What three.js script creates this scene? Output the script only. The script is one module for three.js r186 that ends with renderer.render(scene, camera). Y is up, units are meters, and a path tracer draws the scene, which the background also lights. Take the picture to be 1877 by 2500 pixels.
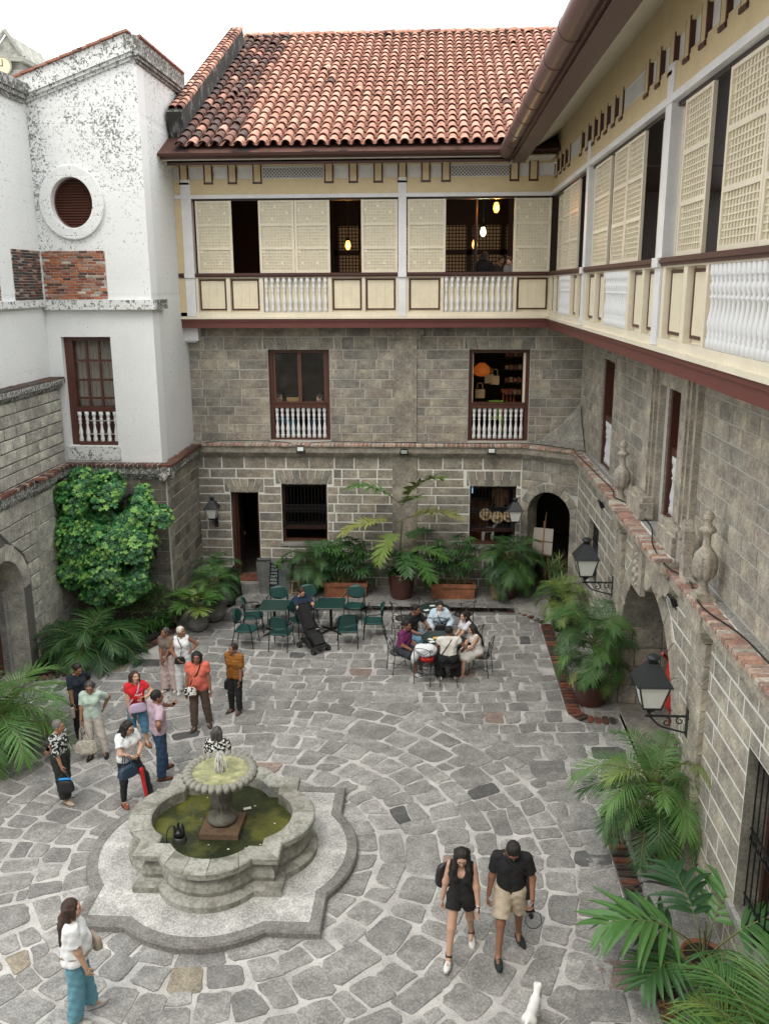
import * as THREE from 'three';
import { mergeGeometries } from 'three/addons/utils/BufferGeometryUtils.js';

// ---------------------------------------------------------------- camera, sky, sun, exposure
const scene = new THREE.Scene();
const camera = new THREE.PerspectiveCamera(59.3, 768 / 1024, 0.1, 600);
camera.rotation.order = 'YXZ';
camera.position.set(0, 8.4, 0);
camera.rotation.set(-0.246783, 0.0557395, -0.00460697);

const SKY_L = 1.75;                       // overcast: near-white dome, a little stronger overhead
{
  const w = 64, h = 32, d = new Float32Array(w * h * 4);
  for (let j = 0; j < h; j++) for (let i = 0; i < w; i++) {
    const el = (j + 0.5) / h * Math.PI - Math.PI / 2, s = Math.sin(el), k = (j * w + i) * 4;
    const L = s > 0 ? SKY_L * (0.66 + 0.5 * s) : SKY_L * 0.2;
    d[k] = L * 0.985; d[k + 1] = L; d[k + 2] = L * 1.005; d[k + 3] = 1;
  }
  const t = new THREE.DataTexture(d, w, h, THREE.RGBAFormat, THREE.FloatType);
  t.mapping = THREE.EquirectangularReflectionMapping; t.magFilter = t.minFilter = THREE.LinearFilter; t.needsUpdate = true;
  scene.background = t; scene.environment = t;
}
const sun = new THREE.DirectionalLight(0xfff4e6, 0.9);
sun.position.set(-9, 30, 6); sun.target.position.set(-2, 0, -14);
sun.castShadow = true; sun.shadow.radius = 40; sun.shadow.mapSize.set(2048, 2048);
Object.assign(sun.shadow.camera, { left: -25, right: 25, top: 25, bottom: -25, near: 1, far: 80 });
scene.add(sun, sun.target);
const renderer = new THREE.WebGLRenderer({ antialias: true });
renderer.setSize(768, 1024);
renderer.toneMapping = THREE.LinearToneMapping;
renderer.toneMappingExposure = 1.36;
renderer.shadowMap.enabled = true;

// ---------------------------------------------------------------- small maths
const R = Math.PI / 180;
function rng(s) { return () => { s |= 0; s = s + 0x6D2B79F5 | 0; let t = Math.imul(s ^ s >>> 15, 1 | s); t = t + Math.imul(t ^ t >>> 7, 61 | t) ^ t; return ((t ^ t >>> 14) >>> 0) / 4294967296; }; }
const V = (x, y, z) => new THREE.Vector3(x, y, z);
const clamp = (x, a, b) => x < a ? a : x > b ? b : x;
const mix = (a, b, t) => a + (b - a) * t;
const sstep = (a, b, x) => { const t = clamp((x - a) / (b - a), 0, 1); return t * t * (3 - 2 * t); };
function hash2(x, y, s) { let h = Math.imul(x, 374761393) + Math.imul(y, 668265263) + Math.imul(s, 2147483647) | 0; h = Math.imul(h ^ h >>> 13, 1274126177); return ((h ^ h >>> 16) >>> 0) / 4294967296; }
function tn(u, v, p, s) {                                    // periodic value noise, u and v in 0..1, p cells
  const x = u * p, y = v * p, xi = Math.floor(x), yi = Math.floor(y), a = x - xi, b = y - yi, m = (k) => ((k % p) + p) % p;
  const f = a * a * (3 - 2 * a), g = b * b * (3 - 2 * b);
  return mix(mix(hash2(m(xi), m(yi), s), hash2(m(xi + 1), m(yi), s), f), mix(hash2(m(xi), m(yi + 1), s), hash2(m(xi + 1), m(yi + 1), s), f), g);
}
const fb = (u, v, p, s, n = 4) => { let a = 0, w = 0.5, t = 0; for (let i = 0; i < n; i++) { a += w * tn(u, v, p << i, s + i * 7); t += w; w *= 0.55; } return a / t; };
function tex(w, h, fn, srgb = true) {
  const d = new Uint8Array(w * h * 4);
  for (let j = 0; j < h; j++) for (let i = 0; i < w; i++) { const c = fn((i + 0.5) / w, (j + 0.5) / h), k = (j * w + i) * 4; d[k] = clamp(c[0], 0, 255); d[k + 1] = clamp(c[1] ?? c[0], 0, 255); d[k + 2] = clamp(c[2] ?? c[0], 0, 255); d[k + 3] = 255; }
  const t = new THREE.DataTexture(d, w, h); t.wrapS = t.wrapT = THREE.RepeatWrapping; t.magFilter = THREE.LinearFilter; t.minFilter = THREE.LinearMipmapLinearFilter; t.generateMipmaps = true;
  if (srgb) t.colorSpace = THREE.SRGBColorSpace; t.needsUpdate = true; return t;
}
const canvasTex = (w, h, draw) => { const c = document.createElement('canvas'); c.width = w; c.height = h; draw(c.getContext('2d'), w, h); const t = new THREE.CanvasTexture(c); t.colorSpace = THREE.SRGBColorSpace; return t; };

// ---------------------------------------------------------------- textures (repeat = metres per tile is set by geometry uv / scale)
const rep = (t, s) => { const c = t.clone(); c.repeat.set(1 / s, 1 / s); c.needsUpdate = true; return c; };
const stoneMap = rep(tex(512, 512, (u, v) => {               // volcanic tuff: mottled, pitted
  const big = fb(u, v, 4, 11), fine = fb(u, v, 48, 5, 3), pit = tn(u, v, 90, 3), sp = hash2(u * 512 | 0, v * 512 | 0, 9), str = fb(u + 0.3 * v, v - .6 * u, 14, 77, 3);
  let g = 196 + (big - 0.5) * 90 + (fine - 0.5) * 60 + (sp - 0.5) * 26 + (str - .5) * 46; if (pit > 0.87) g -= 62;
  return [g, g * (0.985 + (big - .5) * .02), g * (0.945 - (big - .5) * .05)];
}), 1.3);
const stoneBump = rep(tex(512, 512, (u, v) => [128 + (fb(u, v, 20, 15, 4) - 0.5) * 170 - (tn(u, v, 90, 3) > 0.87 ? 70 : 0)], false), 1.3);
const granite = rep(tex(512, 512, (u, v) => {
  const big = fb(u, v, 5, 31), fine = fb(u, v, 60, 35, 2), sp = hash2(u * 512 | 0, v * 512 | 0, 39);
  const g = 194 + (big - 0.5) * 84 + (fine - 0.5) * 84 + (sp - 0.5) * 70 - (sp > 0.93 ? 55 : 0); return [g, g * 0.995, g * 0.98];
}), 1.1);
const graniteBump = rep(tex(256, 256, (u, v) => [128 + (fb(u, v, 24, 45, 3) - 0.5) * 150 + (hash2(u * 256 | 0, v * 256 | 0, 8) - .5) * 50], false), 0.7);
const gravel = rep(tex(512, 512, (u, v) => {                  // pale mortar full of small dark grit
  const big = fb(u, v, 4, 51), sp = tn(u, v, 128, 57), sp2 = hash2(u * 512 | 0, v * 512 | 0, 59);
  const g = 208 + (big - 0.5) * 80 + (sp2 - 0.5) * 60 - (sp > 0.74 ? 150 * (sp - 0.66) : 0); return [g, g * 0.995, g * 0.985];
}), 1.4);
const woodBump = rep(tex(256, 256, (u, v) => [128 + (fb(u, v * 0.12, 40, 21, 3) - 0.5) * 120], false), 0.6);
const paintMap = rep(tex(256, 256, (u, v) => { const g = 236 + (fb(u, v, 6, 61) - 0.5) * 22 + (fb(u, v, 50, 63, 2) - .5) * 10; return [g, g, g]; }), 1.7);
const tileMap = rep(tex(512, 512, (u, v) => {                 // fired clay with lichen and soot specks
  const a = fb(u, v, 6, 71), b = fb(u, v, 30, 73, 3), c = fb(u, v, 12, 79, 4); let g = 214 + (a - 0.5) * 70 + (b - 0.5) * 50; const k = sstep(0.6, 0.72, c);
  return [mix(g, 92, k), mix(g * 0.98, 78, k), mix(g * 0.95, 74, k)];
}), 0.9);
const barkMap = rep(tex(256, 256, (u, v) => { const g = 190 + (fb(u, v * 0.3, 16, 81) - 0.5) * 150; return [g, g, g]; }), 0.4);
const clothBump = rep(tex(256, 256, (u, v) => [128 + (fb(u, v, 20, 91, 4) - 0.5) * 200], false), 0.35);

function M(c, o = {}) {
  const m = new THREE.MeshStandardMaterial({ roughness: o.rough ?? 0.8, metalness: o.metal ?? 0, side: THREE.DoubleSide, vertexColors: !!o.vc, name: o.name || '' });
  if (Array.isArray(c)) m.color.setRGB(c[0], c[1], c[2]); else m.color.set(c);
  if (o.map) m.map = o.map;
  if (o.bump) { m.bumpMap = o.bump; m.bumpScale = o.bs ?? 0.004; }
  if (o.emissive) { m.emissive.set(o.emissive); m.emissiveIntensity = o.ei ?? 1; }
  return m;
}
const stoneTone = (k, w = 0, o = {}) => M([k * (1.01 + w), k * 0.97, k * (0.905 - w)], { rough: 0.95, map: stoneMap, bump: stoneBump, bs: 0.006, ...o });
const STONE = [0.41, 0.46, 0.50, 0.54, 0.58].map((k, i) => stoneTone(k, [-0.01, 0.03, 0.0, 0.04, 0.02][i]));
const STONE_R = [0.56, 0.61, 0.66, 0.71].map((k, i) => stoneTone(k, [0.01, 0.035, 0.02, 0.05][i]));
const STONE_L = [0.60, 0.68, 0.75, 0.80].map((k) => stoneTone(k, -0.035));
const TRIM = stoneTone(0.50, 0.02), TRIM_R = stoneTone(0.64, 0.03), TRIM_L = stoneTone(0.62, -0.02);
const MORTAR_W = M([0.76, 0.75, 0.70], { rough: 0.95, bump: stoneBump, bs: 0.006 }), MORTAR_D = M([0.13, 0.125, 0.115], { rough: 0.95, bump: stoneBump, bs: 0.006 });
const MORTAR_M = M([0.50, 0.485, 0.44], { rough: 0.95, bump: stoneBump, bs: 0.006 });
const PAVE = [0.35, 0.40, 0.44, 0.48, 0.52, 0.57].map((k) => M([k, k * 0.99, k * 0.97], { rough: 0.85, map: granite, bump: graniteBump, bs: 0.004 }));
const PAVE_ODD = [[0.15, 0.153, 0.153], [0.45, 0.40, 0.31], [0.44, 0.34, 0.30], [0.19, 0.193, 0.193]].map((c) => M(c, { rough: 0.7, map: granite, bump: graniteBump, bs: 0.003 }));
const GRAVEL = M([0.70, 0.69, 0.67], { rough: 0.95, map: gravel, bump: graniteBump, bs: 0.005 });
const CEMENT = M([0.52, 0.515, 0.49], { rough: 0.95, map: granite, bump: stoneBump, bs: 0.006 });
const BRICK = [[0.30, 0.10, 0.065], [0.36, 0.13, 0.08], [0.25, 0.10, 0.075], [0.40, 0.20, 0.15], [0.16, 0.09, 0.075]].map((c) => M(c, { rough: 0.92, map: stoneMap, bump: stoneBump, bs: 0.005 }));
const BRICK_P = [[0.66, 0.42, 0.36], [0.60, 0.36, 0.30], [0.74, 0.56, 0.50], [0.50, 0.38, 0.34], [0.78, 0.73, 0.68]].map((c) => M(c, { rough: 0.92, map: stoneMap, bump: stoneBump, bs: 0.005 }));
const P = (c, rough = 0.45) => M(c, { rough, map: paintMap, bump: woodBump, bs: 0.0012 });
const WHITE = P([0.88, 0.885, 0.885]), CREAM = P([0.88, 0.79, 0.58]), CREAM2 = P([0.88, 0.80, 0.63]), YELLOW = P([0.78, 0.63, 0.37]), BROWN = P([0.085, 0.03, 0.022]), MAROON = P([0.155, 0.045, 0.036]), DARKWOOD = P([0.035, 0.02, 0.015]), FRAMEWOOD = P([0.10, 0.034, 0.022]), SOFFIT = P([0.80, 0.77, 0.68]), GREYWHITE = P([0.9, 0.9, 0.89]);
const BLACKIRON = M([0.018, 0.018, 0.019], { rough: 0.45, metal: 0.4 }), LAMPIRON = M([0.03, 0.036, 0.038], { rough: 0.5, metal: 0.3 });
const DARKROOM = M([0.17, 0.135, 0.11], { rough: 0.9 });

// ---------------------------------------------------------------- geometry helpers
function clean(g) {
  if (g.index) g = g.toNonIndexed();
  for (const k of Object.keys(g.attributes)) if (!['position', 'normal', 'uv', 'color'].includes(k)) g.deleteAttribute(k);
  if (!g.attributes.uv) g.setAttribute('uv', new THREE.BufferAttribute(new Float32Array(g.attributes.position.count * 2), 2));
  if (!g.attributes.normal) g.computeVertexNormals();
  g.morphAttributes = {}; return g;
}
function merge(list) {
  list = list.flat().map(clean); const col = list.every((g) => g.attributes.color); if (!col) list.forEach((g) => g.deleteAttribute('color'));
  return list.length === 1 ? list[0] : mergeGeometries(list);
}
function boxUV(g, ox = 0, oy = 0) {                          // uv in metres, by the way each face points
  g = clean(g); const p = g.attributes.position, n = g.attributes.normal, uv = new Float32Array(p.count * 2);
  for (let i = 0; i < p.count; i += 3) {
    let nx = 0, ny = 0, nz = 0; for (let k = 0; k < 3; k++) { nx += Math.abs(n.getX(i + k)); ny += Math.abs(n.getY(i + k)); nz += Math.abs(n.getZ(i + k)); }
    for (let k = 0; k < 3; k++) { const j = i + k, x = p.getX(j), y = p.getY(j), z = p.getZ(j); const q = ny >= nx && ny >= nz ? [x, z] : nx >= nz ? [z, y] : [x, y]; uv[j * 2] = q[0] + ox; uv[j * 2 + 1] = q[1] + oy; }
  }
  g.setAttribute('uv', new THREE.BufferAttribute(uv, 2)); return g;
}
const T = (g, x = 0, y = 0, z = 0, rx = 0, ry = 0, rz = 0, s = 1) => { const m = new THREE.Matrix4().compose(V(x, y, z), new THREE.Quaternion().setFromEuler(new THREE.Euler(rx, ry, rz, 'YXZ')), typeof s === 'number' ? V(s, s, s) : s); return g.applyMatrix4(m); };
const bx = (w, h, d, x = 0, y = 0, z = 0, rx = 0, ry = 0, rz = 0) => T(new THREE.BoxGeometry(w, h, d), x, y, z, rx, ry, rz);
const bb = (x0, y0, z0, x1, y1, z1) => bx(x1 - x0, y1 - y0, z1 - z0, (x0 + x1) / 2, (y0 + y1) / 2, (z0 + z1) / 2);
const tube = (pts, r, seg = 12, rs = 6, closed = false) => new THREE.TubeGeometry(new THREE.CatmullRomCurve3(pts.map((p) => p.isVector3 ? p : V(...p)), closed), seg, r, rs, closed);
const lathe = (pts, seg = 20) => new THREE.LatheGeometry(pts.map((p) => new THREE.Vector2(p[0], p[1])), seg);
function rod(a, b, r0, r1 = r0, seg = 7) {
  a = a.isVector3 ? a : V(...a); b = b.isVector3 ? b : V(...b); const d = b.clone().sub(a), L = d.length(), g = new THREE.CylinderGeometry(r1, r0, L, seg, 1);
  g.translate(0, L / 2, 0); g.applyQuaternion(new THREE.Quaternion().setFromUnitVectors(V(0, 1, 0), d.normalize())); return g.translate(a.x, a.y, a.z);
}
// a convex outline (counter-clockwise in u,v) raised to w=h with a chamfer; f maps (u,v,w) to a point, right-handed
function prism(poly, h, bev, f, o = {}) {
  const n = poly.length, inn = [], pos = [], uv = [], r = o.rand || (() => 0.5), ou = r() * 7, ov = r() * 7, ta = (r() - 0.5) * (o.tilt || 0), tb = (r() - 0.5) * (o.tilt || 0);
  let cu = 0, cv = 0; poly.forEach((p) => { cu += p[0] / n; cv += p[1] / n; });
  for (let i = 0; i < n; i++) {
    const a = poly[(i + n - 1) % n], p = poly[i], b = poly[(i + 1) % n]; let e1 = [p[0] - a[0], p[1] - a[1]], e2 = [b[0] - p[0], b[1] - p[1]];
    const l1 = Math.hypot(...e1) || 1, l2 = Math.hypot(...e2) || 1, n1 = [-e1[1] / l1, e1[0] / l1], n2 = [-e2[1] / l2, e2[0] / l2], k = Math.max(0.35, 1 + n1[0] * n2[0] + n1[1] * n2[1]);
    inn.push([p[0] + (n1[0] + n2[0]) / k * bev, p[1] + (n1[1] + n2[1]) / k * bev]);
  }
  const hz = (p) => h + (p[0] - cu) * ta + (p[1] - cv) * tb + (r() - 0.5) * (o.rough || 0), b0 = o.base ?? 0;
  const top = inn.map((p) => [p[0], p[1], hz(p)]), mid = poly.map((p, i) => [p[0], p[1], Math.max(b0, top[i][2] - bev * 0.8)]), low = poly.map((p) => [p[0], p[1], b0]);
  const put = (p) => { const q = f(p[0], p[1], p[2]); pos.push(q[0], q[1], q[2]); uv.push(p[0] + ou, p[1] + ov + p[2]); }, tri = (a, b, c) => { put(a); put(b); put(c); };
  const c = [cu, cv, h]; if (n === 4) { tri(top[0], top[1], top[2]); tri(top[0], top[2], top[3]); } else for (let i = 0; i < n; i++) tri(c, top[i], top[(i + 1) % n]);
  for (let i = 0; i < n; i++) { const j = (i + 1) % n; tri(mid[i], mid[j], top[j]); tri(mid[i], top[j], top[i]); if (h - bev > b0 + 0.004) { tri(low[i], low[j], mid[j]); tri(low[i], mid[j], mid[i]); } }
  const g = new THREE.BufferGeometry(); g.setAttribute('position', new THREE.Float32BufferAttribute(pos, 3)); g.setAttribute('uv', new THREE.Float32BufferAttribute(uv, 2)); g.computeVertexNormals(); return g;
}

// ---------------------------------------------------------------- naming and the scene tree
const used = new Map();
function numbered(n) { const k = used.get(n) || 0; used.set(n, k + 1); return k ? n + '_' + String(k).padStart(3, '0') : n; }
function mesh(name, geo, m, parent) {
  const o = new THREE.Mesh(Array.isArray(geo) ? merge(geo) : geo, m); o.name = parent ? name : numbered(name); o.castShadow = o.receiveShadow = true; (parent || scene).add(o); return o;
}
function tag(o, label, category, group) { o.userData.label = label; o.userData.category = category; if (group) o.userData.group = group; return o; }
function thing(name, label, category, at = [0, 0, 0], turn = 0, group) { const o = new THREE.Group(); o.name = numbered(name); o.position.set(...at); o.rotation.y = turn; scene.add(o); return tag(o, label, category, group); }
function struct(name, geo, m) { const o = mesh(name, geo, m); o.userData.kind = 'structure'; return o; }
function stuff(o) { o.userData.kind = 'stuff'; return o; }
function copyOf(root, label, at, turn = root.rotation.y, group) { const c = root.clone(); c.name = numbered(root.name.replace(/_\d{3}$/, '')); c.userData = { ...root.userData, label }; if (group) c.userData.group = group; c.position.set(...at); c.rotation.y = turn; scene.add(c); return c; }
function rebase(o, p) { for (const c of o.children) c.position.sub(p); o.position.copy(p); return o; }
function frame(ox, oy, oz, ux, uz) {                          // a wall's own axes: u along it, v up, w out of its face
  const u = V(ux, 0, uz).normalize(), n = u.clone().cross(V(0, 1, 0)), o = V(ox, oy, oz);
  const f = (a, b, c) => [o.x + u.x * a + n.x * c, o.y + b, o.z + u.z * a + n.z * c];
  f.m = new THREE.Matrix4().makeBasis(u, V(0, 1, 0), n).setPosition(o); f.n = n; f.u = u; return f;
}
const inF = (f, g) => boxUV(g).applyMatrix4(f.m);
// ---------------------------------------------------------------- walls of cut stone
const spanAt = (h, v) => {
  if (h.a === undefined) return v > h.v0 && v < h.v1 ? [h.u0, h.u1] : null;
  if (v < h.v0) return null; if (v <= h.vs) return [h.uc - h.a, h.uc + h.a];
  const t = (v - h.vs) / h.b; return t < 1 ? [h.uc - h.a * Math.sqrt(1 - t * t), h.uc + h.a * Math.sqrt(1 - t * t)] : null;
};
const grow = (h, k) => h.a === undefined ? h : { ...h, a: h.a + k, b: h.b + k };
function holeShape(u0, u1, v0, v1, holes) {
  const s = new THREE.Shape([[u0, v0], [u1, v0], [u1, v1], [u0, v1]].map((p) => new THREE.Vector2(...p)));
  for (const h of holes) {
    const p = new THREE.Path();
    if (h.a === undefined) { p.moveTo(h.u0, h.v0); p.lineTo(h.u1, h.v0); p.lineTo(h.u1, h.v1); p.lineTo(h.u0, h.v1); p.closePath(); }
    else { p.moveTo(h.uc - h.a, h.v0); p.lineTo(h.uc + h.a, h.v0); p.lineTo(h.uc + h.a, h.vs); for (let i = 1; i <= 24; i++) p.lineTo(h.uc + h.a * Math.cos(i / 24 * Math.PI), h.vs + h.b * Math.sin(i / 24 * Math.PI)); p.closePath(); }
    s.holes.push(p);
  }
  return s;
}
function wallGeo(f, shape, depth) { const g = new THREE.ExtrudeGeometry(shape, { depth, bevelEnabled: false }); g.translate(0, 0, -depth); const gr = g.groups.slice(); const c = boxUV(g); c.groups = gr; return c.applyMatrix4(f.m); }
function wallPart(par, f, u0, u1, v0, v1, holes, depth, m, mReveal, name = 'stone_wall') {
  const o = new THREE.Mesh(wallGeo(f, holeShape(u0, u1, v0, v1, holes), depth), [m, mReveal]); o.name = name; o.castShadow = o.receiveShadow = true; par.add(o); return o;
}
function pieces(par, name, list, cap = 290) {                // list of [geometry, material, size]: the largest as single meshes, the rest joined
  list.sort((a, b) => (b[2] ?? 1) - (a[2] ?? 1)); list.slice(0, cap).forEach(([g, m]) => mesh(name, g, m, par));
  const rest = list.slice(cap); if (!rest.length) return;
  const mats = [...new Set(rest.map((r) => r[1]))], gs = mats.map((m) => merge(rest.filter((r) => r[1] === m).map((r) => r[0]))), all = mergeGeometries(gs, true);
  const o = new THREE.Mesh(all, mats); o.name = name; o.castShadow = o.receiveShadow = true; par.add(o); stuff(o);
}
function ashlar(par, f, o) {
  const r = rng(o.seed), g = (o.gap ?? 0.02) / 2, h = o.h ?? 0.014, list = [], pick = () => o.mats[Math.floor(r() * r() * 0.6 * o.mats.length + r() * 0.999 * o.mats.length * 0.7) % o.mats.length];
  const add = (l0, r0, r1, l1, va, vb) => { const j = () => (r() - 0.5) * (o.jit ?? 0.008); list.push([prism([[l0 + j(), va + j()], [r0 + j(), va + j()], [r1 + j(), vb + j()], [l1 + j(), vb + j()]], h + r() * (o.vary ?? 0.006), o.bev ?? 0.008, f, { rand: r, tilt: o.tilt ?? 0.02, rough: o.rough ?? 0.002 }), pick(), (r0 - l0) * (o.near ? o.near(l0) : 1)]); };
  const run = (l0, l1, r0, r1, va, vb) => {
    const W = Math.min(r0 - l0, r1 - l1); if (Math.max(r0 - l0, r1 - l1) < 0.07) return;
    const n = Math.max(1, Math.round(W / mix(o.len[0], o.len[1], r()))); let a0 = l0, a1 = l1; const off = r() * 0.5 + 0.25;
    for (let i = 0; i < n; i++) { const last = i === n - 1, t = (i + (n > 1 ? off + (r() - 0.5) * 0.3 : 1)) / n, b = l0 + (r0 - l0) * t, e0 = last ? r0 : b, e1 = last ? r1 : clamp(b, l1, r1); if (e0 - a0 > 0.05 || e1 - a1 > 0.05) add(a0 + g, Math.max(a0 + g + .01, e0 - g), Math.max(a1 + g + .01, e1 - g), a1 + g, va, vb); a0 = e0; a1 = e1; }
  };
  for (let c = 0; c < o.courses.length - 1; c++) {
    const va = o.courses[c] + g, vb = o.courses[c + 1] - g, cuts = [];
    for (const q of o.holes || []) {
      const rect = q.a === undefined;
      if (rect) { if (q.v0 >= vb || q.v1 <= va) continue; cuts.push([q.u0, q.u0, q.u1, q.u1]); if (q.v0 > va + 0.06) run(q.u0, q.u0, q.u1, q.u1, va, q.v0 - g); if (q.v1 < vb - 0.06) run(q.u0, q.u0, q.u1, q.u1, q.v1 + g, vb); }
      else { const A = spanAt(q, va + 1e-4), B = spanAt(q, vb - 1e-4); if (!A && !B) continue; const m = q.uc; cuts.push([A ? A[0] : m, B ? B[0] : m, A ? A[1] : m, B ? B[1] : m]); }
    }
    let fr = [[o.u0, o.u0, o.u1, o.u1]];
    for (const k of cuts) fr = fr.flatMap((q) => k[2] <= q[0] || k[0] >= q[2] ? [q] : [[q[0], q[1], Math.min(k[0], q[2]), Math.min(k[1], q[3])], [Math.max(k[2], q[0]), Math.max(k[3], q[1]), q[2], q[3]]].filter((z) => z[2] - z[0] > 0.04));
    for (const q of fr) run(q[0], q[1], q[2], q[3], va, vb);
  }
  pieces(par, o.name || 'stone_block', list, o.cap ?? 290);
}
function voussoirs(par, f, q, k, n, mats, seed, gap = 0.012, h = 0.02) {        // wedge stones round an arch
  const r = rng(seed);
  for (let i = 0; i < n; i++) {
    const t0 = Math.PI * i / n + gap / q.a, t1 = Math.PI * (i + 1) / n - gap / q.a, p = [], e = k * (0.9 + r() * 0.2);
    for (let s = 0; s <= 3; s++) { const t = mix(t0, t1, s / 3); p.push([q.uc + q.a * Math.cos(t), q.vs + q.b * Math.sin(t)]); }
    for (let s = 1; s >= 0; s--) { const t = mix(t0, t1, s); p.push([q.uc + (q.a + e) * Math.cos(t), q.vs + (q.b + e) * Math.sin(t)]); }
    mesh('arch_stone', prism(p.reverse(), h + r() * 0.006, 0.008, f, { rand: r, tilt: 0.02 }), mats[Math.floor(r() * mats.length)], par);
  }
}
function lintel(par, f, u0, u1, v0, v1, n, mats, seed, sl = 0.16) {               // flat arch of slanted stones
  const r = rng(seed), g = 0.013, uc = (u0 + u1) / 2, w = (u1 - u0) / 2; mesh('stone_block', prism([[u0 - sl + g, v0 + .02], [u0 - g * 2, v0 + .02], [u0 - sl + g, v1 - g * 3]], 0.02, 0.006, f), mats[0], par); mesh('stone_block', prism([[u1 + g * 2, v0 + .02], [u1 + sl - g, v0 + .02], [u1 + sl - g, v1 - g * 3]], 0.02, 0.006, f), mats[1], par); const top = (i) => uc + (i / n * 2 - 1) * (w + sl), bot = (i) => uc + (i / n * 2 - 1) * w;
  for (let i = 0; i < n; i++) mesh('lintel_stone', prism([[bot(i) + g, v0], [bot(i + 1) - g, v0], [top(i + 1) - g, v1 - g], [top(i) + g, v1 - g]], 0.024 + r() * 0.006, 0.008, f, { rand: r, tilt: 0.02 }), mats[Math.floor(r() * mats.length)], par);
}
function ledge(par, f, u0, u1, out, back, vt, mats, mTrim, seed, skip = []) {      // brick coping on a moulded stone band
  const r = rng(seed), L = mesh('cornice', [bb(u0, vt - 0.25, -back, u1, vt - 0.068, out * 0.78), bb(u0, vt - 0.31, -back + .01, u1, vt - 0.25, out * 0.55), bb(u0, vt - 0.36, -back + .02, u1, vt - 0.31, out * 0.34), bb(u0, vt - 0.4, -back + .03, u1, vt - 0.36, out * 0.16)].map((g) => inF(f, g)), mTrim, par), list = [];
  mesh('mortar_bed', inF(f, bb(u0, vt - 0.068, out * 0.9 - 0.25, u1 - 0.02, vt - 0.012, out * 0.92)), MORTAR_W, L); if (out * 0.9 - 0.25 > -back) mesh('ledge_top', inF(f, bb(u0, vt - 0.068, -back + 0.004, u1, vt - 0.014, out * 0.9 - 0.251)), CEMENT, L);
  for (let u = u0; u < u1 - 0.012;) { const w = 0.1 + r() * 0.03, d = out * (0.96 + r() * 0.1), b = Math.max(-back + .005, d - 0.25 - r() * .02); list.push([prism([[u, b], [Math.min(u1, u + w - 0.014), b], [Math.min(u1, u + w - 0.014), d], [u, d]], vt + (r() - 0.5) * 0.012, 0.012, (a, c, h) => f(a, h, c), { rand: r, tilt: 0.05, base: vt - 0.066 }), mats[Math.floor(r() * mats.length)], f(u, 0, 0)[2]]); u += w; }
  list.forEach((q) => { const g = q[0]; g.index || flip(g); }); pieces(L, 'brick', list, 200); return L;
}
function flip(g) { for (const k of ['position', 'normal', 'uv']) { const a = g.attributes[k], n = a.itemSize; for (let i = 0; i < a.count; i += 3) for (let c = 0; c < n; c++) { const t = a.array[(i + 1) * n + c]; a.array[(i + 1) * n + c] = a.array[(i + 2) * n + c]; a.array[(i + 2) * n + c] = t; } } g.computeVertexNormals(); return g; }
const BAL = [[0.0, 0], [0.045, 0], [0.045, 0.1], [0.03, 0.115], [0.042, 0.14], [0.03, 0.165], [0.036, 0.2], [0.046, 0.27], [0.036, 0.34], [0.024, 0.44], [0.022, 0.52], [0.036, 0.545], [0.036, 0.56], [0.022, 0.59], [0.038, 0.65], [0.038, 0.69], [0.025, 0.725], [0.036, 0.75], [0.03, 0.775], [0.045, 0.79], [0.045, 0.9], [0, 0.9]];
const balGeo = (h, k = 1) => lathe(BAL.map((p) => [p[0] * k * 1.22, p[1] / 0.9 * h]), 10);
function balusters(par, f, u0, u1, n, v0, v1, w, k = 1) { const g = balGeo(v1 - v0, k); for (let i = 0; i < n; i++) { const m = mesh('baluster', g, WHITE, par); m.position.set(...f(mix(u0, u1, (i + 0.5) / n), v0, w)); } }

// a capiz-shell sliding panel: frame, lattice and the shells behind it
const capizMap = tex(128, 128, (u, v) => { const x = Math.floor(u * 16), y = Math.floor(v * 16), a = hash2(x, y, 5), k = 224 + (a - 0.5) * 13 + (fb(u, v, 32, 7, 2) - 0.5) * 18 + (a > 0.975 ? 22 : 0); return [k, k * 0.975, k * 0.88]; });
const CAPIZ = M([0.86, 0.84, 0.77], { rough: 0.35, map: capizMap });
function capizPanel(par, f, u0, u1, v0, v1, w, nx = 10, ny = 7) {
  const s = 0.065, t = 0.06, fr = [bb(u0, v0, w - 0.045, u0 + s, v1, w), bb(u1 - s, v0, w - 0.045, u1, v1, w)], la = [], sh = [];
  const H = (v1 - v0 - 4 * t) / 3;
  for (let k = 0; k < 4; k++) fr.push(bb(u0 + s, v0 + k * (H + t), w - 0.043, u1 - s, v0 + k * (H + t) + t, w - 0.002));
  for (let k = 0; k < 3; k++) {
    const a = v0 + t + k * (H + t), U = u1 - u0 - 2 * s;
    for (let i = 1; i < nx; i++) la.push(bx(0.017, H, 0.01, u0 + s + U * i / nx, a + H / 2, w - 0.02));
    for (let j = 1; j < ny; j++) la.push(bx(U, 0.017, 0.009, u0 + s + U / 2, a + H * j / ny, w - 0.02));
    const p = new THREE.PlaneGeometry(U, H); for (let i = 0; i < 4; i++) { const q = p.attributes.uv; q.setXY(i, (q.getX(i) * nx + k * 3) / 16, (q.getY(i) * ny + k * 7) / 16); } sh.push(T(p, u0 + s + U / 2, a + H / 2, w - 0.029));
  }
  const o = mesh('window_panel', fr.map((g) => inF(f, g)), CREAM2, par); mesh('lattice', la.map((g) => inF(f, g)), CREAM2, o); mesh('shell_panes', sh.map((g) => clean(g).applyMatrix4(f.m)), CAPIZ, o); return o;
}
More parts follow.
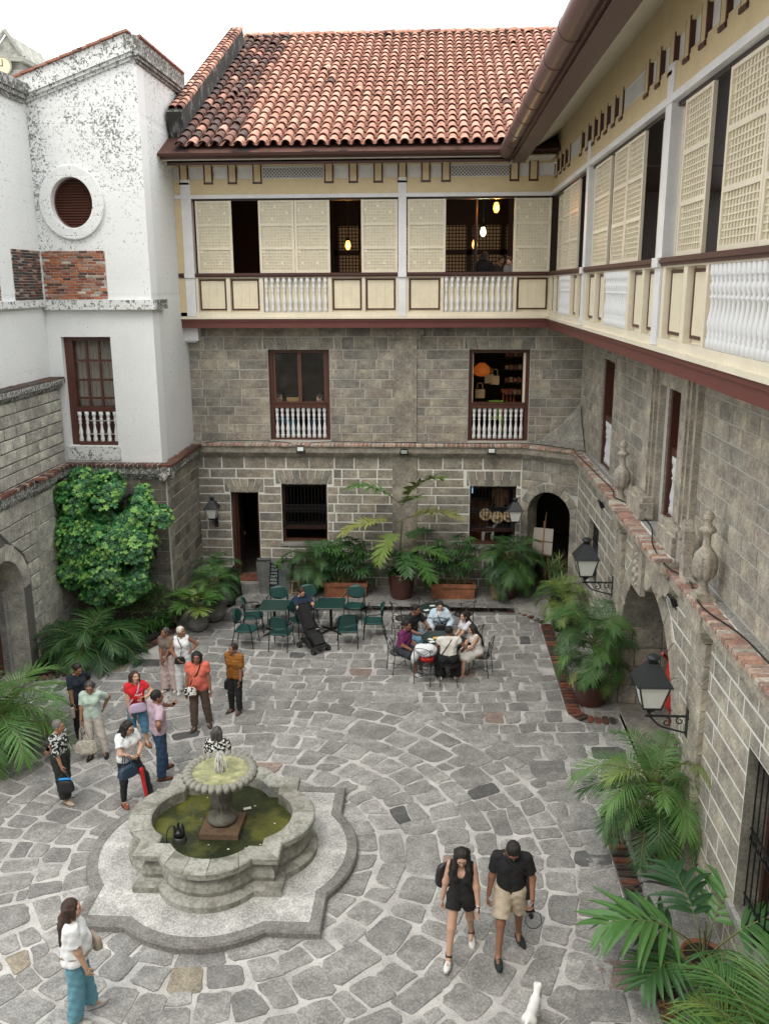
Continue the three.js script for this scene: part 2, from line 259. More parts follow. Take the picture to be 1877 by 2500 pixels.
function grille(par, f, u0, u1, v0, v1, w) {                 // diagonal white lattice in the frieze
  const l = [], W = u1 - u0, H = v1 - v0, st = 0.085;
  for (const d of [1, -1]) for (let c = -H; c < W; c += st) { let a = Math.max(0, c), b = Math.min(W, c + H); if (b - a < 0.03) continue; const y = (x) => d > 0 ? x - c : H - (x - c), m = (a + b) / 2; l.push(bx((b - a) * Math.SQRT2, 0.016, 0.008, u0 + m, v0 + y(m), w + d * 0.004, 0, 0, d * Math.PI / 4)); }
  l.push(bb(u0, v0, w - 0.01, u0 + 0.025, v1, w + 0.012), bb(u1 - 0.025, v0, w - 0.01, u1, v1, w + 0.012), bb(u0 + .025, v0, w - 0.01, u1 - .025, v0 + 0.025, w + 0.011), bb(u0 + .025, v1 - 0.025, w - 0.01, u1 - .025, v1, w + 0.011));
  mesh('vent_lattice', l.map((g) => inF(f, g)), WHITE, par);
}
const put = (par, f, name, m, ...g) => mesh(name, g.flat().map((q) => inF(f, q)), m, par);

// one bay of the upper gallery after another, seen from the courtyard
function gallery(par, f, o) {
  const { u0, u1 } = o, V0 = 7.34, S = 7.63, R0 = 8.62, R1 = 8.72, T0 = 10.54, T1 = 10.63, Y1 = 10.95, Z1 = 11.33;
  put(par, f, 'floor_beam', MAROON, bb(u0, V0, -0.3, u1, 7.52, 0.02), bb(u0, 7.5, -0.3, u1, 7.555, 0.05), bb(u0, 7.555, -0.3, u1, 7.57, 0.065));
  put(par, f, 'sill_board', CREAM2, bb(u0, 7.57, -0.3, u1, S, 0.085), bb(u0, S, -0.2, u1, 7.735, 0.03), bb(u0, 8.6, -0.2, u1, R0, 0.03));
  put(par, f, 'backing_board', CREAM, bb(u0, 7.735, -0.2, u1, 8.6, -0.075));
  put(par, f, 'handrail', BROWN, bb(u0, R0, -0.22, u1, R0 + 0.04, 0.055), bb(u0, R0 + 0.04, -0.22, u1, R1 - 0.03, 0.085), bb(u0, R1 - 0.03, -0.22, u1, R1, 0.065));
  for (const [a, b] of o.posts) put(par, f, 'post', WHITE, bb(a, 7.64, -0.2, b, R0 - .002, 0.055), bb(a, R1 + .002, -0.2, b, T0 - .002, 0.05), bb(a, T1 + .002, -0.2, b, Y1 + .05, 0.045), bb(a - 0.01, R0 - 0.01, 0.05, b + 0.01, R1 + .005, 0.1));
  for (const [a, b] of o.dado) {
    put(par, f, 'dado_frame', BROWN, bb(a, 7.79, -0.072, a + 0.04, 8.57, -0.045), bb(b - 0.04, 7.79, -0.072, b, 8.57, -0.045), bb(a + .04, 7.79, -0.072, b - .04, 7.83, -0.046), bb(a + .04, 8.53, -0.072, b - .04, 8.57, -0.046));
    const w = b - a - 0.08, k = 3; for (let i = 0; i < k; i++) put(par, f, 'dado_plank', CREAM, bb(a + 0.04 + w * i / k + 0.0015, 7.83, -0.07, a + 0.04 + w * (i + 1) / k - 0.0015, 8.53, -0.052 + (i % 2) * .0015));
  }
  for (const [a, b] of o.stiles) put(par, f, 'dado_stile', CREAM2, bb(a, 7.736, -0.07, b, 8.599, 0.026));
  for (const [a, b, n] of o.bal) balusters(par, f, a, b, n, 7.738, 8.598, -0.02, 0.95);
  for (const [a, b, w, nx] of o.panels) capizPanel(par, f, a, b, R1 + 0.004, T0 - 0.03, w, nx);
  put(par, f, 'track', DARKWOOD, bb(u0, T0 - 0.05, -0.2, u1, T0, -0.03), bb(u0, R1 - 0.01, -0.2, u1, R1 + 0.003, -0.005));
  put(par, f, 'head_beam', WHITE, bb(u0, T0, -0.2, u1, T1, 0.06));
  put(par, f, 'frieze_board', YELLOW, bb(u0, T1, -0.2, u1, Y1, 0.02), bb(u0, Y1, -0.2, u1, Y1 + 0.05, 0.012), bb(u0, Z1 - 0.03, -0.2, u1, 11.95, 0.02));
  put(par, f, 'frieze_panel', GREYWHITE, bb(u0, Y1 + 0.05, -0.2, u1, Z1 - .03, -0.03));
  for (const u of o.brackets) { put(par, f, 'bracket', YELLOW, bb(u - 0.078, 10.93, -0.1, u + 0.078, Z1 + .02, 0.034)); put(par, f, 'bracket_edge', BROWN, bb(u - 0.115, 10.9, -0.1, u - 0.079, Z1 + .02, 0.03), bb(u + 0.079, 10.9, -0.1, u + 0.115, Z1 + .02, 0.03), bb(u - 0.12, 10.88, -0.1, u + 0.12, 10.929, 0.045)); }
  for (const [a, b] of o.grilles) { put(par, f, 'vent_back', M([0.2, 0.2, 0.195], { rough: 0.9 }), bb(a, 10.99, -0.05, b, Z1 - 0.04, -0.026)); grille(par, f, a, b, 10.99, Z1 - 0.04, 0.0); };
}

// ---------------------------------------------------------------- back wing
const SB = (a) => a;
const back = thing('stone_wing', 'grey stone wing facing the viewer, with cream wooden gallery and red tiled roof', 'building');
{
  const f1 = frame(0, 0, -24, 1, 0), f2 = frame(0, 0, -24.2, 1, 0);
  const door = { u0: -5.6, u1: -4.82, v0: 0.36, v1: 2.87 }, wC = { u0: -4.18, u1: -2.92, v0: 1.43, v1: 3.11 }, wD = { u0: 0.99, u1: 2.25, v0: 1.4, v1: 3.09 };
  const lin = [{ u0: -5.76, u1: -4.66, v0: 2.87, v1: 3.28 }, { u0: -4.36, u1: -2.74, v0: 3.11, v1: 3.53 }, { u0: 0.83, u1: 2.36, v0: 3.09, v1: 3.53 }];
  const lower = wallPart(back, f1, -6.5, 2.38, -0.1, 3.9, [door, wC, wD], 0.55, MORTAR_W, STONE[1]);
  ashlar(lower, f1, { seed: 11, u0: -6.5, u1: 2.38, holes: [door, wC, wD, ...lin], courses: [0.18, 0.45, 0.73, 1.0, 1.28, 1.53, 1.79, 2.05, 2.31, 2.57, 2.83, 3.05, 3.28, 3.54, 3.9], len: [0.5, 0.72], mats: STONE, gap: 0.036, h: 0.007, vary: 0.004, bev: 0.004 });
  lintel(lower, f1, -5.6, -4.82, 2.88, 3.27, 5, STONE, 3); lintel(lower, f1, -4.18, -2.92, 3.12, 3.52, 7, STONE, 4); lintel(lower, f1, 0.99, 2.25, 3.1, 3.52, 6, STONE, 5, 0.1);
  put(back, f1, 'pilaster', TRIM, bb(-1.12, 0.18, 0.005, -0.45, 3.9, 0.05), bb(-1.05, 0.7, .05, -.52, 3.6, 0.065));
  ledge(back, f1, -6.5, 2.42, 0.24, 0.2, 4.27, BRICK_P, TRIM, 21);
  const A = { u0: -4.46, u1: -2.81, v0: 4.3, v1: 6.74 }, B = { u0: 0.91, u1: 2.52, v0: 4.3, v1: 6.74 };
  const upper = wallPart(back, f2, -6.6, 4.6, 3.9, 7.45, [A, B], 0.5, MORTAR_M, STONE[2]);
  ashlar(upper, f2, { seed: 13, u0: -6.6, u1: 3.9, holes: [A, B, { u0: -4.6, u1: -2.67, v0: 6.74, v1: 7.08 }, { u0: 0.77, u1: 2.66, v0: 6.74, v1: 7.08 }], courses: [4.27, 4.5, 4.74, 4.98, 5.22, 5.46, 5.71, 5.96, 6.22, 6.48, 6.74, 7.08, 7.42], len: [0.42, 0.78], mats: STONE, gap: 0.022, h: 0.008, bev: 0.005 });
  lintel(upper, f2, -4.46, -2.81, 6.75, 7.07, 6, STONE, 6, 0.12); lintel(upper, f2, 0.91, 2.52, 6.75, 7.07, 6, STONE, 7, 0.12);
  put(back, f2, 'pilaster', TRIM, bb(-1.06, 4.27, 0.005, -0.47, 7.02, 0.05), bb(-0.98, 4.4, 0.05, -0.55, 6.9, 0.062), bb(-1.16, 7.02, 0.005, -0.37, 7.14, 0.09), bb(-1.24, 7.14, 0.005, -0.29, 7.34, 0.14));
  // the canted corner bay with its arched doorway
  const f3 = frame(2.38, 0, -24, 1.37, 0.95), q = { uc: 0.85, a: 0.63, v0: 0.18, vs: 2.42, b: 0.62 };
  const cant = wallPart(back, f3, 0, 1.667, -0.1, 3.9, [q], 0.5, MORTAR_M, STONE[0], 'corner_wall');
  ashlar(cant, f3, { seed: 17, u0: 0.01, u1: 1.66, holes: [grow(q, 0.27)], courses: [0.18, 0.5, 0.82, 1.14, 1.46, 1.78, 2.1, 2.42, 2.75, 3.05, 3.3, 3.55, 3.9], len: [0.4, 0.6], mats: STONE, gap: 0.018 });
  voussoirs(cant, f3, q, 0.25, 9, STONE, 19);
  for (const s of [[0.02, 0.22], [1.48, 1.66]]) for (let k = 0; k < 7; k++) mesh('stone_block', prism([[s[0], 0.19 + k * 0.32], [s[1], 0.19 + k * 0.32], [s[1], 0.49 + k * 0.32], [s[0], 0.49 + k * 0.32]], 0.02, 0.008, f3), STONE[(k * 3) % 5], cant);
  ledge(back, f3, 0.0, 1.63, 0.24, 0.2, 4.27, BRICK_P, TRIM, 23);
  { // cement fillet heaped in the corner on top of the ledge
    const g = new THREE.PlaneGeometry(1, 1, 44, 30), p = g.attributes.position;
    for (let i = 0; i < p.count; i++) { const a = p.getX(i) + 0.5, b = p.getY(i) + 0.5, n = fb(a * .9, b * .9, 9, 3) * 0.16 + (Math.floor(b * 4 + fb(a, b, 6, 8)) / 4 - b) * 0.1; const top = 1.15 * Math.pow(a, 1.5) * (0.82 + n * 1.3); const x = 2.5 + 1.38 * a, zf = -23.96 + a * 0.82; p.setXYZ(i, x, 4.24 + top * b, mix(zf, -24.17, Math.pow(b, 0.8)) + n * 0.5 * (1 - b)); }
    g.computeVertexNormals(); mesh('cement_fillet', boxUV(g), stoneTone(0.44, -0.03), back);
  }
  // dark rooms behind the openings
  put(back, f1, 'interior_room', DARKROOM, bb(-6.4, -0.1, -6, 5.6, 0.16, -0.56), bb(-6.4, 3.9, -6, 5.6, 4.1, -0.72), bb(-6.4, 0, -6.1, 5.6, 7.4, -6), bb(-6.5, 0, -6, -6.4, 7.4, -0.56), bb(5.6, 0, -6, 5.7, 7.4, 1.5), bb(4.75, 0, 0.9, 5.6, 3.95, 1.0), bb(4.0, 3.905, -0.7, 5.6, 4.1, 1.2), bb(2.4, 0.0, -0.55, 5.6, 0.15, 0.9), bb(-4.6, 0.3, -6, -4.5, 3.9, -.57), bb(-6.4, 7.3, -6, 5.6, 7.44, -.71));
  // door leaf, threshold and steps
  put(back, f1, 'door_frame', FRAMEWOOD, bb(-5.6, 0.36, -0.35, -5.52, 2.87, -0.2), bb(-4.9, 0.36, -0.35, -4.82, 2.87, -0.2), bb(-5.52, 2.8, -0.35, -4.9, 2.87, -0.2));
  const dl = put(back, f1, 'door_leaf', FRAMEWOOD, bb(-5.53, 0.37, -1.0, -5.48, 2.8, -0.32)); for (let i = 0; i < 4; i++) put(dl, f1, 'door_panel', DARKWOOD, bb(-5.478, 0.5 + i * 0.57, -0.92, -5.465, 1.0 + i * 0.57, -0.4)); put(dl, f1, 'door_handle', M([0.5, 0.4, 0.2], { metal: 0.8, rough: 0.3 }), bb(-5.464, 1.4, -0.95, -5.43, 1.5, -0.9));
  put(back, f1, 'threshold', CEMENT, bb(-5.7, 0.18, -0.02, -4.72, 0.34, 0.42));
  for (let i = 0; i < 4; i++) for (let j = 0; j < 3; j++) put(back, f1, 'floor_tile', BRICK[(i * 2 + j) % 3], bb(-5.59 + i * 0.19, 0.34, -0.5 + j * 0.22, -5.41 + i * 0.19, 0.366, -0.29 + j * 0.22));
  // ground-floor windows behind iron bars
  for (const [w, n] of [[wC, 3], [wD, 5]]) {
    const fr = put(back, f1, 'window_frame', FRAMEWOOD, bb(w.u0, w.v0, -0.3, w.u0 + 0.06, w.v1, -0.2), bb(w.u1 - 0.06, w.v0, -0.3, w.u1, w.v1, -0.2), bb(w.u0 + .06, w.v0, -0.3, w.u1 - .06, w.v0 + 0.07, -0.2), bb(w.u0 + .06, w.v1 - 0.06, -0.3, w.u1 - .06, w.v1, -0.2), bb(w.u0 + .06, w.v0 + 0.36, -0.3, w.u1 - .06, w.v0 + 0.43, -0.19));
    const l = [], cv = w.v0 + 1.02; for (let i = 0; i <= 12; i++) { const u = mix(w.u0 + 0.05, w.u1 - 0.05, i / 12); l.push(rod([u, w.v0 + 0.42, -0.08], [u, w.v1 - 0.02, -0.08], 0.008)); if (i < 12) for (const v of [w.v0 + 0.55, cv, w.v0 + .9]) l.push(T(new THREE.TorusGeometry(0.035, 0.007, 5, 10), u + 0.05, v, -0.08)); }
    for (const v of [w.v0 + 0.44, w.v0 + .5, cv + 0.06, cv - 0.05, w.v1 - 0.06]) l.push(bb(w.u0, v - 0.008, -0.088, w.u1, v + 0.008, -0.072));
    put(fr, f1, 'window_bars', BLACKIRON, l); put(back, f1, 'window_sill', CEMENT, bb(w.u0 - 0.05, w.v0 - 0.08, -0.3, w.u1 + 0.05, w.v0, 0.05));
  }
  // upper windows: frame, glass, balustrade
  const GLASS = new THREE.MeshPhysicalMaterial({ color: 0xffffff, roughness: 0.02, transmission: 1, thickness: 0, ior: 1.5 });
  for (const [w, mull] of [[A, true], [B, false]]) {
    const c = (w.u0 + w.u1) / 2, fr = put(back, f2, 'window_frame', FRAMEWOOD, bb(w.u0, w.v0, -0.28, w.u0 + 0.1, w.v1, -0.12), bb(w.u1 - 0.1, w.v0, -0.28, w.u1, w.v1, -0.12), bb(w.u0 + .1, w.v1 - 0.09, -0.28, w.u1 - .1, w.v1, -0.12), bb(w.u0 + .1, w.v0, -0.28, w.u1 - .1, w.v0 + 0.05, -0.12), bb(w.u0 + .1, 5.18, -0.28, w.u1 - .1, 5.3, -0.08), bb(w.u0 + .1, 5.3, -0.28, w.u1 - .1, 5.33, -0.06));
    if (mull) { put(fr, f2, 'window_sash', P([0.13, 0.055, 0.035]), bb(c - 0.05, 5.33, -0.25, c + 0.05, w.v1 - 0.09, -0.15), bb(w.u0 + .1, 5.33, -0.25, w.u0 + .17, w.v1 - .09, -.16), bb(w.u1 - .17, 5.33, -0.25, w.u1 - .1, w.v1 - .09, -.16)); put(fr, f2, 'window_pane', GLASS, bx(c - w.u0 - .22, 1.3, 0.006, (w.u0 + c) / 2 + .06, 5.98, -0.2)); put(fr, f2, 'window_pane', GLASS, bx(c - w.u0 - .22, 1.3, 0.006, (w.u1 + c) / 2 - .06, 5.98, -0.2)); }
    else put(fr, f2, 'window_sash', CREAM2, bb(w.u1 - 0.16, 5.33, -0.24, w.u1 - 0.1, w.v1 - .09, -0.16), bb(w.u0 + 0.1, 5.33, -0.24, w.u0 + 0.13, w.v1 - .09, -0.18));
    balusters(fr, f2, w.u0 + 0.1, w.u1 - 0.1, 10, w.v0 + 0.05, 5.18, -0.16, 0.95);
  }
  // white corbel under the left end of the gallery
  put(back, f2, 'corbel', WHITE, bb(-6.6, 7.0, 0.01, -6.24, 7.33, 0.3), bb(-6.6, 6.95, 0.01, -6.32, 7.0, 0.22));
  // gallery
  const fg = frame(0, 0, -23.7, 1, 0), br = [-6.33, -5.71, -5.1, -4.47, -2.67, -2.06, -1.44, -0.84, -0.26, 0.24, 1.92, 2.39];
  gallery(back, fg, { u0: -6.66, u1: 2.9, posts: [[-6.43, -6.18], [-0.94, -0.74]], dado: [[-6.09, -5.4], [-5.26, -4.54], [-2.63, -1.89], [-1.77, -1.02], [-0.66, 0.12], [2.08, 2.84]], stiles: [[-6.17, -6.11], [-5.38, -5.28], [-4.52, -4.42], [-2.74, -2.65], [-1.87, -1.79], [-1.0, -0.945], [-0.735, -0.68], [0.14, 0.21], [1.98, 2.06]], bal: [[-4.42, -2.74, 11], [0.21, 1.98, 12]],
    panels: [[-6.1, -5.18, -0.03, 10], [-4.49, -3.585, -0.03, 10], [-3.575, -2.68, -0.03, 10], [-1.88, -0.96, -0.03, 10], [-0.71, 0.25, -0.03, 11], [1.95, 2.87, -0.03, 11]], brackets: br, grilles: [[-4.36, -2.78], [0.34, 1.83]] });
  put(back, fg, 'corner_board', YELLOW, bb(-6.66, 7.64, -0.1, -6.435, 8.615, 0.03), bb(-6.66, 8.725, -0.1, -6.435, 10.538, 0.03));
  put(back, fg, 'soffit', SOFFIT, bx(9.4, 0.03, 1.15, -1.9, 11.36, 0.45, 0.02));
  // gallery hall: floor, ceiling and a far side of capiz windows that let the sky in
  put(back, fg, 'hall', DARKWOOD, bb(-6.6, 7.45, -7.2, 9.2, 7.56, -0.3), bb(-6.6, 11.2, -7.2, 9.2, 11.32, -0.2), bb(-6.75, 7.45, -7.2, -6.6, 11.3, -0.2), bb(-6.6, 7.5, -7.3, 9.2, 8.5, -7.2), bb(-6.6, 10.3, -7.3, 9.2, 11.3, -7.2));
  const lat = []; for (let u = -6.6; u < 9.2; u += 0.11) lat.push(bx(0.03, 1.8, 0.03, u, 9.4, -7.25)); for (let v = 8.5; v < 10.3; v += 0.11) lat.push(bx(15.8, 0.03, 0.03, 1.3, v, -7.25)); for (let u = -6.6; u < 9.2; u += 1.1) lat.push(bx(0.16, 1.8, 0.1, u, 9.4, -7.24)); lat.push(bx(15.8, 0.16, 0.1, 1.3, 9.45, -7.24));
  put(back, fg, 'far_lattice', DARKWOOD, lat); put(back, fg, 'far_panes', new THREE.MeshPhysicalMaterial({ color: new THREE.Color(0.62, 0.5, 0.36), roughness: 0.9, transmission: 0.35, thickness: 0, side: THREE.DoubleSide }), bx(15.8, 1.8, 0.004, 1.3, 9.4, -7.28)); put(back, fg, 'hall_screen', DARKWOOD, bb(-6.6, 7.5, -6.6, -3.3, 11.3, -6.5)); put(back, fg, 'hall_screen', DARKWOOD, bb(2.3, 7.5, -6.6, 9.2, 11.3, -6.5));  // two dark boards added to block bright sky through part of the lattice
  put(back, fg, 'hall_column', DARKWOOD, rod([1.06, 7.5, -1.4], [1.06, 11.2, -1.4], 0.05), rod([-2.3, 7.5, -5], [-2.3, 11.2, -5], 0.06));
  // eaves: fascia and gutter
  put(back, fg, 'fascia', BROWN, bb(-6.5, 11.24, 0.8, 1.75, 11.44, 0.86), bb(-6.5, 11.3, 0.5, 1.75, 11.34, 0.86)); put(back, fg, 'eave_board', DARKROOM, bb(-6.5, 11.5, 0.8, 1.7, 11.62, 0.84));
  put(back, fg, 'gutter', M([0.10, 0.05, 0.042], { rough: 0.35, metal: 0.3 }), T(new THREE.CylinderGeometry(0.115, 0.115, 8.3, 14, 1, false), -2.55, 11.46, 1.0, 0, 0, Math.PI / 2), ...[-5, -3.4, -1.2, 0.7, 1.15].map((u) => T(new THREE.TorusGeometry(0.118, 0.006, 5, 16), u, 11.46, 1, 0, Math.PI / 2)));
  put(back, fg, 'gutter_flashing', M([0.42, 0.43, 0.44], { rough: 0.5, metal: 0.3 }), bx(8.1, 0.006, 0.13, -2.6, 11.585, 0.95, 0.5));
}
// ---------------------------------------------------------------- tiled roof of the back wing
{
  const th = 25.5 * R, c = Math.cos(th), s = Math.sin(th), r = rng(41), at = (x, a, w) => [x, 11.6 + a * s + w * c, -22.58 - a * c + w * s];
  const TILE = [[0.80, 0.43, 0.33], [0.87, 0.50, 0.39], [0.74, 0.38, 0.29], [0.86, 0.54, 0.43], [0.65, 0.36, 0.28]].map((k) => M(k, { rough: 0.85, map: tileMap, bump: stoneBump, bs: 0.003 }));
  const SOOT = [[0.19, 0.115, 0.105], [0.26, 0.14, 0.12], [0.36, 0.19, 0.155], [0.16, 0.115, 0.11]].map((k) => M(k, { rough: 0.9, map: tileMap, bump: stoneBump, bs: 0.003 }));
  const PAN = M([0.12, 0.055, 0.042], { rough: 0.9, map: tileMap });
  const roof = mesh('roof', T(bx(11.6, 0.06, 11.9), -1.1, 11.6 + 5.75 * s - 0.09, -22.58 - 5.75 * c, th), PAN, back);
  const tileG = (k) => { const N = 8, pos = [], q = rng(k), put3 = (a, b, d) => pos.push(...a, ...b, ...d), r0 = 0.112 + q() * .008, r1 = 0.094, L = 0.53, A = (t, rr, z, y0) => { const a = mix(-0.12, Math.PI + 0.12, t / N); return [rr * Math.cos(a), y0 + rr * Math.sin(a) * 0.92, z]; };
    for (let i = 0; i < N; i++) { const a = A(i, r0, 0, 0.02), b = A(i + 1, r0, 0, 0.02), e = A(i, r1, -L, 0), d = A(i + 1, r1, -L, 0), ia = A(i, r0 - 0.015, 0, 0.02), ib = A(i + 1, r0 - 0.015, 0, 0.02); put3(a, d, b); put3(a, e, d); put3(ia, a, b); put3(ia, b, ib); }
    const g = new THREE.BufferGeometry(); g.setAttribute('position', new THREE.Float32BufferAttribute(pos, 3)); g.computeVertexNormals(); return boxUV(g, q() * 3, q() * 3); };
  const VAR = [1, 2, 3, 4, 5, 6].map(tileG), pan = [], rest = [], W = 0.282;
  for (let row = 0; row < 24; row++) for (let col = 0; col < 38; col++) {
    const x = -6.1 + col * W + (r() - 0.5) * 0.012, a = row * 0.465 + (r() - 0.5) * 0.03, lim = -6.12; if (x > 4.6 || x > 1.55 + a * c) continue;
    const dark = col < 5 - row * 0.06 + (r() - 0.5) * 1.5 && r() < 0.93 || r() < 0.012, m = dark ? SOOT[Math.floor(r() * 4)] : TILE[Math.floor(r() * 5)], g = VAR[Math.floor(r() * 6)];
    let rz = (r() - 0.5) * 0.04, lift = r() * 0.008; if (r() < 0.012) { rz = (r() - 0.5) * 0.35; lift = 0.035; }
    const mm = new THREE.Matrix4().compose(V(...at(x, a, 0.03 + lift)), new THREE.Quaternion().setFromEuler(new THREE.Euler(th - 0.035 + (r() - 0.5) * 0.015, 0, 0)).multiply(new THREE.Quaternion().setFromEuler(new THREE.Euler(0, rz, 0))), V(1, 1, 1));
    if (row < 8) { const o = mesh('roof_tile', g, m, roof); o.applyMatrix4(mm); } else rest.push([g.clone().applyMatrix4(mm), m]);
    const pg = []; for (let i = 0; i < 4; i++) { const A = (t) => mix(Math.PI, 2 * Math.PI, t / 4), p = (t, k, z) => V(x + W / 2 + 0.1 * Math.cos(A(t)), 0, 0) && [x + W / 2 + k * Math.cos(A(t)), a + z, 0.055 + k * Math.sin(A(t)) * 0.6], q = [p(i, 0.085, 0), p(i + 1, 0.085, 0), p(i + 1, 0.1, 0.5), p(i, 0.1, 0.5)].map((k) => at(k[0], k[1], k[2] + 0.02 * (1 - (k[1] - a) * 2))); pg.push(...q[0], ...q[1], ...q[2], ...q[0], ...q[2], ...q[3]); }
    const gg = new THREE.BufferGeometry(); gg.setAttribute('position', new THREE.Float32BufferAttribute(pg, 3)); gg.computeVertexNormals(); pan.push(boxUV(gg));
  }
  pieces(roof, 'roof_tile', rest, 0); stuff(mesh('pan_tile', pan, M([0.42, 0.2, 0.15], { rough: 0.9, map: tileMap }), roof));
  // ridge tiles and the sooty parapet that climbs the left edge
  const ridge = [], R0 = 10.95 * s + 11.6 + 0.12, Z0 = -22.58 - 10.95 * c;
  put(back, frame(0, 0, 0, 1, 0), 'ridge_wall', M([0.10, 0.095, 0.09], { rough: 0.95, map: stoneMap }), bb(-6.2, R0 - 0.5, Z0 - 0.2, 9, R0 + 0.04, Z0 - .02));
  for (let x = -5.9; x < 5.2; x += 0.5) { const o = mesh('ridge_tile', VAR[Math.floor(r() * 6)], r() < 0.2 ? SOOT[2] : TILE[Math.floor(r() * 5)], back); o.position.set(x, R0 + 0.02, Z0 - 0.1); o.rotation.set(0, Math.PI / 2, 0.03); }
  const PA = M([0.11, 0.11, 0.105], { rough: 0.95, map: null }); PA.map = rep(tex(512, 512, (u, v) => { const a = fb(u, v, 8, 91, 5), b = fb(u * 2, v * .5, 40, 93, 3), k = sstep(0.52, 0.66, a * 0.6 + b * 0.4); const g = mix(110, 225, k); return [g, g, g * 0.98]; }), 2.2); PA.color.setRGB(0.25, 0.25, 0.245);
  const ps = new THREE.Shape([[0.9, -0.5], [9.7, -0.5], [9.7, 0.55], [0.9, 0.55]].map((p) => new THREE.Vector2(...p))), pg = new THREE.ExtrudeGeometry(ps, { depth: 0.34, bevelEnabled: true, bevelSize: 0.02, bevelThickness: 0.02, bevelSegments: 1 });
  const pr = clean(pg).applyMatrix4(new THREE.Matrix4().makeBasis(V(0, s, -c), V(0, c, s), V(1, 0, 0)).setPosition(-6.52, 11.6, -22.58)); const par = mesh('parapet', boxUV(pr), PA, back);
  for (let a = 1.1; a < 9.6; a += 0.3) for (const k of [0, 1]) { const o = mesh('parapet_tile', VAR[(k + Math.floor(a * 7)) % 6], r() < 0.35 ? SOOT[2] : TILE[Math.floor(r() * 5)], par), p = at(-6.43 + k * 0.17, a, 0.56); o.applyMatrix4(new THREE.Matrix4().compose(V(...p), new THREE.Quaternion().setFromEuler(new THREE.Euler(th - 0.03, 0, 0)), V(0.95, 0.9, 0.75))); }
}
rebase(back, V(-2, 0, -24));

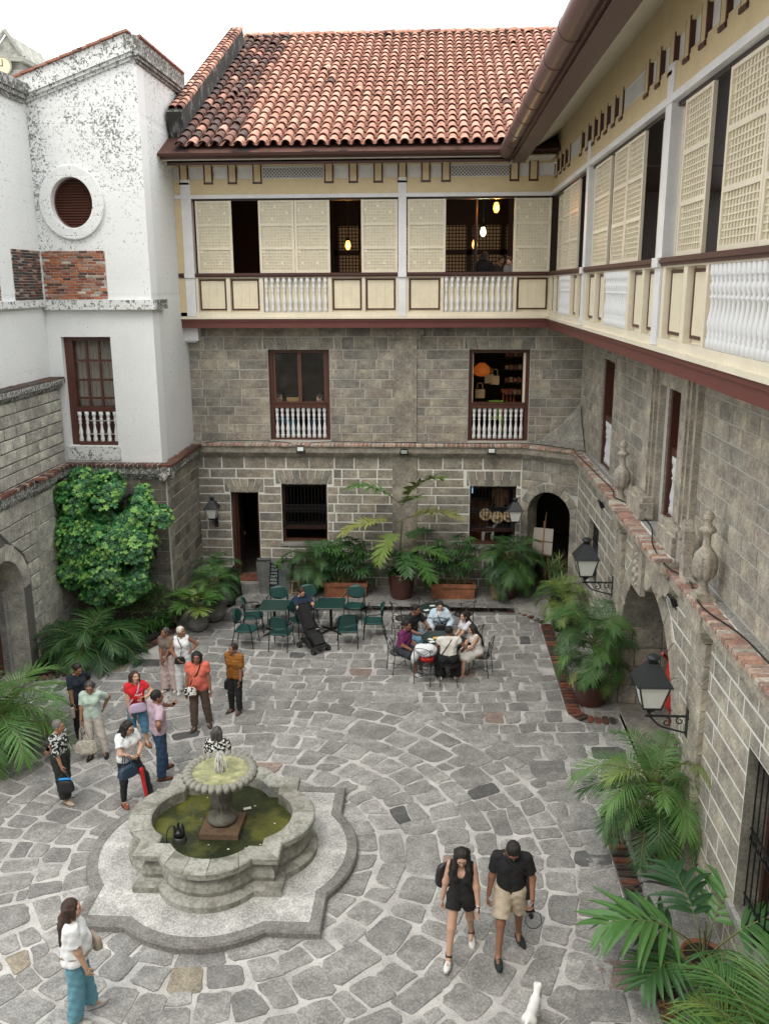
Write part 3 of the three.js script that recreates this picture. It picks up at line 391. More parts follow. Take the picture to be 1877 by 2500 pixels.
// ---------------------------------------------------------------- right wing
const right = thing('stone_wing', 'stone wing along the right side, with arched gateway and long shuttered cream gallery', 'building');
{
  const f1 = frame(3.75, 0, 0, 0, 1), f2 = frame(3.92, 0, 0, 0, 1);
  const arch = { uc: -15.03, a: 2.0, v0: 0.15, vs: 1.5, b: 1.88 }, wE = { u0: -21.2, u1: -19.9, v0: 1.5, v1: 3.0 }, wF = { u0: -9.85, u1: -8.3, v0: 0.95, v1: 3.1 };
  const near = (u) => 1 / Math.max(2, -u - 5) ** 2 * 100;
  const lower = wallPart(right, f1, -23.06, -3, -0.1, 3.9, [arch, wE, wF], 1.0, MORTAR_W, STONE[0]);
  ashlar(lower, f1, { seed: 31, u0: -23.0, u1: -6.2, holes: [grow(arch, 0.42), wE, wF], courses: [0.15, 0.48, 0.8, 1.12, 1.44, 1.76, 2.08, 2.4, 2.72, 3.04, 3.32, 3.6, 3.9], len: [0.55, 0.8], mats: STONE_R, gap: 0.036, h: 0.003, vary: 0.002, bev: 0.002, rough: 0.001, near, tilt: 0.003 });
  voussoirs(lower, f1, arch, 0.4, 13, STONE_R, 33);
  for (const s of [-1, 1]) for (let k = 0; k < 4; k++) { const a = arch.uc + s * 2.02, b = arch.uc + s * 2.4; mesh('stone_block', prism([[Math.min(a, b), 0.16 + k * 0.335], [Math.max(a, b), 0.16 + k * 0.335], [Math.max(a, b), 0.47 + k * 0.335], [Math.min(a, b), 0.47 + k * 0.335]], 0.02, 0.008, f1), STONE_R[k], lower); }
  // deep stone reveal of the gateway and the dark passage behind
  const jf = frame(3.75, 0, -17.02, 1, 0), jam = wallPart(right, jf, 0.0, 2.6, 0.1, 3.9, [], 0.1, MORTAR_D, STONE[0], 'passage_wall');
  ashlar(jam, jf, { seed: 35, u0: 0.02, u1: 2.55, courses: [0.15, 0.55, 0.95, 1.35, 1.75, 2.15, 2.55, 2.95, 3.4], len: [0.6, 0.95], mats: [STONE[3], STONE_R[0], STONE[4]], gap: 0.016 });
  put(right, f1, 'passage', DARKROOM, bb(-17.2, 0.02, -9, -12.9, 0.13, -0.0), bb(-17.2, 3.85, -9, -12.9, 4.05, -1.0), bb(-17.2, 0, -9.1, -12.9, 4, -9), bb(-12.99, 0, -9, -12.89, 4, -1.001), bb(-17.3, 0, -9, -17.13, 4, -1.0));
  // pilasters, corbelled balcony over the gateway
  for (const [a, b] of [[-17.62, -17.06], [-12.12, -11.5]]) {
    const pl = put(right, f1, 'pilaster', TRIM_R, bb(a, 0.13, 0.004, b, 0.4, 0.1)); for (let k = 0; k < 10; k++) mesh('stone_block', prism([[a, 0.41 + k * 0.33], [b, 0.41 + k * 0.33], [b, 0.725 + k * 0.33], [a, 0.725 + k * 0.33]], 0.09, 0.012, f1), STONE_R[k % 4], pl);
    put(pl, f1, 'pilaster_cap', TRIM_R, bb(a - 0.02, 3.72, 0.005, b + 0.02, 3.8, 0.13), bb(a - 0.06, 3.8, 0.005, b + 0.06, 3.9, 0.18), bb(a - 0.1, 3.9, 0.005, b + 0.1, 4.2, 0.215));
  }
  ledge(right, f1, -23.0, -16.95, 0.22, 0.16, 4.25, BRICK_P, TRIM_R, 43); ledge(right, f1, -16.93, -13.15, 0.42, 0.16, 4.4, BRICK_P, TRIM_R, 44); ledge(right, f1, -13.13, -5.2, 0.24, 0.16, 4.25, BRICK_P, TRIM_R, 45);
  { // scalloped apron and carved keystone below the balcony
    const s = new THREE.Shape(); s.moveTo(-15.55, 4.0); s.lineTo(-13.2, 4.0); s.lineTo(-13.2, 3.88); s.quadraticCurveTo(-13.25, 3.7, -13.5, 3.72); s.quadraticCurveTo(-13.6, 3.55, -13.85, 3.62); s.quadraticCurveTo(-14.0, 3.5, -14.2, 3.62); s.lineTo(-14.5, 3.42); s.lineTo(-15.55, 3.42);
    put(right, f1, 'apron', TRIM_R, T(new THREE.ExtrudeGeometry(s, { depth: 0.16, bevelEnabled: true, bevelSize: 0.012, bevelThickness: 0.012, bevelSegments: 1 }), 0, 0, 0.01));
    const k = put(right, f1, 'keystone', TRIM_R, bb(-15.4, 3.25, 0.15, -14.7, 4.0, 0.24)); for (const [v, w] of [[3.42, 0.07], [3.58, 0.09], [3.74, 0.07], [3.88, 0.05]]) put(k, f1, 'carving', TRIM_R, T(new THREE.SphereGeometry(w, 10, 8), -15.05, v, 0.24), T(new THREE.SphereGeometry(w * 0.7, 8, 6), -15.05 - w, v - 0.05, 0.235), T(new THREE.SphereGeometry(w * 0.7, 8, 6), -15.05 + w, v - 0.05, 0.235));
    // scroll bracket at the near end of the balcony
    const c = [[-13.0, 4.42], [-12.93, 4.98], [-12.78, 5.08], [-12.66, 4.95], [-12.66, 4.6], [-12.58, 4.3], [-12.42, 4.26], [-12.42, 4.1], [-12.62, 4.1], [-12.75, 4.3], [-12.8, 4.6], [-12.86, 4.42]], h = new THREE.Shape(c.map((p) => new THREE.Vector2(...p)));
    put(right, f1, 'scroll_bracket', TRIM_R, T(new THREE.ExtrudeGeometry(h, { depth: 0.12, bevelEnabled: true, bevelSize: 0.02, bevelThickness: 0.02, bevelSegments: 2 }), 0, 0, 0.02), T(new THREE.TorusGeometry(0.09, 0.035, 6, 14), -12.82, 4.9, 0.15));
  }
  // upper wall with two balcony doors
  const w1 = { u0: -21.3, u1: -20.0, v0: 4.28, v1: 6.75 }, w2 = { u0: -15.3, u1: -14.2, v0: 4.55, v1: 6.75 };
  const upper = wallPart(right, f2, -24.2, -3, 3.9, 7.45, [w1, w2], 0.6, MORTAR_M, STONE_R[0]);
  ashlar(upper, f2, { seed: 37, u0: -24.15, u1: -6.6, holes: [w1, w2, { u0: -16.4, u1: -13.3, v0: 4.2, v1: 7.3 }], courses: [4.26, 4.52, 4.78, 5.04, 5.3, 5.56, 5.82, 6.08, 6.34, 6.6, 6.86, 7.12, 7.42], len: [0.5, 0.85], mats: STONE_R, gap: 0.018, h: 0.006, vary: 0.004, bev: 0.003, near, tilt: 0.008 });
  for (const [a, b] of [[-16.4, -15.5], [-14.1, -13.3]]) { put(right, f2, 'door_surround', TRIM_R, bb(a, 4.26, 0.004, b, 7.3, 0.1), bb(a + 0.12, 4.8, 0.1, b - 0.12, 7.2, 0.16), bb(a + 0.28, 4.85, 0.16, b - 0.2, 7.15, 0.2)); put(right, f2, 'pedestal', TRIM_R, bb(a - 0.08, 4.41, 0.1, b + 0.08, 4.7, 0.34), bb(a - 0.03, 4.7, 0.1, b + 0.03, 4.79, 0.28)); }
  put(right, f2, 'door_surround', TRIM_R, bb(-15.5, 6.76, 0.004, -14.1, 7.3, 0.1));
  for (const [w, n, s] of [[w1, 6, 5.32], [w2, 6, 5.6]]) {
    const fr = put(right, f2, 'window_frame', FRAMEWOOD, bb(w.u0, w.v0, -0.36, w.u0 + 0.1, w.v1, -0.04), bb(w.u1 - 0.08, w.v0, -0.36, w.u1, w.v1, -0.2), bb(w.u0 + .1, w.v1 - 0.08, -0.36, w.u1 - .08, w.v1, -0.1), bb(w.u0 + .1, s, -0.2, w.u1 - .08, s + 0.14, -0.08), bb(w.u0 + .1, w.v0, -0.2, w.u1 - .08, w.v0 + 0.06, -0.06));
    balusters(fr, f2, w.u0 + 0.12, w.u1 - 0.08, n, w.v0 + 0.06, s, -0.13, 1);
    put(fr, f2, 'window_shutter', CREAM, bb(w.u0 + 0.14, w.v0 + .06, -1.0, w.u0 + 0.19, w.v1 - .08, -0.37));
  }
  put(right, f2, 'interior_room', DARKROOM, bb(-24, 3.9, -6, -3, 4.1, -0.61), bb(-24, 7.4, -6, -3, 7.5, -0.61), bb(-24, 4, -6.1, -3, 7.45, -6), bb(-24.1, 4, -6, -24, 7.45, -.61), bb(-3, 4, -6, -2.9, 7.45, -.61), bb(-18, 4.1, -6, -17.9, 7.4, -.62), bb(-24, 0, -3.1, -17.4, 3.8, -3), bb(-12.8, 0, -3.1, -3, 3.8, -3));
  for (const [w, c] of [[wE, 8], [wF, 9]]) { const fr = put(right, f1, 'window_frame', FRAMEWOOD, bb(w.u0, w.v0, -0.45, w.u0 + 0.07, w.v1, -0.3), bb(w.u1 - 0.07, w.v0, -0.45, w.u1, w.v1, -0.3), bb(w.u0 + .07, w.v1 - 0.08, -0.45, w.u1 - .07, w.v1, -0.3)), l = []; for (let i = 0; i <= c; i++) { const u = mix(w.u0 + 0.04, w.u1 - 0.04, i / c); l.push(rod([u, w.v0, -0.12], [u, w.v1, -0.12], 0.01)); } for (const v of [w.v0 + 0.15, w.v0 + 0.9, w.v0 + 1.05, w.v1 - 0.15]) l.push(bb(w.u0, v, -0.13, w.u1, v + 0.025, -0.11)); for (let i = 0; i < c; i++) l.push(T(new THREE.TorusGeometry(0.06, 0.009, 5, 10), mix(w.u0 + 0.04, w.u1 - 0.04, (i + .5) / c), w.v0 + 0.98, -0.1)); put(fr, f1, 'window_bars', BLACKIRON, l); }
  put(right, f1, 'window_sill', CEMENT, bb(-9.95, 0.85, -0.4, -8.2, 0.95, 0.06));
  // gallery and eaves
  const fg = frame(2.89, 0, 0, 0, 1);
  gallery(right, fg, { u0: -23.68, u1: -4.6, posts: [[-18.28, -18.0], [-12.25, -11.95], [-6.2, -5.9]],
    dado: [[-23.4, -22.67], [-22.56, -21.83], [-19.86, -19.07], [-18.98, -18.33], [-17.88, -16.98], [-16.8, -16.08], [-13.88, -13.1], [-12.95, -12.3], [-11.78, -10.96], [-10.76, -10.08], [-7.8, -7.0]],
    stiles: [[-23.5, -23.41], [-22.66, -22.57], [-21.82, -21.72], [-20.0, -19.87], [-19.06, -18.99], [-17.98, -17.89], [-16.97, -16.82], [-16.06, -15.96], [-14.04, -13.89], [-13.09, -12.97], [-11.93, -11.79], [-10.94, -10.78], [-10.06, -9.97], [-7.94, -7.82]],
    bal: [[-21.7, -20.02, 12], [-15.94, -14.06, 13], [-9.93, -7.96, 14]],
    panels: [[-23.3, -22.05, -0.1, 10], [-21.98, -20.8, -0.03, 10], [-20.79, -19.6, -0.03, 10], [-18.82, -17.9, -0.1, 10], [-17.75, -16.2, -0.03, 10], [-15.9, -14.82, -0.03, 10], [-14.81, -13.7, -0.03, 10], [-12.95, -11.9, -0.1, 10], [-11.6, -10.5, -0.03, 10], [-9.93, -8.72, -0.03, 11], [-8.71, -7.5, -0.03, 11]],
    brackets: [-23.0, -22.29, -21.63, -20.92, -19.3, -18.53, -17.85, -17.24, -16.6, -15.91, -15.29, -13.55, -12.89, -12.2, -11.51, -10.85, -10.15, -9.5, -8.0], grilles: [[-20.8, -19.4], [-15.15, -13.68], [-9.38, -8.12]] });
  put(right, fg, 'hall', DARKWOOD, bb(-23.6, 7.45, -6.3, -4, 7.56, -0.3), bb(-23.6, 11.2, -6.3, -4, 11.32, -0.2), bb(-16.4, 7.5, -6.3, -4, 11.3, -6.2), bb(-4.1, 7.5, -6.3, -4, 11.3, -.2));
  put(right, fg, 'soffit', SOFFIT, T(bb(-23.5, -0.015, -0.6, -4, 0.015, 0.6), 0, 11.58, 0.5, 0.58), bb(-23.7, 11.27, 0.93, -4, 11.29, 1.1));
  put(right, fg, 'fascia', BROWN, bb(-22.7, 11.2, 1.0, -4, 11.42, 1.1), bb(-22.7, 11.24, 1.1, -4, 11.3, 1.16), bb(-22.6, 11.38, 1.1, -4, 11.43, 1.2), bb(-22.7, 11.185, 0.82, -4, 11.2, 1.12)); put(right, fg, 'eave_board', BROWN, bb(-22.6, 11.3, 1.105, -4, 11.37, 1.22));
  put(right, fg, 'gutter', M([0.12, 0.062, 0.055], { rough: 0.45, metal: 0.1 }), T(new THREE.CylinderGeometry(0.17, 0.17, 18.7, 18), -13.35, 11.45, 1.25, 0, 0, Math.PI / 2), ...[-21, -19.6, -18, -16.6, -15.2, -13.7, -12.2].map((u) => T(new THREE.TorusGeometry(0.173, 0.007, 5, 18), u, 11.45, 1.25, 0, Math.PI / 2)));
  put(right, fg, 'roof', M([0.2, 0.1, 0.08], { rough: 0.9, map: tileMap }), T(bb(-22.5, 0, -12, -4, 0.1, 0), 0, 11.62, 1.2, 0.42));
}
rebase(right, V(3.75, 0, -14));

// ---------------------------------------------------------------- white corner house on its grey stone base
const molds = (seed, dens, asp = 1, cells = 44, joints = 0) => tex(1024, 1024, (u, v) => {      // lime wash with black mould where the zoom shows it
  const n = fb(u * asp, v, 14, seed, 4), hf = fb(u * asp, v, cells, seed + 3, 3) * 0.6 + fb(u * asp * 1.3, v * .8, cells * 3, seed + 13, 2) * 0.4, jl = joints ? Math.max(Math.abs(((v * joints) % 1) - 0.5) > 0.487 ? 1 : 0, Math.abs(((u * joints * asp * 0.55 + (Math.floor(v * joints) % 2) * 0.5) % 1) - 0.5) > 0.493 ? 1 : 0) : 0, d = dens(u, v) + (n - 0.5) * 0.75 + jl * 0.34, k = sstep(0.76 - d * 0.36, 0.86 - d * 0.34, hf) * (0.5 + 0.5 * tn(u * asp, v, cells * 2, seed + 6));
  const g = 240 + (n - 0.5) * 12 + (tn(u * asp, v, cells * 3, seed + 9) - .5) * 10; return [mix(g, 88, k), mix(g + 1, 88, k), mix(g, 84, k)];
});
const PLB = rep(tex(512, 512, (u, v) => { const cj = Math.abs((v * 6) % 1 - 0.5) > 0.485 ? 1 : 0; return [132 + (fb(u, v, 14, 17, 5) - 0.5) * 190 - cj * 60]; }, false), 2.6);
const plaster = (map) => { const m = M([0.87, 0.88, 0.88], { rough: 0.92, map, bump: PLB, bs: 0.012 }); m.bumpMap = null; return m; };
const fitUV = (g, m) => { g = clean(g); const p = g.attributes.position, n = g.attributes.normal, uv = new Float32Array(p.count * 2); for (let i = 0; i < p.count; i++) { const q = m(p.getX(i), p.getY(i), p.getZ(i)); uv[i * 2] = q[0]; uv[i * 2 + 1] = q[1]; } g.setAttribute('uv', new THREE.BufferAttribute(uv, 2)); return g; };
const house = thing('white_house', 'whitewashed mouldy house corner with round louvred window, on a grey stone base', 'building');
{
  const zf = -21.23, f = frame(0, 0, zf, 1, 0), fr_ = frame(-6.6, 0, 0, 0, -1), fl = frame(-9.16, 0, 0, 0, -1);
  const WF = M([0.87, 0.885, 0.885], { rough: 0.92, map: molds(201, (u, v) => 0.22 + 0.34 * sstep(0.45, 0.95, v) + 0.36 * (1 - sstep(0.02, 0.22, u)) * sstep(.35, .6, v) - 0.3 * (1 - sstep(0.4, 0.5, v)), 0.286, 230, 27), bump: PLB, bs: 0.03 });
  const WR = M([0.87, 0.885, 0.885], { rough: 0.92, map: molds(211, (u, v) => 0.24 + 0.25 * sstep(0.75, 1, v) + 0.5 * sstep(0.55, 0.9, u) * sstep(0.72, 0.86, v) - 0.2 * (1 - sstep(0.5, 0.8, v)), 0.46, 230, 27), bump: PLB, bs: 0.03 });
  const WL = M([0.87, 0.885, 0.885], { rough: 0.92, map: molds(221, (u, v) => 0.18 * sstep(0.4, 1, v) + 0.04, 1, 230, 27), bump: PLB, bs: 0.03 });
  const DIRT = M([0.8, 0.81, 0.8], { rough: 0.95, map: rep(molds(231, () => 0.66), 2.4), bump: PLB, bs: 0.02 }), DIRT2 = M([0.62, 0.62, 0.6], { rough: 0.95, map: rep(molds(241, () => 1.05), 2.0), bump: PLB, bs: 0.02 });
  const RING = M([0.85, 0.86, 0.86], { rough: 0.93, map: rep(molds(261, () => 0.22), 2.4), bump: PLB, bs: 0.02 });
  for (const m of [WF, WR, WL]) { m.map.wrapS = m.map.wrapT = THREE.ClampToEdgeWrapping; }
  const win = { u0: -8.84, u1: -7.65, v0: 4.64, v1: 7.25 }, rk = { uc: -8.28, a: 0.5, b: 0.57, v: 10.26 };
  const sh = new THREE.Shape([[-9.2, 4.2], [-6.6, 4.2], [-6.6, 13.25], [-9.2, 12.36]].map((p) => new THREE.Vector2(...p)));
  { const p = new THREE.Path(); p.moveTo(win.u0, win.v0); p.lineTo(win.u1, win.v0); p.lineTo(win.u1, win.v1); p.lineTo(win.u0, win.v1); p.closePath(); sh.holes.push(p); const e = new THREE.Path(); e.absellipse(rk.uc, rk.v, rk.a, rk.b, 0, Math.PI * 2, false); sh.holes.push(e); }
  const PW = M([0.84, 0.85, 0.85], { rough: 0.92, bump: PLB, bs: 0.02 });
  { const g = new THREE.ExtrudeGeometry(sh, { depth: 0.5, bevelEnabled: false, curveSegments: 40 }); g.translate(0, 0, -0.5); const gr = g.groups.slice(), c = fitUV(g, (x, y) => [(x + 9.2) / 2.6, (y - 4.2) / 9.1]); c.groups = gr; const o = new THREE.Mesh(c.applyMatrix4(f.m), [WF, PW]); o.name = 'front_wall'; o.castShadow = o.receiveShadow = true; house.add(o); }
  put(house, fr_, 'side_wall', WR, bb(0, 0, 0, 0.001, 0.001, 0.001)).geometry = fitUV(bb(21.73, 4.2, -0.45, 25.4, 13.25, 0), (x, y) => [(x - 21.2) / 4.2, (y - 4.2) / 9.1]).applyMatrix4(fr_.m);
  put(house, fl, 'side_wall', WL, bb(0, 0, 0, 0.001, 0.001, 0.001)).geometry = fitUV(bb(12, 4.2, -0.5, 21.228, 12.4, 0), (x, y) => [(x - 12) / 9.3, (y - 4.2) / 9.1]).applyMatrix4(fl.m);
  // raked and level cornices, parapets, tile coping
  const rake = Math.atan2(13.25 - 12.36, 2.6), cx = -7.9, cy = 12.805;
  const band = (v0, v1, w) => T(bx(2.75, v1 - v0, w), cx - Math.sin(rake) * (v0 + v1) / 2, cy + Math.cos(rake) * (v0 + v1) / 2, w / 2 + 0.002, 0, 0, rake);
  put(house, f, 'cornice', DIRT, band(0, 0.06, 0.05), band(0.06, 0.13, 0.11), band(0.13, 0.2, 0.16)); put(house, f, 'parapet', DIRT, band(0.2, 0.52, 0.1));
  put(house, fr_, 'cornice', DIRT2, bb(21.15, 13.16, 0.002, 25.0, 13.22, 0.05), bb(21.12, 13.22, 0.002, 25.0, 13.29, 0.1), bb(21.1, 13.29, 0.002, 25.0, 13.36, 0.14)); put(house, fr_, 'parapet', DIRT2, T(bb(-1.95, 0, -0.2, 1.95, 0.34, 0.08), 23.05, 13.36, 0.0, 0, 0, 0));
  put(house, f, 'roof', M([0.4, 0.18, 0.13], { map: tileMap }), T(bx(2.9, 0.06, 3.6), cx + 0.05, cy + 0.45, -1.85, 0, 0, rake));
  const CT = [[0.52, 0.24, 0.17], [0.46, 0.2, 0.15], [0.5, 0.28, 0.22]].map((k) => M(k, { map: tileMap, rough: 0.85 }));
  for (let i = 0; i < 9; i++) { const t = (i + 0.5) / 9 - 0.5; put(house, f, 'coping_tile', CT[i % 3], T(bx(0.33, 0.045, 0.3), cx + Math.cos(rake) * t * 2.9 - Math.sin(rake) * 0.55, cy + Math.sin(rake) * t * 2.9 + Math.cos(rake) * 0.55, 0.02, 0, 0, rake - 0.05)); }
  put(house, fl, 'cornice', DIRT2, bb(12, 12.33, 0.002, 21.05, 12.42, 0.06), bb(12, 12.42, 0.002, 21.05, 12.52, 0.12), bb(12, 12.52, -0.3, 21.2, 12.74, 0.16));
  // louvred round window with its plaster ring
  put(house, f, 'window_ring', RING, (() => { const s = new THREE.Shape(); s.absellipse(rk.uc, rk.v, 0.73, 0.79, 0, Math.PI * 2, false); const h = new THREE.Path(); h.absellipse(rk.uc, rk.v, rk.a, rk.b, 0, Math.PI * 2, true); s.holes.push(h); return T(new THREE.ExtrudeGeometry(s, { depth: 0.06, bevelEnabled: true, bevelSize: 0.02, bevelThickness: 0.02, bevelSegments: 2, curveSegments: 40 }), 0, 0, 0.004); })());
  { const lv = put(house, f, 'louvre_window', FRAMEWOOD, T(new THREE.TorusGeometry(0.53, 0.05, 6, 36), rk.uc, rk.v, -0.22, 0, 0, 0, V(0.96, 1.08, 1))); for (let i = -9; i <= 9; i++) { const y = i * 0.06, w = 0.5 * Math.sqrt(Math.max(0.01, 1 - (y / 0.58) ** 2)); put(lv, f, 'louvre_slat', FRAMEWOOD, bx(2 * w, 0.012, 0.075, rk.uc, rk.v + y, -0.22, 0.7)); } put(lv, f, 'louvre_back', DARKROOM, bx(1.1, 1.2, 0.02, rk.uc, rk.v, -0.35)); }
  // string course, brick patches where the plaster has come off
  put(house, f, 'string_course', DIRT, bb(-9.1, 7.88, 0.002, -6.48, 8.1, 0.16)); put(house, fr_, 'string_course', DIRT2, bb(21.2, 7.88, 0.002, 22.05, 8.1, 0.14)); put(house, fl, 'string_course', DIRT, bb(12, 7.95, 0.002, 21.23, 8.1, 0.12));
  const patch = (f, u0, u1, v0, v1, mats, seed) => { const r = rng(seed), o = put(house, f, 'brick_patch', MORTAR_M, bb(u0, v0, 0.001, u1, v1, 0.006)), l = []; for (let v = v0, k = 0; v < v1 - 0.02; v += 0.061, k++) for (let u = u0 - (k % 2) * 0.1 - r() * 0.05; u < u1 - 0.02;) { const w = 0.2 + (r() - 0.5) * 0.03, a = Math.max(u0 + r() * 0.02, u), b = Math.min(u1 - r() * .02, u + w - 0.012); if (b - a > 0.04) l.push([prism([[a, v], [b, v], [b, v + 0.049], [a, v + 0.049]], 0.014 + r() * 0.01, 0.005, f, { rand: r, tilt: 0.05 }), mats[Math.floor(r() * mats.length)], b - a]); u += w; } pieces(o, 'brick', l, 280); };
  patch(f, -9.12, -7.62, 8.12, 9.2, [M([0.44, 0.15, 0.09], { map: stoneMap }), M([0.6, 0.2, 0.09], { map: stoneMap }), BRICK[1], M([0.5, 0.26, 0.2], { map: stoneMap }), BRICK_P[1], M([0.66, 0.24, 0.11], { map: stoneMap }), BRICK[4], BRICK_P[4]], 51); patch(fl, 19.75, 21.2, 8.12, 9.2, [BRICK[2], BRICK[4], BRICK_P[3], M([0.03, 0.028, 0.027]), M([0.045, 0.04, 0.038])], 52); patch(fl, 17.2, 19.1, 8.12, 9.2, [BRICK[2], BRICK_P[0], BRICK_P[1]], 53);
  // tall window with curtains and balustrade
  { const c = -8.24, fr = put(house, f, 'window_frame', FRAMEWOOD, bb(win.u0, win.v0, -0.34, win.u0 + 0.2, win.v1, -0.16), bb(win.u1 - 0.06, win.v0, -0.34, win.u1, win.v1, -0.16), bb(win.u0 + .2, win.v1 - 0.1, -0.34, win.u1 - .06, win.v1, -0.16), bb(win.u0 + .2, 5.46, -0.34, win.u1 - .06, 5.58, -0.1), bb(win.u0 + .2, 4.64, -0.34, win.u1 - .06, 4.74, -0.1), bb(win.u0 + .2, 4.74, -0.34, win.u1 - .06, 5.46, -0.3), ...[0.33, 0.66].map((t) => bx(0.05, 1.6, 0.06, mix(win.u0 + 0.2, win.u1 - .06, t), 6.37, -0.24)), ...[5.78, 6.22, 6.68].map((v) => bx(0.93, 0.05, 0.058, mix(win.u0 + 0.2, win.u1 - .06, 0.5), v, -0.24)));
    balusters(fr, f, win.u0 + 0.16, win.u1 + 0.02, 6, 4.74, 5.46, -0.12, 0.95); put(fr, f, 'rail_outline', WHITE, bb(-8.5, 4.87, -0.3, -7.72, 4.9, -0.28), bb(-8.5, 5.2, -0.3, -7.72, 5.23, -0.28), bb(-8.5, 4.9, -0.3, -8.47, 5.2, -0.28));
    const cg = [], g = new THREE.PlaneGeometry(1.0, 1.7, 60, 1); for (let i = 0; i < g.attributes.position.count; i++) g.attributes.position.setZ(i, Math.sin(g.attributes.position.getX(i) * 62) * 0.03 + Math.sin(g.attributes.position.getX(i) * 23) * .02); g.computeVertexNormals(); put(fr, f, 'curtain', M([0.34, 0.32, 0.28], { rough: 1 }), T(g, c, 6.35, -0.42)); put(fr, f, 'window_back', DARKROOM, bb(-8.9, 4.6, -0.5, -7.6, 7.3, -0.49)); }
  // grey stone base and its brick-capped ledge
  const bf = frame(0, 0, -21.1, 1, 0), br = frame(-6.48, 0, 0, 0, -1), DK = [0.20, 0.235, 0.27, 0.30].map((k) => stoneTone(k, 0.01));
  const b1 = wallPart(house, bf, -9.0, -6.48, -0.1, 3.9, [], 0.4, MORTAR_M, MORTAR_M, 'base_wall'); ashlar(b1, bf, { seed: 61, u0: -9, u1: -6.5, courses: [0.1, 0.42, 0.74, 1.06, 1.38, 1.7, 2.02, 2.34, 2.66, 2.98, 3.3, 3.6, 3.9], len: [0.5, 0.7], mats: DK, gap: 0.018 });
  const b2 = wallPart(house, br, 21.502, 24.1, -0.1, 3.9, [], 0.4, MORTAR_W, MORTAR_W, 'base_wall'); ashlar(b2, br, { seed: 63, u0: 21.12, u1: 24.0, courses: [0.1, 0.42, 0.74, 1.06, 1.38, 1.7, 2.02, 2.34, 2.66, 2.98, 3.3, 3.6, 3.9], len: [0.45, 0.65], mats: [STONE[0], STONE[1], STONE[2], DK[2]], gap: 0.026 });
  ledge(house, bf, -9.0, -6.3, 0.2, 0.14, 4.25, [BRICK[4], BRICK[2], BRICK[4], BRICK[4]], DIRT2, 65); ledge(house, br, 20.9, 24.0, 0.2, 0.14, 4.25, [BRICK[4], BRICK[2], BRICK[4], BRICK[0]], DIRT2, 66);
  put(house, f, 'sill_block', DIRT, bb(-8.9, 4.3, 0.002, -7.6, 4.63, 0.05));
}
rebase(house, V(-7.9, 0, -21.2));

// ---------------------------------------------------------------- left stone wall with the arched door
const leftWall = thing('stone_wall', 'weathered pale stone wall at the left edge, with moulded coping and arched doorway', 'wall');
{
  const f = frame(-8.95, 0, 0, 0, -1), arch = { uc: 17.4, a: 0.88, v0: 0, vs: 1.98, b: 0.86 };
  const w = wallPart(leftWall, f, 11, 21.1, -0.1, 6.05, [arch], 0.7, MORTAR_D, STONE_L[2], 'wall_core');
  ashlar(w, f, { seed: 71, u0: 14.6, u1: 21.08, holes: [grow(arch, 0.36)], courses: [0.0, 0.4, 0.78, 1.12, 1.46, 1.8, 2.14, 2.46, 2.8, 3.12, 3.5, 3.9, 4.27, 4.55, 4.76, 5.02, 5.28, 5.53, 5.79, 6.04], len: [0.48, 0.7], mats: STONE_L, gap: 0.024, h: 0.03, bev: 0.014, vary: 0.012, tilt: 0.03 });
  voussoirs(w, f, arch, 0.34, 9, STONE_L, 73);
  put(leftWall, f, 'pilaster', TRIM_L, bb(19.1, 0, 0.004, 20.0, 0.5, 0.12)); for (let k = 0; k < 10; k++) mesh('pilaster_block', prism([[19.1, 0.51 + k * 0.335], [20.0, 0.51 + k * 0.335], [20.0, 0.835 + k * 0.335], [19.1, 0.835 + k * 0.335]], 0.1, 0.012, f), STONE_L[k % 4], leftWall);
  const COPD = M([0.09, 0.085, 0.078], { rough: 0.95, map: stoneMap }); const CD = M([0.5, 0.5, 0.48], { rough: 0.95, map: rep(molds(251, () => 0.95), 1.6) });
  ledge(leftWall, f, 14, 18.98, 0.16, 0.05, 4.25, [BRICK[4], BRICK[2], BRICK_P[3]], CD, 75); ledge(leftWall, f, 19.0, 20.1, 0.24, 0.05, 4.25, [BRICK[4], BRICK[0], BRICK_P[3]], CD, 76); ledge(leftWall, f, 20.12, 21.0, 0.16, 0.05, 4.25, [BRICK[4], BRICK_P[3]], CD, 77);
  put(leftWall, f, 'coping', CD, bb(11, 6.05, -0.25, 21.1, 6.1, 0.05), bb(11, 6.1, -0.25, 21.1, 6.17, 0.1), bb(11, 6.17, -0.25, 21.15, 6.29, 0.16)); { const r = rng(78); for (let u = 15; u < 21; u += 0.22) put(leftWall, f, 'coping_brick', [BRICK[4], COPD, COPD, BRICK[4], BRICK[2]][Math.floor(r() * 5)], bb(u, 6.29, -0.22, u + 0.205, 6.315 + r() * .01, 0.14 + r() * 0.02)); }
  put(leftWall, f, 'door', FRAMEWOOD, bb(16.5, 0, -0.62, 18.3, 2.9, -0.55)); put(leftWall, f, 'door_jamb', PAVE[5], bb(18.1, 0, -0.55, 18.28, 1.95, -0.4)); put(leftWall, f, 'floodlight_bracket', BLACKIRON, bb(20.3, 3.93, 0.01, 20.4, 4.0, 0.2));
}
rebase(leftWall, V(-8.95, 0, -17.5));

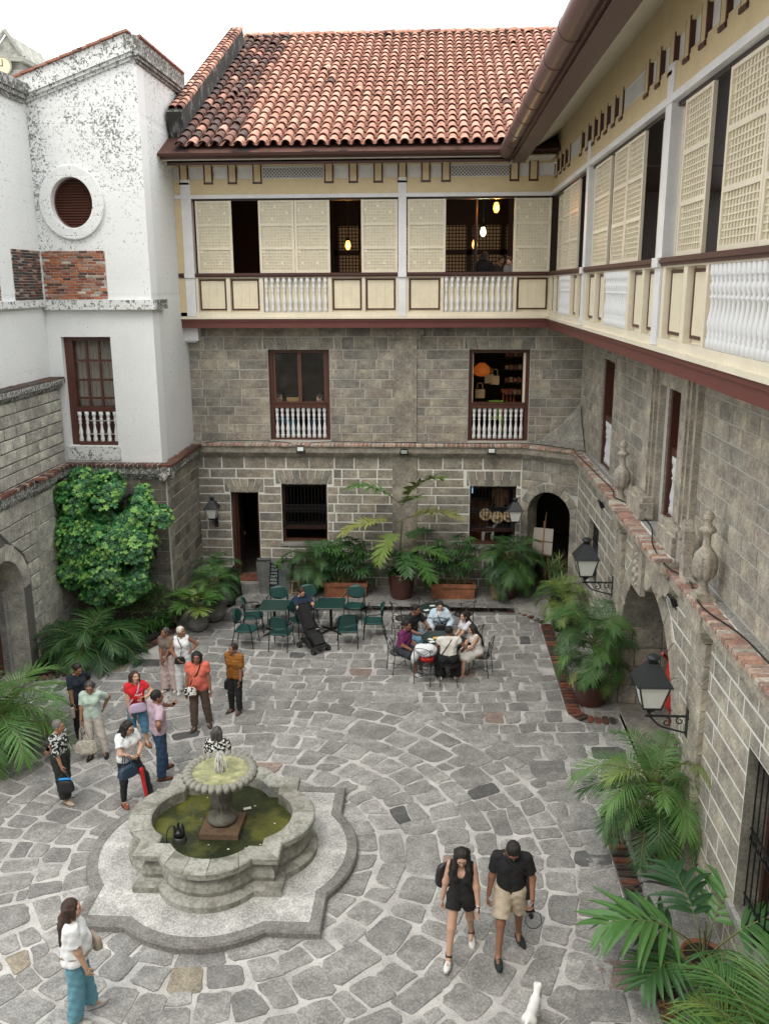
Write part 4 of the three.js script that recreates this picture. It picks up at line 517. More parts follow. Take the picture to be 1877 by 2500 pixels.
// ---------------------------------------------------------------- far classical building beyond the roofs
{
  const t = thing('church_building', 'distant grey stone building with pediment and round clock, above the white house', 'building', [-29.3, 0, -60]), G = M([0.66, 0.68, 0.66], { rough: 0.9, map: stoneMap }), G2 = M([0.56, 0.58, 0.57], { rough: 0.9, map: stoneMap });  // stone tone lightened: distance haze is put into the colour
  mesh('wall', bx(6.4, 21.2, 6, 0, 10.6, -3.1), G, t); mesh('cornice', [bx(7.0, 0.35, 6.6, 0, 21.35, -3.1), bx(7.3, 0.25, 6.8, 0, 22.15, -3.1), bx(6.6, 0.5, 6.1, 0, 21.75, -3.1)], G2, t);
  const s = new THREE.Shape([[-3.7, 22.28], [3.7, 22.28], [1.9, 23.95], [-1.9, 23.95]].map((p) => new THREE.Vector2(...p))); mesh('pediment', new THREE.ExtrudeGeometry(new THREE.Shape([[-3.5, 22.28], [3.5, 22.28], [2.55, 23.7], [1.6, 22.6], [-3.5, 22.6]].map((p) => new THREE.Vector2(...p))), { depth: 5, bevelEnabled: false }).translate(0, 0, -5.2), G, t);
  mesh('pediment_moulding', [rod([3.6, 22.3, 0], [2.5, 23.85, 0], 0.13), rod([2.5, 23.85, 0], [1.3, 22.3, 0], 0.13)], G2, t);
  for (let k = 0; k < 6; k++) mesh('moulding', bx(6.5, 0.08, 0.1, 0, 18.6 + k * 0.45, 0), G2, t);
  mesh('clock_face', T(new THREE.CylinderGeometry(0.52, 0.52, 0.1, 28), 2.35, 21.75, 0.32, Math.PI / 2), M([0.75, 0.66, 0.42], { rough: 0.5 }), t); mesh('clock_rim', T(new THREE.TorusGeometry(0.53, 0.06, 8, 30), 2.35, 21.75, 0.36), G2, t);
  mesh('clock_hand', [bx(0.04, 0.4, 0.02, 2.35, 21.92, 0.385), bx(0.3, 0.04, 0.02, 2.22, 21.75, 0.385)], BLACKIRON, t);
}

{ // the wing the viewer stands in: out of frame, mirrored in the upper window glass
  const t = thing('stone_wing', 'opposite stone wing with a wide arch, seen only mirrored in the upper window glass', 'building'), f = frame(9, 0, 1.6, -1, 0), a = { uc: 12.5, a: 2.2, v0: 0, vs: 2.0, b: 1.8 };
  wallPart(t, f, 0, 22, -0.1, 7.4, [a], 0.6, MORTAR_M, STONE[1]); ashlar(t.children[0], f, { seed: 401, u0: 0, u1: 22, holes: [a], courses: [0, 0.6, 1.2, 1.8, 2.4, 3, 3.6, 4.2, 4.8, 5.4, 6, 6.6, 7.3], len: [1.2, 1.8], mats: STONE, gap: 0.03, cap: 0 });
  put(t, f, 'gallery', YELLOW, bb(0, 7.4, -0.5, 22, 11.2, 0.1)); put(t, f, 'shutter', DARKWOOD, ...[1, 4, 7, 15, 18].map((u) => bb(u, 8.7, 0.1, u + 2, 10.4, 0.13))); put(t, f, 'passage', DARKROOM, bb(10, 0, -3, 15, 4, -0.65)); put(t, f, 'roof', M([0.4, 0.2, 0.15], { map: tileMap }), T(bb(0, 0, -5, 22, 0.1, 1.2), 0, 11.3, 0, 0.4));
  rebase(t, V(0, 0, 1.6));
}
// ---------------------------------------------------------------- courtyard floor
const FC = V(-3.12, 0, -11.86);                                // centre of the fountain
{
  const ground = struct('ground', boxUV(bb(-150, -0.3, -170, 150, 0, 60)), GRAVEL), r = rng(101), list = [];
  const map = (u, v, w) => [u, w, -v];
  const inBed = (x, z) => z < -17.6 && x < -6.35 && (x + 8.95) * 0.75 < (-z - 17.7) * 1.3 && x < -6.3;
  const cutTo = (poly, nx, nz, d) => { const out = []; for (let i = 0; i < poly.length; i++) { const a = poly[i], b = poly[(i + 1) % poly.length], da = a[0] * nx + a[1] * nz - d, db = b[0] * nx + b[1] * nz - d; if (da >= 0) out.push(a); if (da * db < 0) { const t = da / (da - db); out.push([mix(a[0], b[0], t), mix(a[1], b[1], t)]); } } return out; };
  const areaOf = (p) => { let s = 0; for (let i = 0; i < p.length; i++) { const a = p[i], b = p[(i + 1) % p.length]; s += a[0] * b[1] - a[1] * b[0]; } return s / 2; };
  const stone = (poly) => {                                   // poly in (x,z)
    let cx = 0, cz = 0; poly.forEach((p) => { cx += p[0] / poly.length; cz += p[1] / poly.length; });
    if (cx > (cz > -16.3 && cz < -13.55 ? 3.75 : 2.78) || cx < -9 || cz < -22.75 || cz > -6.6 || inBed(cx, cz)) return;
    poly = cutTo(poly, -1, 0, cz > -16.3 && cz < -13.55 ? -3.72 : -2.72); poly = cutTo(poly, 0, 1, -22.6); if (poly.length < 3) return;
    let q = poly.map((p) => [p[0], -p[1]]); if (areaOf(q) < 0) q.reverse(); const A = areaOf(q); if (A < 0.025) return;
    const n = q.length, out = [], k = clamp(Math.sqrt(A) * 0.14, 0.02, 0.08);
    for (let i = 0; i < n; i++) { const a = q[(i + n - 1) % n], p = q[i], b = q[(i + 1) % n], la = Math.hypot(a[0] - p[0], a[1] - p[1]), lb = Math.hypot(b[0] - p[0], b[1] - p[1]); if (la < 0.05 || lb < 0.05) { if (la >= 0.05 || r() < .5) out.push(p); continue; } const ka = Math.min(k * (0.5 + r()), la * 0.4) / la, kb = Math.min(k * (0.5 + r()), lb * 0.4) / lb; out.push([mix(p[0], a[0], ka), mix(p[1], a[1], ka)]); if (r() < .5) out.push([p[0] + ((a[0] - p[0]) * ka + (b[0] - p[0]) * kb) * .3, p[1] + ((a[1] - p[1]) * ka + (b[1] - p[1]) * kb) * .3]); out.push([mix(p[0], b[0], kb), mix(p[1], b[1], kb)]); if (lb > 0.3) { const t = 0.4 + r() * .2, nx = (b[1] - p[1]) / lb, ny = -(b[0] - p[0]) / lb, d = (r() - 0.6) * 0.035; out.push([mix(p[0], b[0], t) + nx * d, mix(p[1], b[1], t) + ny * d]); } }
    out.forEach((p) => { p[0] += (r() - .5) * 0.012; p[1] += (r() - .5) * 0.012; }); const odd = r() < 0.035, m = odd ? PAVE_ODD[Math.floor(r() * 4)] : PAVE[Math.floor((r() + r()) / 2 * PAVE.length)], d2 = cx * cx + cz * cz;
    list.push([prism(out, 0.011 + r() * 0.007, 0.008, map, { rand: r, tilt: 0.012, rough: 0.003 }), m, A / d2 / Math.hypot(cx, cz, 8)]);
  };
  const shrink = (p, g) => { let cx = 0, cz = 0; p.forEach((q) => { cx += q[0] / p.length; cz += q[1] / p.length; }); return p.map((q) => { const d = Math.hypot(q[0] - cx, q[1] - cz), k = Math.max(0.3, 1 - g / d); return [cx + (q[0] - cx) * k, cz + (q[1] - cz) * k]; }); };
  const cell = (p) => {                                       // sometimes two or three smaller stones in one cell
    const j = () => (r() - 0.5) * 0.1, g = 0.022 + r() * 0.022, c = p.map((q) => [q[0] + j(), q[1] + j()]), L = Math.hypot(c[0][0] - c[1][0], c[0][1] - c[1][1]), H = Math.hypot(c[1][0] - c[2][0], c[1][1] - c[2][1]), t = 0.35 + r() * 0.3, t2 = 0.35 + r() * 0.3, mid = (a, b, k) => [mix(a[0], b[0], k), mix(a[1], b[1], k)];
    if (L > 0.62 && r() < 0.45 || L > 1.0) { const a = mid(c[0], c[1], t), b = mid(c[3], c[2], t2); for (const k of [[c[0], a, b, c[3]], [a, c[1], c[2], b]]) { if (H > 0.5 && r() < 0.3) { const e = mid(k[0], k[3], t2), f = mid(k[1], k[2], t); stone(shrink([k[0], k[1], f, e], g)); stone(shrink([e, f, k[2], k[3]], g)); } else stone(shrink(k, g)); } }
    else if (H > 0.55 && r() < 0.3) { const a = mid(c[0], c[3], t), b = mid(c[1], c[2], t2); stone(shrink([c[0], c[1], b, a], g)); stone(shrink([a, b, c[2], c[3]], g)); }
    else stone(shrink(c, g));
  };
  const RM = 5.45; let ra = 1.55;
  while (ra < RM) { const dr = ra < 2.6 ? 0.38 + r() * 0.1 : 0.36 + r() * 0.28, rb = ra + dr; let a = r() * 0.5; const end = a + Math.PI * 2; while (a < end - 0.05) { let da = (0.36 + r() * r() * 0.7) / ((ra + rb) / 2); if (end - a - da < 0.3 / ra) da = end - a; const P = (q, t) => [FC.x + q * Math.cos(t), FC.z + q * Math.sin(t)]; cell([P(ra, a), P(ra, a + da), P(rb, a + da), P(rb, a)]); a += da; } ra = rb; }
  for (let z = -23.1; z < -6; ) { const dz = (z < -16 ? 0.3 : 0.48) + r() * 0.3; for (let x = -9.6 - r() * 0.5; x < 3.7; ) { const dx = (z < -16 ? 0.34 : 0.55) + r() * r() * 0.8, wv = (x) => Math.sin(x * 0.55 + z * .2) * 0.16 + Math.sin(x * 1.3) * .05; let p = [[x, z + wv(x)], [x + dx, z + wv(x + dx)], [x + dx, z + dz + wv(x + dx)], [x, z + dz + wv(x)]]; const cx = x + dx / 2 - FC.x, cz = z + dz / 2 - FC.z, d = Math.hypot(cx, cz); x += dx; if (d < RM - 0.12) continue; if (d < RM + 0.9) { const nx = cx / d, nz = cz / d; p = cutTo(p, nx, nz, FC.x * nx + FC.z * nz + RM + 0.02); if (p.length !== 4) { if (p.length > 2) stone(shrink(p, 0.05)); continue; } } cell(p); } z += dz; }
  pieces(ground, 'paving_stone', list, 300);

  // terraces with kerbs along the walls, brick drains at their foot
  const slab = (pts, h, m, name) => { const s = new THREE.Shape(pts.map((p) => new THREE.Vector2(p[0], -p[1]))), g = new THREE.ExtrudeGeometry(s, { depth: h, bevelEnabled: true, bevelSize: 0.012, bevelThickness: 0.015, bevelOffset: -0.012, bevelSegments: 2 }); g.rotateX(-Math.PI / 2); return struct(name, boxUV(g), m); };
  const tb = slab([[-5.3, -22.72], [1.95, -22.72], [3.0, -21.9], [3.75, -21.9], [3.75, -24.02], [-6.5, -24.02], [-6.5, -23.2], [-5.3, -23.2]], 0.165, CEMENT, 'terrace');
  { const l = [], q = rng(103); for (let z = -23.98; z < -22.78; z += 0.4) for (let x = -6.45; x < 3.4;) { const w = 0.45 + q() * 0.4; if (x > 1.9 && z > -23.2 || x < -5.3 && z > -23.3) { x += w; continue; } l.push([prism([[x, -z - 0.37], [x + w - 0.03, -z - 0.37], [x + w - 0.03, -z], [x, -z]], 0.185 + q() * 0.006, 0.008, map, { rand: q, tilt: 0.01, base: 0.175 }), PAVE[Math.floor(q() * 4)], 1]); x += w; } pieces(tb, 'paving_stone', l); }
  slab([[3.02, -21.8], [3.02, -16.95], [3.08, -16.7], [3.25, -16.62], [3.75, -16.62], [3.75, -21.8]], 0.14, CEMENT, 'terrace'); slab([[3.02, -13.0], [3.1, -13.25], [3.75, -13.25], [3.75, -5], [3.02, -5]], 0.14, CEMENT, 'terrace');
  const drain = (name, pts, w, step, seed, mats, label) => { const q = rng(seed), c = new THREE.CatmullRomCurve3(pts.map((p) => V(p[0], 0, p[1])), false, 'catmullrom', 0.2), L = c.getLength(), d = struct(name, (() => { const g = new THREE.BufferGeometry(), pos = []; for (let i = 0; i < 60; i++) { const E = (t, s) => { const p = c.getPointAt(t), k = c.getTangentAt(t); return [p.x - k.z * s, 0.004, p.z + k.x * s]; }, a = i / 60, b = (i + 1) / 60, q0 = E(a, -w / 2 - 0.02), q1 = E(b, -w / 2 - .02), q2 = E(b, w / 2 + .02), q3 = E(a, w / 2 + .02); pos.push(...q0, ...q1, ...q2, ...q0, ...q2, ...q3); } g.setAttribute('position', new THREE.Float32BufferAttribute(pos, 3)); g.computeVertexNormals(); return boxUV(g); })(), MORTAR_D), l = [];
    for (let s = 0; s < L; s += step) { const t = s / L, p = c.getPointAt(t), k = c.getTangentAt(t), g = prism([[-0.045 - q() * .01, -w / 2], [0.045 + q() * .012, -w / 2], [0.045, w / 2], [-0.045, w / 2]].map((e) => [e[0] + (q() - .5) * .012, e[1]]), 0.045 + q() * 0.014, 0.01, (u, v, h) => [p.x + k.x * u - k.z * v, h, p.z + k.z * u + k.x * v], { rand: q, tilt: 0.12, base: 0.002 }); l.push([flip(g), mats[Math.floor(q() * mats.length)], 1 / (p.x * p.x + p.z * p.z)]); } pieces(d, 'brick', l); };
  const BM = [BRICK[0], BRICK[2], BRICK[4], BRICK[1], M([0.10, 0.075, 0.07], { map: stoneMap, rough: .9 })];
  drain('brick_gutter', [[2.88, -21.6], [2.88, -17.0], [2.93, -16.72], [3.1, -16.5], [3.7, -16.46]], 0.25, 0.145, 111, BM); drain('brick_gutter', [[3.7, -13.42], [3.1, -13.38], [2.93, -13.2], [2.88, -12.9], [2.88, -6]], 0.25, 0.165, 112, BM); drain('brick_gutter', [[-5.1, -22.62], [1.85, -22.62], [2.85, -21.8]], 0.16, 0.2, 113, [BRICK[4], BRICK[2], PAVE[0], PAVE[1]]);
  // planting bed by the house
  slab([[-8.95, -17.9], [-8.2, -18.25], [-7.4, -19.0], [-6.8, -20.05], [-6.46, -21.1], [-8.95, -21.1]], 0.11, M([0.035, 0.028, 0.02], { rough: 1, map: granite }), 'planting_bed');
  drain('brick_edging', [[-8.8, -17.82], [-8.15, -18.15], [-7.32, -18.92], [-6.7, -20.0], [-6.4, -21.0]], 0.2, 0.14, 115, BM);
}

// ---------------------------------------------------------------- fountain
function quat(h, l, b, n = 14) {                              // square with a bowed lobe on each side, counter-clockwise seen from above
  const p = [], Rr = (l * l + b * b) / (2 * b), c = h + b - Rr, A = Math.asin(Math.min(1, l / Rr));
  for (let s = 0; s < 4; s++) { const q = [[h, -h], [h, -l - 0.06]]; for (let i = 0; i <= n; i++) { const a = mix(-A, A, i / n); q.push([c + Rr * Math.cos(a), Rr * Math.sin(a)]); } q.push([h, l + 0.06]); for (const [x, y] of q) { const t = s * Math.PI / 2; p.push([x * Math.cos(t) - y * Math.sin(t), x * Math.sin(t) + y * Math.cos(t)]); } }
  return p;
}
function loft(rings) { const pos = [], n = rings[0].length, put3 = (...q) => q.forEach((p) => pos.push(p[0], p[2], -p[1])); for (let k = 0; k < rings.length - 1; k++) for (let i = 0; i < n; i++) { const a = rings[k][i], b = rings[k][(i + 1) % n], c = rings[k + 1][(i + 1) % n], d = rings[k + 1][i]; put3(a, b, c, a, c, d); } const g = new THREE.BufferGeometry(); g.setAttribute('position', new THREE.Float32BufferAttribute(pos, 3)); g.computeVertexNormals(); return boxUV(g); }
const ringOf = (p, y) => p.map((q) => [q[0], q[1], y]);
const flat = (p, y, h) => { const s = new THREE.Shape(p.map((q) => new THREE.Vector2(q[0], q[1]))); const g = new THREE.ExtrudeGeometry(s, { depth: h, bevelEnabled: false }); g.rotateX(-Math.PI / 2); return boxUV(g.translate(0, y, 0)); };
{
  const t = thing('fountain', 'grey stone fountain with lobed basin, scalloped upper bowl and green water', 'fountain', FC.toArray()); t.scale.z = 1.05;
  const algae = (s) => rep(tex(512, 512, (u, v) => { const a = fb(u, v, 7, s, 6), b = fb(u, v, 40, s + 3, 3), k = sstep(0.42, 0.85, a) * 0.7, q = sstep(.6, .74, b) * .5; let g = 205 + (b - 0.5) * 90 + (hash2(u * 512 | 0, v * 512 | 0, s) - .5) * 40; g = mix(g, 110, k * 0.75); return [g - q * 30, g * 0.998 - q * 30, g * mix(0.97, 0.91, k) - q * 30]; }), 1.2);
  const FS = M([0.54, 0.54, 0.51], { rough: 0.92, map: algae(301), bump: stoneBump, bs: 0.008 }), FS2 = M([0.46, 0.455, 0.42], { rough: 0.9, map: algae(311), bump: stoneBump, bs: 0.008 }), FP = M([0.76, 0.76, 0.745], { rough: 0.9, map: granite, bump: graniteBump, bs: 0.003 });
  const slabO = (o) => quat(1.68 + o, 0.95 + o * 0.3, 0.34), bas = (o) => quat(1.02 + o, 0.66 + o * 0.3, 0.37), inn = (o) => quat(0.74 + o, 0.56 + o * 0.3, 0.31);
  mesh('base_kerb', loft([ringOf(slabO(0), 0), ringOf(slabO(0.01), 0.10), ringOf(slabO(-0.01), 0.135), ringOf(slabO(-0.16), 0.137), ringOf(slabO(-0.165), 0.09)]), M([0.35, 0.345, 0.33], { rough: 0.92, map: granite, bump: stoneBump, bs: 0.008 }), t); mesh('base_slab', flat(slabO(-0.155), 0.0, 0.126), FP, t);
  mesh('basin', loft([ringOf(bas(0.03), 0.125), ringOf(bas(0.035), 0.22), ringOf(bas(0.0), 0.25), ringOf(bas(-0.11), 0.275), ringOf(bas(-0.07), 0.36), ringOf(bas(-0.075), 0.44), ringOf(bas(-0.12), 0.52), ringOf(bas(-0.13), 0.575), ringOf(bas(-0.04), 0.6), ringOf(bas(0.0), 0.62), ringOf(bas(0.005), 0.675)]), FS, t);
  { // rim in separate stones
    const o = bas(0.005), i0 = inn(0), n = o.length, r = rng(305), cuts = [0, 4, 7, 10, 14], per = n / 4, marks = []; for (let s = 0; s < 4; s++) for (const c of cuts) marks.push(s * per + Math.round(c * per / 18)); marks.sort((a, b) => a - b);
    for (let k = 0; k < marks.length; k++) { const a = marks[k], b = k + 1 < marks.length ? marks[k + 1] : marks[0] + n, A = [], B = []; if (b - a < 1) continue; for (let i = a; i <= b; i++) { A.push(o[i % n]); B.push(i0[i % n]); } const y = 0.72 + (r() - 0.5) * 0.006, g = []; const sh = (p, e, s) => p.map((q, i) => { const z = i === 0 ? p[1] : i === p.length - 1 ? p[i - 1] : q, m = (i === 0 || i === p.length - 1) ? 0.004 / (Math.hypot(z[0] - q[0], z[1] - q[1]) || 1) : 0; return [mix(q[0], z[0], m), mix(q[1], z[1], m), e]; });
      const strips = [sh(A, 0.672), sh(A, y - 0.018), sh(A.map((q, i) => [mix(q[0], B[i][0], 0.06), mix(q[1], B[i][1], 0.06)]), y), sh(A.map((q, i) => [mix(q[0], B[i][0], 0.93), mix(q[1], B[i][1], 0.93)]), y), sh(B, y - 0.02), sh(B, 0.4)], pos = [];
      const Q = (a, b, c, d) => [a, b, c, a, c, d].forEach((p) => pos.push(p[0], p[2], -p[1])); for (let s = 0; s < strips.length - 1; s++) for (let i = 0; i < A.length - 1; i++) Q(strips[s][i], strips[s][i + 1], strips[s + 1][i + 1], strips[s + 1][i]); for (const e of [0, A.length - 1]) for (let s = 1; s < strips.length - 2; s++) Q(strips[0][e], strips[s][e], strips[s + 1][e], strips[5][e]);
      const gg = new THREE.BufferGeometry(); gg.setAttribute('position', new THREE.Float32BufferAttribute(pos, 3)); gg.computeVertexNormals(); mesh('rim_stone', boxUV(gg, r() * 3), r() < 0.5 ? FS : FS2, t); }
  }
  mesh('basin_floor', flat(inn(0.05), 0.14, 0.05), M([0.12, 0.12, 0.05], { map: algae(321) }), t);
  const WM = new THREE.MeshPhysicalMaterial({ color: 0xffffff, roughness: 0.05, side: THREE.DoubleSide, ior: 1.33, bumpMap: rep(tex(256, 256, (u, v) => [128 + (fb(u, v, 16, 331, 4) - 0.5) * 220], false), 0.9), bumpScale: 0.01, map: rep(tex(512, 512, (u, v) => { const a = fb(u, v, 4, 333, 5), b = fb(u, v, 12, 335, 3), k = sstep(0.48, 0.66, a); return [mix(50, 84, k) + (b - .5) * 26, mix(56, 86, k) + (b - .5) * 26, mix(34, 42, k)]; }), 2.3) }); WM.name = 'murky water';
  mesh('water', flat(inn(0.01), 0.5, 0.02), WM, t);
  { const r = rng(337), l = []; for (let i = 0; i < 14; i++) l.push(T(new THREE.SphereGeometry(0.008 + r() * .012, 5, 3), -0.5 + r() * 1.3, 0.522, -0.7 + r() * 1.3, 0, 0, 0, V(1.4, 0.3, 1))); l.push(T(bx(0.12, 0.008, 0.06), 0.28, 0.523, -0.42, 0, 0.4)); stuff(mesh('foam', l, M([0.6, 0.6, 0.52], { rough: 0.6 }), t)); }
  mesh('pedestal', [T(bx(0.58, 0.46, 0.58), 0.02, 0.37, 0.08)], M([0.24, 0.15, 0.095], { rough: 0.85, map: algae(341), bump: stoneBump }), t);
  mesh('column', lathe([[0, 0.6], [0.21, 0.6], [0.22, 0.65], [0.2, 0.7], [0.13, 0.73], [0.11, 0.78], [0.135, 0.86], [0.165, 0.97], [0.16, 1.06], [0.11, 1.15], [0.1, 1.2], [0.2, 1.26]], 28).translate(0.0, 0, 0), M([0.26, 0.255, 0.23], { rough: 0.85, map: algae(351), bump: stoneBump }), t);
  { const l = []; for (let i = 0; i < 14; i++) { const a = i / 14 * 6.283; l.push(T(new THREE.SphereGeometry(0.045, 8, 8), 0.125 * Math.cos(a), 0.97, 0.125 * Math.sin(a), 0, 0, 0, V(0.85, 3.0, 0.85))); } mesh('column_flutes', l, M([0.25, 0.245, 0.22], { rough: 0.85, map: algae(352), bump: stoneBump }), t); }
  mesh('bowl', lathe([[0.12, 1.22], [0.25, 1.25], [0.4, 1.31], [0.49, 1.37], [0.5, 1.43], [0.45, 1.445], [0.42, 1.42], [0.36, 1.36], [0, 1.34]], 40), FS2, t);
  for (let i = 0; i < 30; i++) { const a = (i + 0.5) / 30 * Math.PI * 2; const o = mesh('scallop', SC_(), FS2, t); o.position.set(0.478 * Math.cos(a), 1.405, 0.478 * Math.sin(a)); o.rotation.set(0, -a, 0); }
  mesh('bowl_water', T(new THREE.CylinderGeometry(0.425, 0.425, 0.012, 40), 0, 1.418, 0), (() => { const m = WM.clone(); m.color.setRGB(1, 1, 1); m.map = rep(tex(256, 256, (u, v) => { const k = fb(u, v, 6, 361, 4); return [146 + (k - .5) * 90, 147 + (k - .5) * 80, 112 + (k - .5) * 60]; }), 0.7); return m; })(), t);
  mesh('spout', lathe([[0, 1.34], [0.07, 1.36], [0.075, 1.45], [0.035, 1.49], [0.03, 1.56], [0.05, 1.6], [0.035, 1.63], [0, 1.64]], 16), FS2, t);
  { const r = rng(371), l = []; for (let i = 0; i < 18; i++) { const a = r() * 6.28, R1 = 0.03 + r() * 0.08, h = 0.05 + r() * 0.1; l.push(tube([[0, 1.63, 0], [R1 * 0.4 * Math.cos(a), 1.63 + h, R1 * 0.4 * Math.sin(a)], [R1 * Math.cos(a), 1.6 + h * 0.3, R1 * Math.sin(a)], [R1 * 1.2 * Math.cos(a), 1.5 - r() * 0.06, R1 * 1.2 * Math.sin(a)]], 0.004 + r() * 0.003, 8, 4)); } const m = new THREE.MeshPhysicalMaterial({ color: 0xffffff, roughness: 0.15, transmission: 0.6, ior: 1.33, thickness: 0 }); stuff(mesh('water_jet', l, m, t)); }
}
function SC_() { SC_.g = SC_.g || T(new THREE.SphereGeometry(0.066, 8, 8), 0, 0, 0, 0, 0, -0.25, V(1.25, 1.05, 0.84)); return SC_.g; }
{ // submersible pump standing in the basin
  const t = thing('water_pump', 'black submersible pump with cable standing in the green fountain water', 'pump', [-3.66, 0.4, -11.42]), K = M([0.02, 0.02, 0.022], { rough: 0.35 });
  mesh('body', lathe([[0, 0], [0.1, 0], [0.11, 0.1], [0.095, 0.18], [0.07, 0.21], [0, 0.22]], 18), M([0.06, 0.06, 0.06], { rough: 0.4, metal: 0.3 }), t); mesh('cap', lathe([[0, 0.21], [0.085, 0.21], [0.085, 0.28], [0.06, 0.31], [0, 0.31]], 16), K, t); for (let i = 0; i < 6; i++) mesh('bolt', T(new THREE.CylinderGeometry(0.012, 0.014, 0.1, 6), 0.07 * Math.cos(i * 1.047), 0.32, 0.07 * Math.sin(i * 1.047)), K, t); mesh('handle', rod([0, 0.3, 0], [0.0, 0.43, 0], 0.012), K, t); mesh('cable', tube([[0, 0.32, 0.02], [-0.1, 0.4, 0.04], [-0.17, 0.25, 0.06], [-0.16, 0.05, 0.08]], 0.008), K, t);
}
// ---------------------------------------------------------------- plants
const LEAF = [[0.06, 0.155, 0.035], [0.036, 0.105, 0.028], [0.085, 0.195, 0.04], [0.16, 0.235, 0.05], [0.022, 0.072, 0.024], [0.30, 0.34, 0.09], [0.26, 0.19, 0.085]].map((c) => M(c, { rough: 0.48 }));
const RACH = M([0.13, 0.15, 0.045], { rough: 0.6 }), STEM = M([0.10, 0.11, 0.05], { rough: 0.7 }), TRUNK = M([0.11, 0.09, 0.065], { rough: 0.95, map: barkMap }), SOIL = M([0.04, 0.03, 0.022], { rough: 1, map: granite });
function quads(pos, a, b, c, d) { pos.push(...a, ...b, ...c, ...a, ...c, ...d); }
function bladeInto(pos, o, dir, up, L, w, droop, n = 3, fold = 0.25) {       // a folded narrow leaf blade
  const side = dir.clone().cross(up).normalize(), p = o.clone(), d = dir.clone().normalize(); let last = null;
  for (let i = 0; i <= n; i++) { const t = i / n, ww = w * (i === n ? 0.02 : Math.min(1, 0.35 + t * 2.2) * (1 - Math.pow(t, 2.4))), u = side.clone().cross(d).normalize(); const m = p.toArray(), l = p.clone().addScaledVector(side, -ww).addScaledVector(u, ww * fold).toArray(), r = p.clone().addScaledVector(side, ww).addScaledVector(u, ww * fold).toArray(); if (last) { quads(pos, last[1], m, l, last[0]); quads(pos, last[1], last[2], r, m); } last = [l, m, r]; d.y -= droop / n; d.normalize(); p.addScaledVector(d, L / n); }
}
const fromPos = (pos) => { const g = new THREE.BufferGeometry(); g.setAttribute('position', new THREE.Float32BufferAttribute(pos, 3)); g.computeVertexNormals(); return g; };
function frondGeo(o) {                                        // feather palm leaf: stalk at origin, rises along +y and arches towards +z
  const r = rng(o.seed), L = o.L, pts = []; let el = o.el ?? 1.25, p = V(0, 0, 0); const N = 12; pts.push(p.clone()); for (let i = 0; i < N; i++) { p = p.clone().add(V(Math.sin(i * 0.5 + o.seed) * 0.006, Math.sin(el), Math.cos(el)).multiplyScalar(L / N)); pts.push(p); el -= (o.arch / N) * (0.5 + i / N * 1.1); }
  const c = new THREE.CatmullRomCurve3(pts), pos = [], n = o.n, bare = o.bare ?? 0.22;
  for (let i = 0; i < n; i++) for (const s of [-1, 1]) { const t = bare + (1 - bare) * (i + 0.5 + r() * 0.3) / n, q = c.getPointAt(Math.min(1, t)), tan = c.getTangentAt(Math.min(1, t)), side = V(1, 0, 0), nor = side.clone().cross(tan).normalize().negate(); const k = (t - bare) / (1 - bare), ll = o.leaf * (0.45 + 0.75 * Math.sin(Math.PI * Math.min(1, 0.12 + k * 0.8))) * (0.85 + r() * 0.3), ang = mix(o.spread ?? 1.15, 0.45, k) + (r() - 0.5) * 0.12, lift = (o.lift ?? 0.25) + (r() - 0.5) * 0.25; const d = tan.clone().multiplyScalar(Math.cos(ang)).addScaledVector(side, s * Math.sin(ang)).addScaledVector(nor, lift); bladeInto(pos, q, d, nor.clone(), ll, o.w, (o.droop ?? 0.7) * (0.7 + r() * 0.6), o.seg ?? 3); }
  const rach = new THREE.TubeGeometry(c, 10, o.rr ?? 0.012, 4); return { leaf: fromPos(pos), rach: clean(rach) };
}
const FR = {};
function frondSet(key, o, n = 4) { return FR[key] = FR[key] || Array.from({ length: n }, (_, i) => { const q = rng(i * 31 + o.seed); return frondGeo({ ...o, seed: o.seed + i * 13, arch: o.arch * (0.75 + q() * 0.5), el: (o.el ?? 1.25) + (q() - .5) * .1 }); }); }
function addFrond(par, set, i, at, az, tilt, s, m, roll = 0) { const f = set[i % set.length], o = mesh('frond', f.leaf, m, par), st = mesh('stalk', f.rach, RACH, o); o.position.set(...at); o.rotation.set(tilt, az, roll, 'YXZ'); o.scale.setScalar(s); return o; }
const POT = { clay: M([0.42, 0.17, 0.095], { rough: 0.85, map: stoneMap }), maroon: M([0.095, 0.035, 0.028], { rough: 0.35, map: paintMap }), cement: M([0.36, 0.365, 0.36], { rough: 0.85, map: granite }), black: M([0.02, 0.02, 0.02], { rough: 0.5 }) };
function pot(par, r, h, m, k = 0.7) { mesh('pot', lathe([[0, 0], [r * k, 0], [r * k + 0.01, 0.02], [r * (k + 0.2), h * 0.5], [r * 0.98, h * 0.9], [r * 1.04, h * 0.91], [r * 1.05, h], [r * 0.93, h], [r * 0.9, h * 0.88], [0, h * 0.87]], 28), m, par); mesh('soil', T(new THREE.CylinderGeometry(r * 0.9, r * 0.9, 0.02, 20), 0, h * 0.88, 0), SOIL, par); }
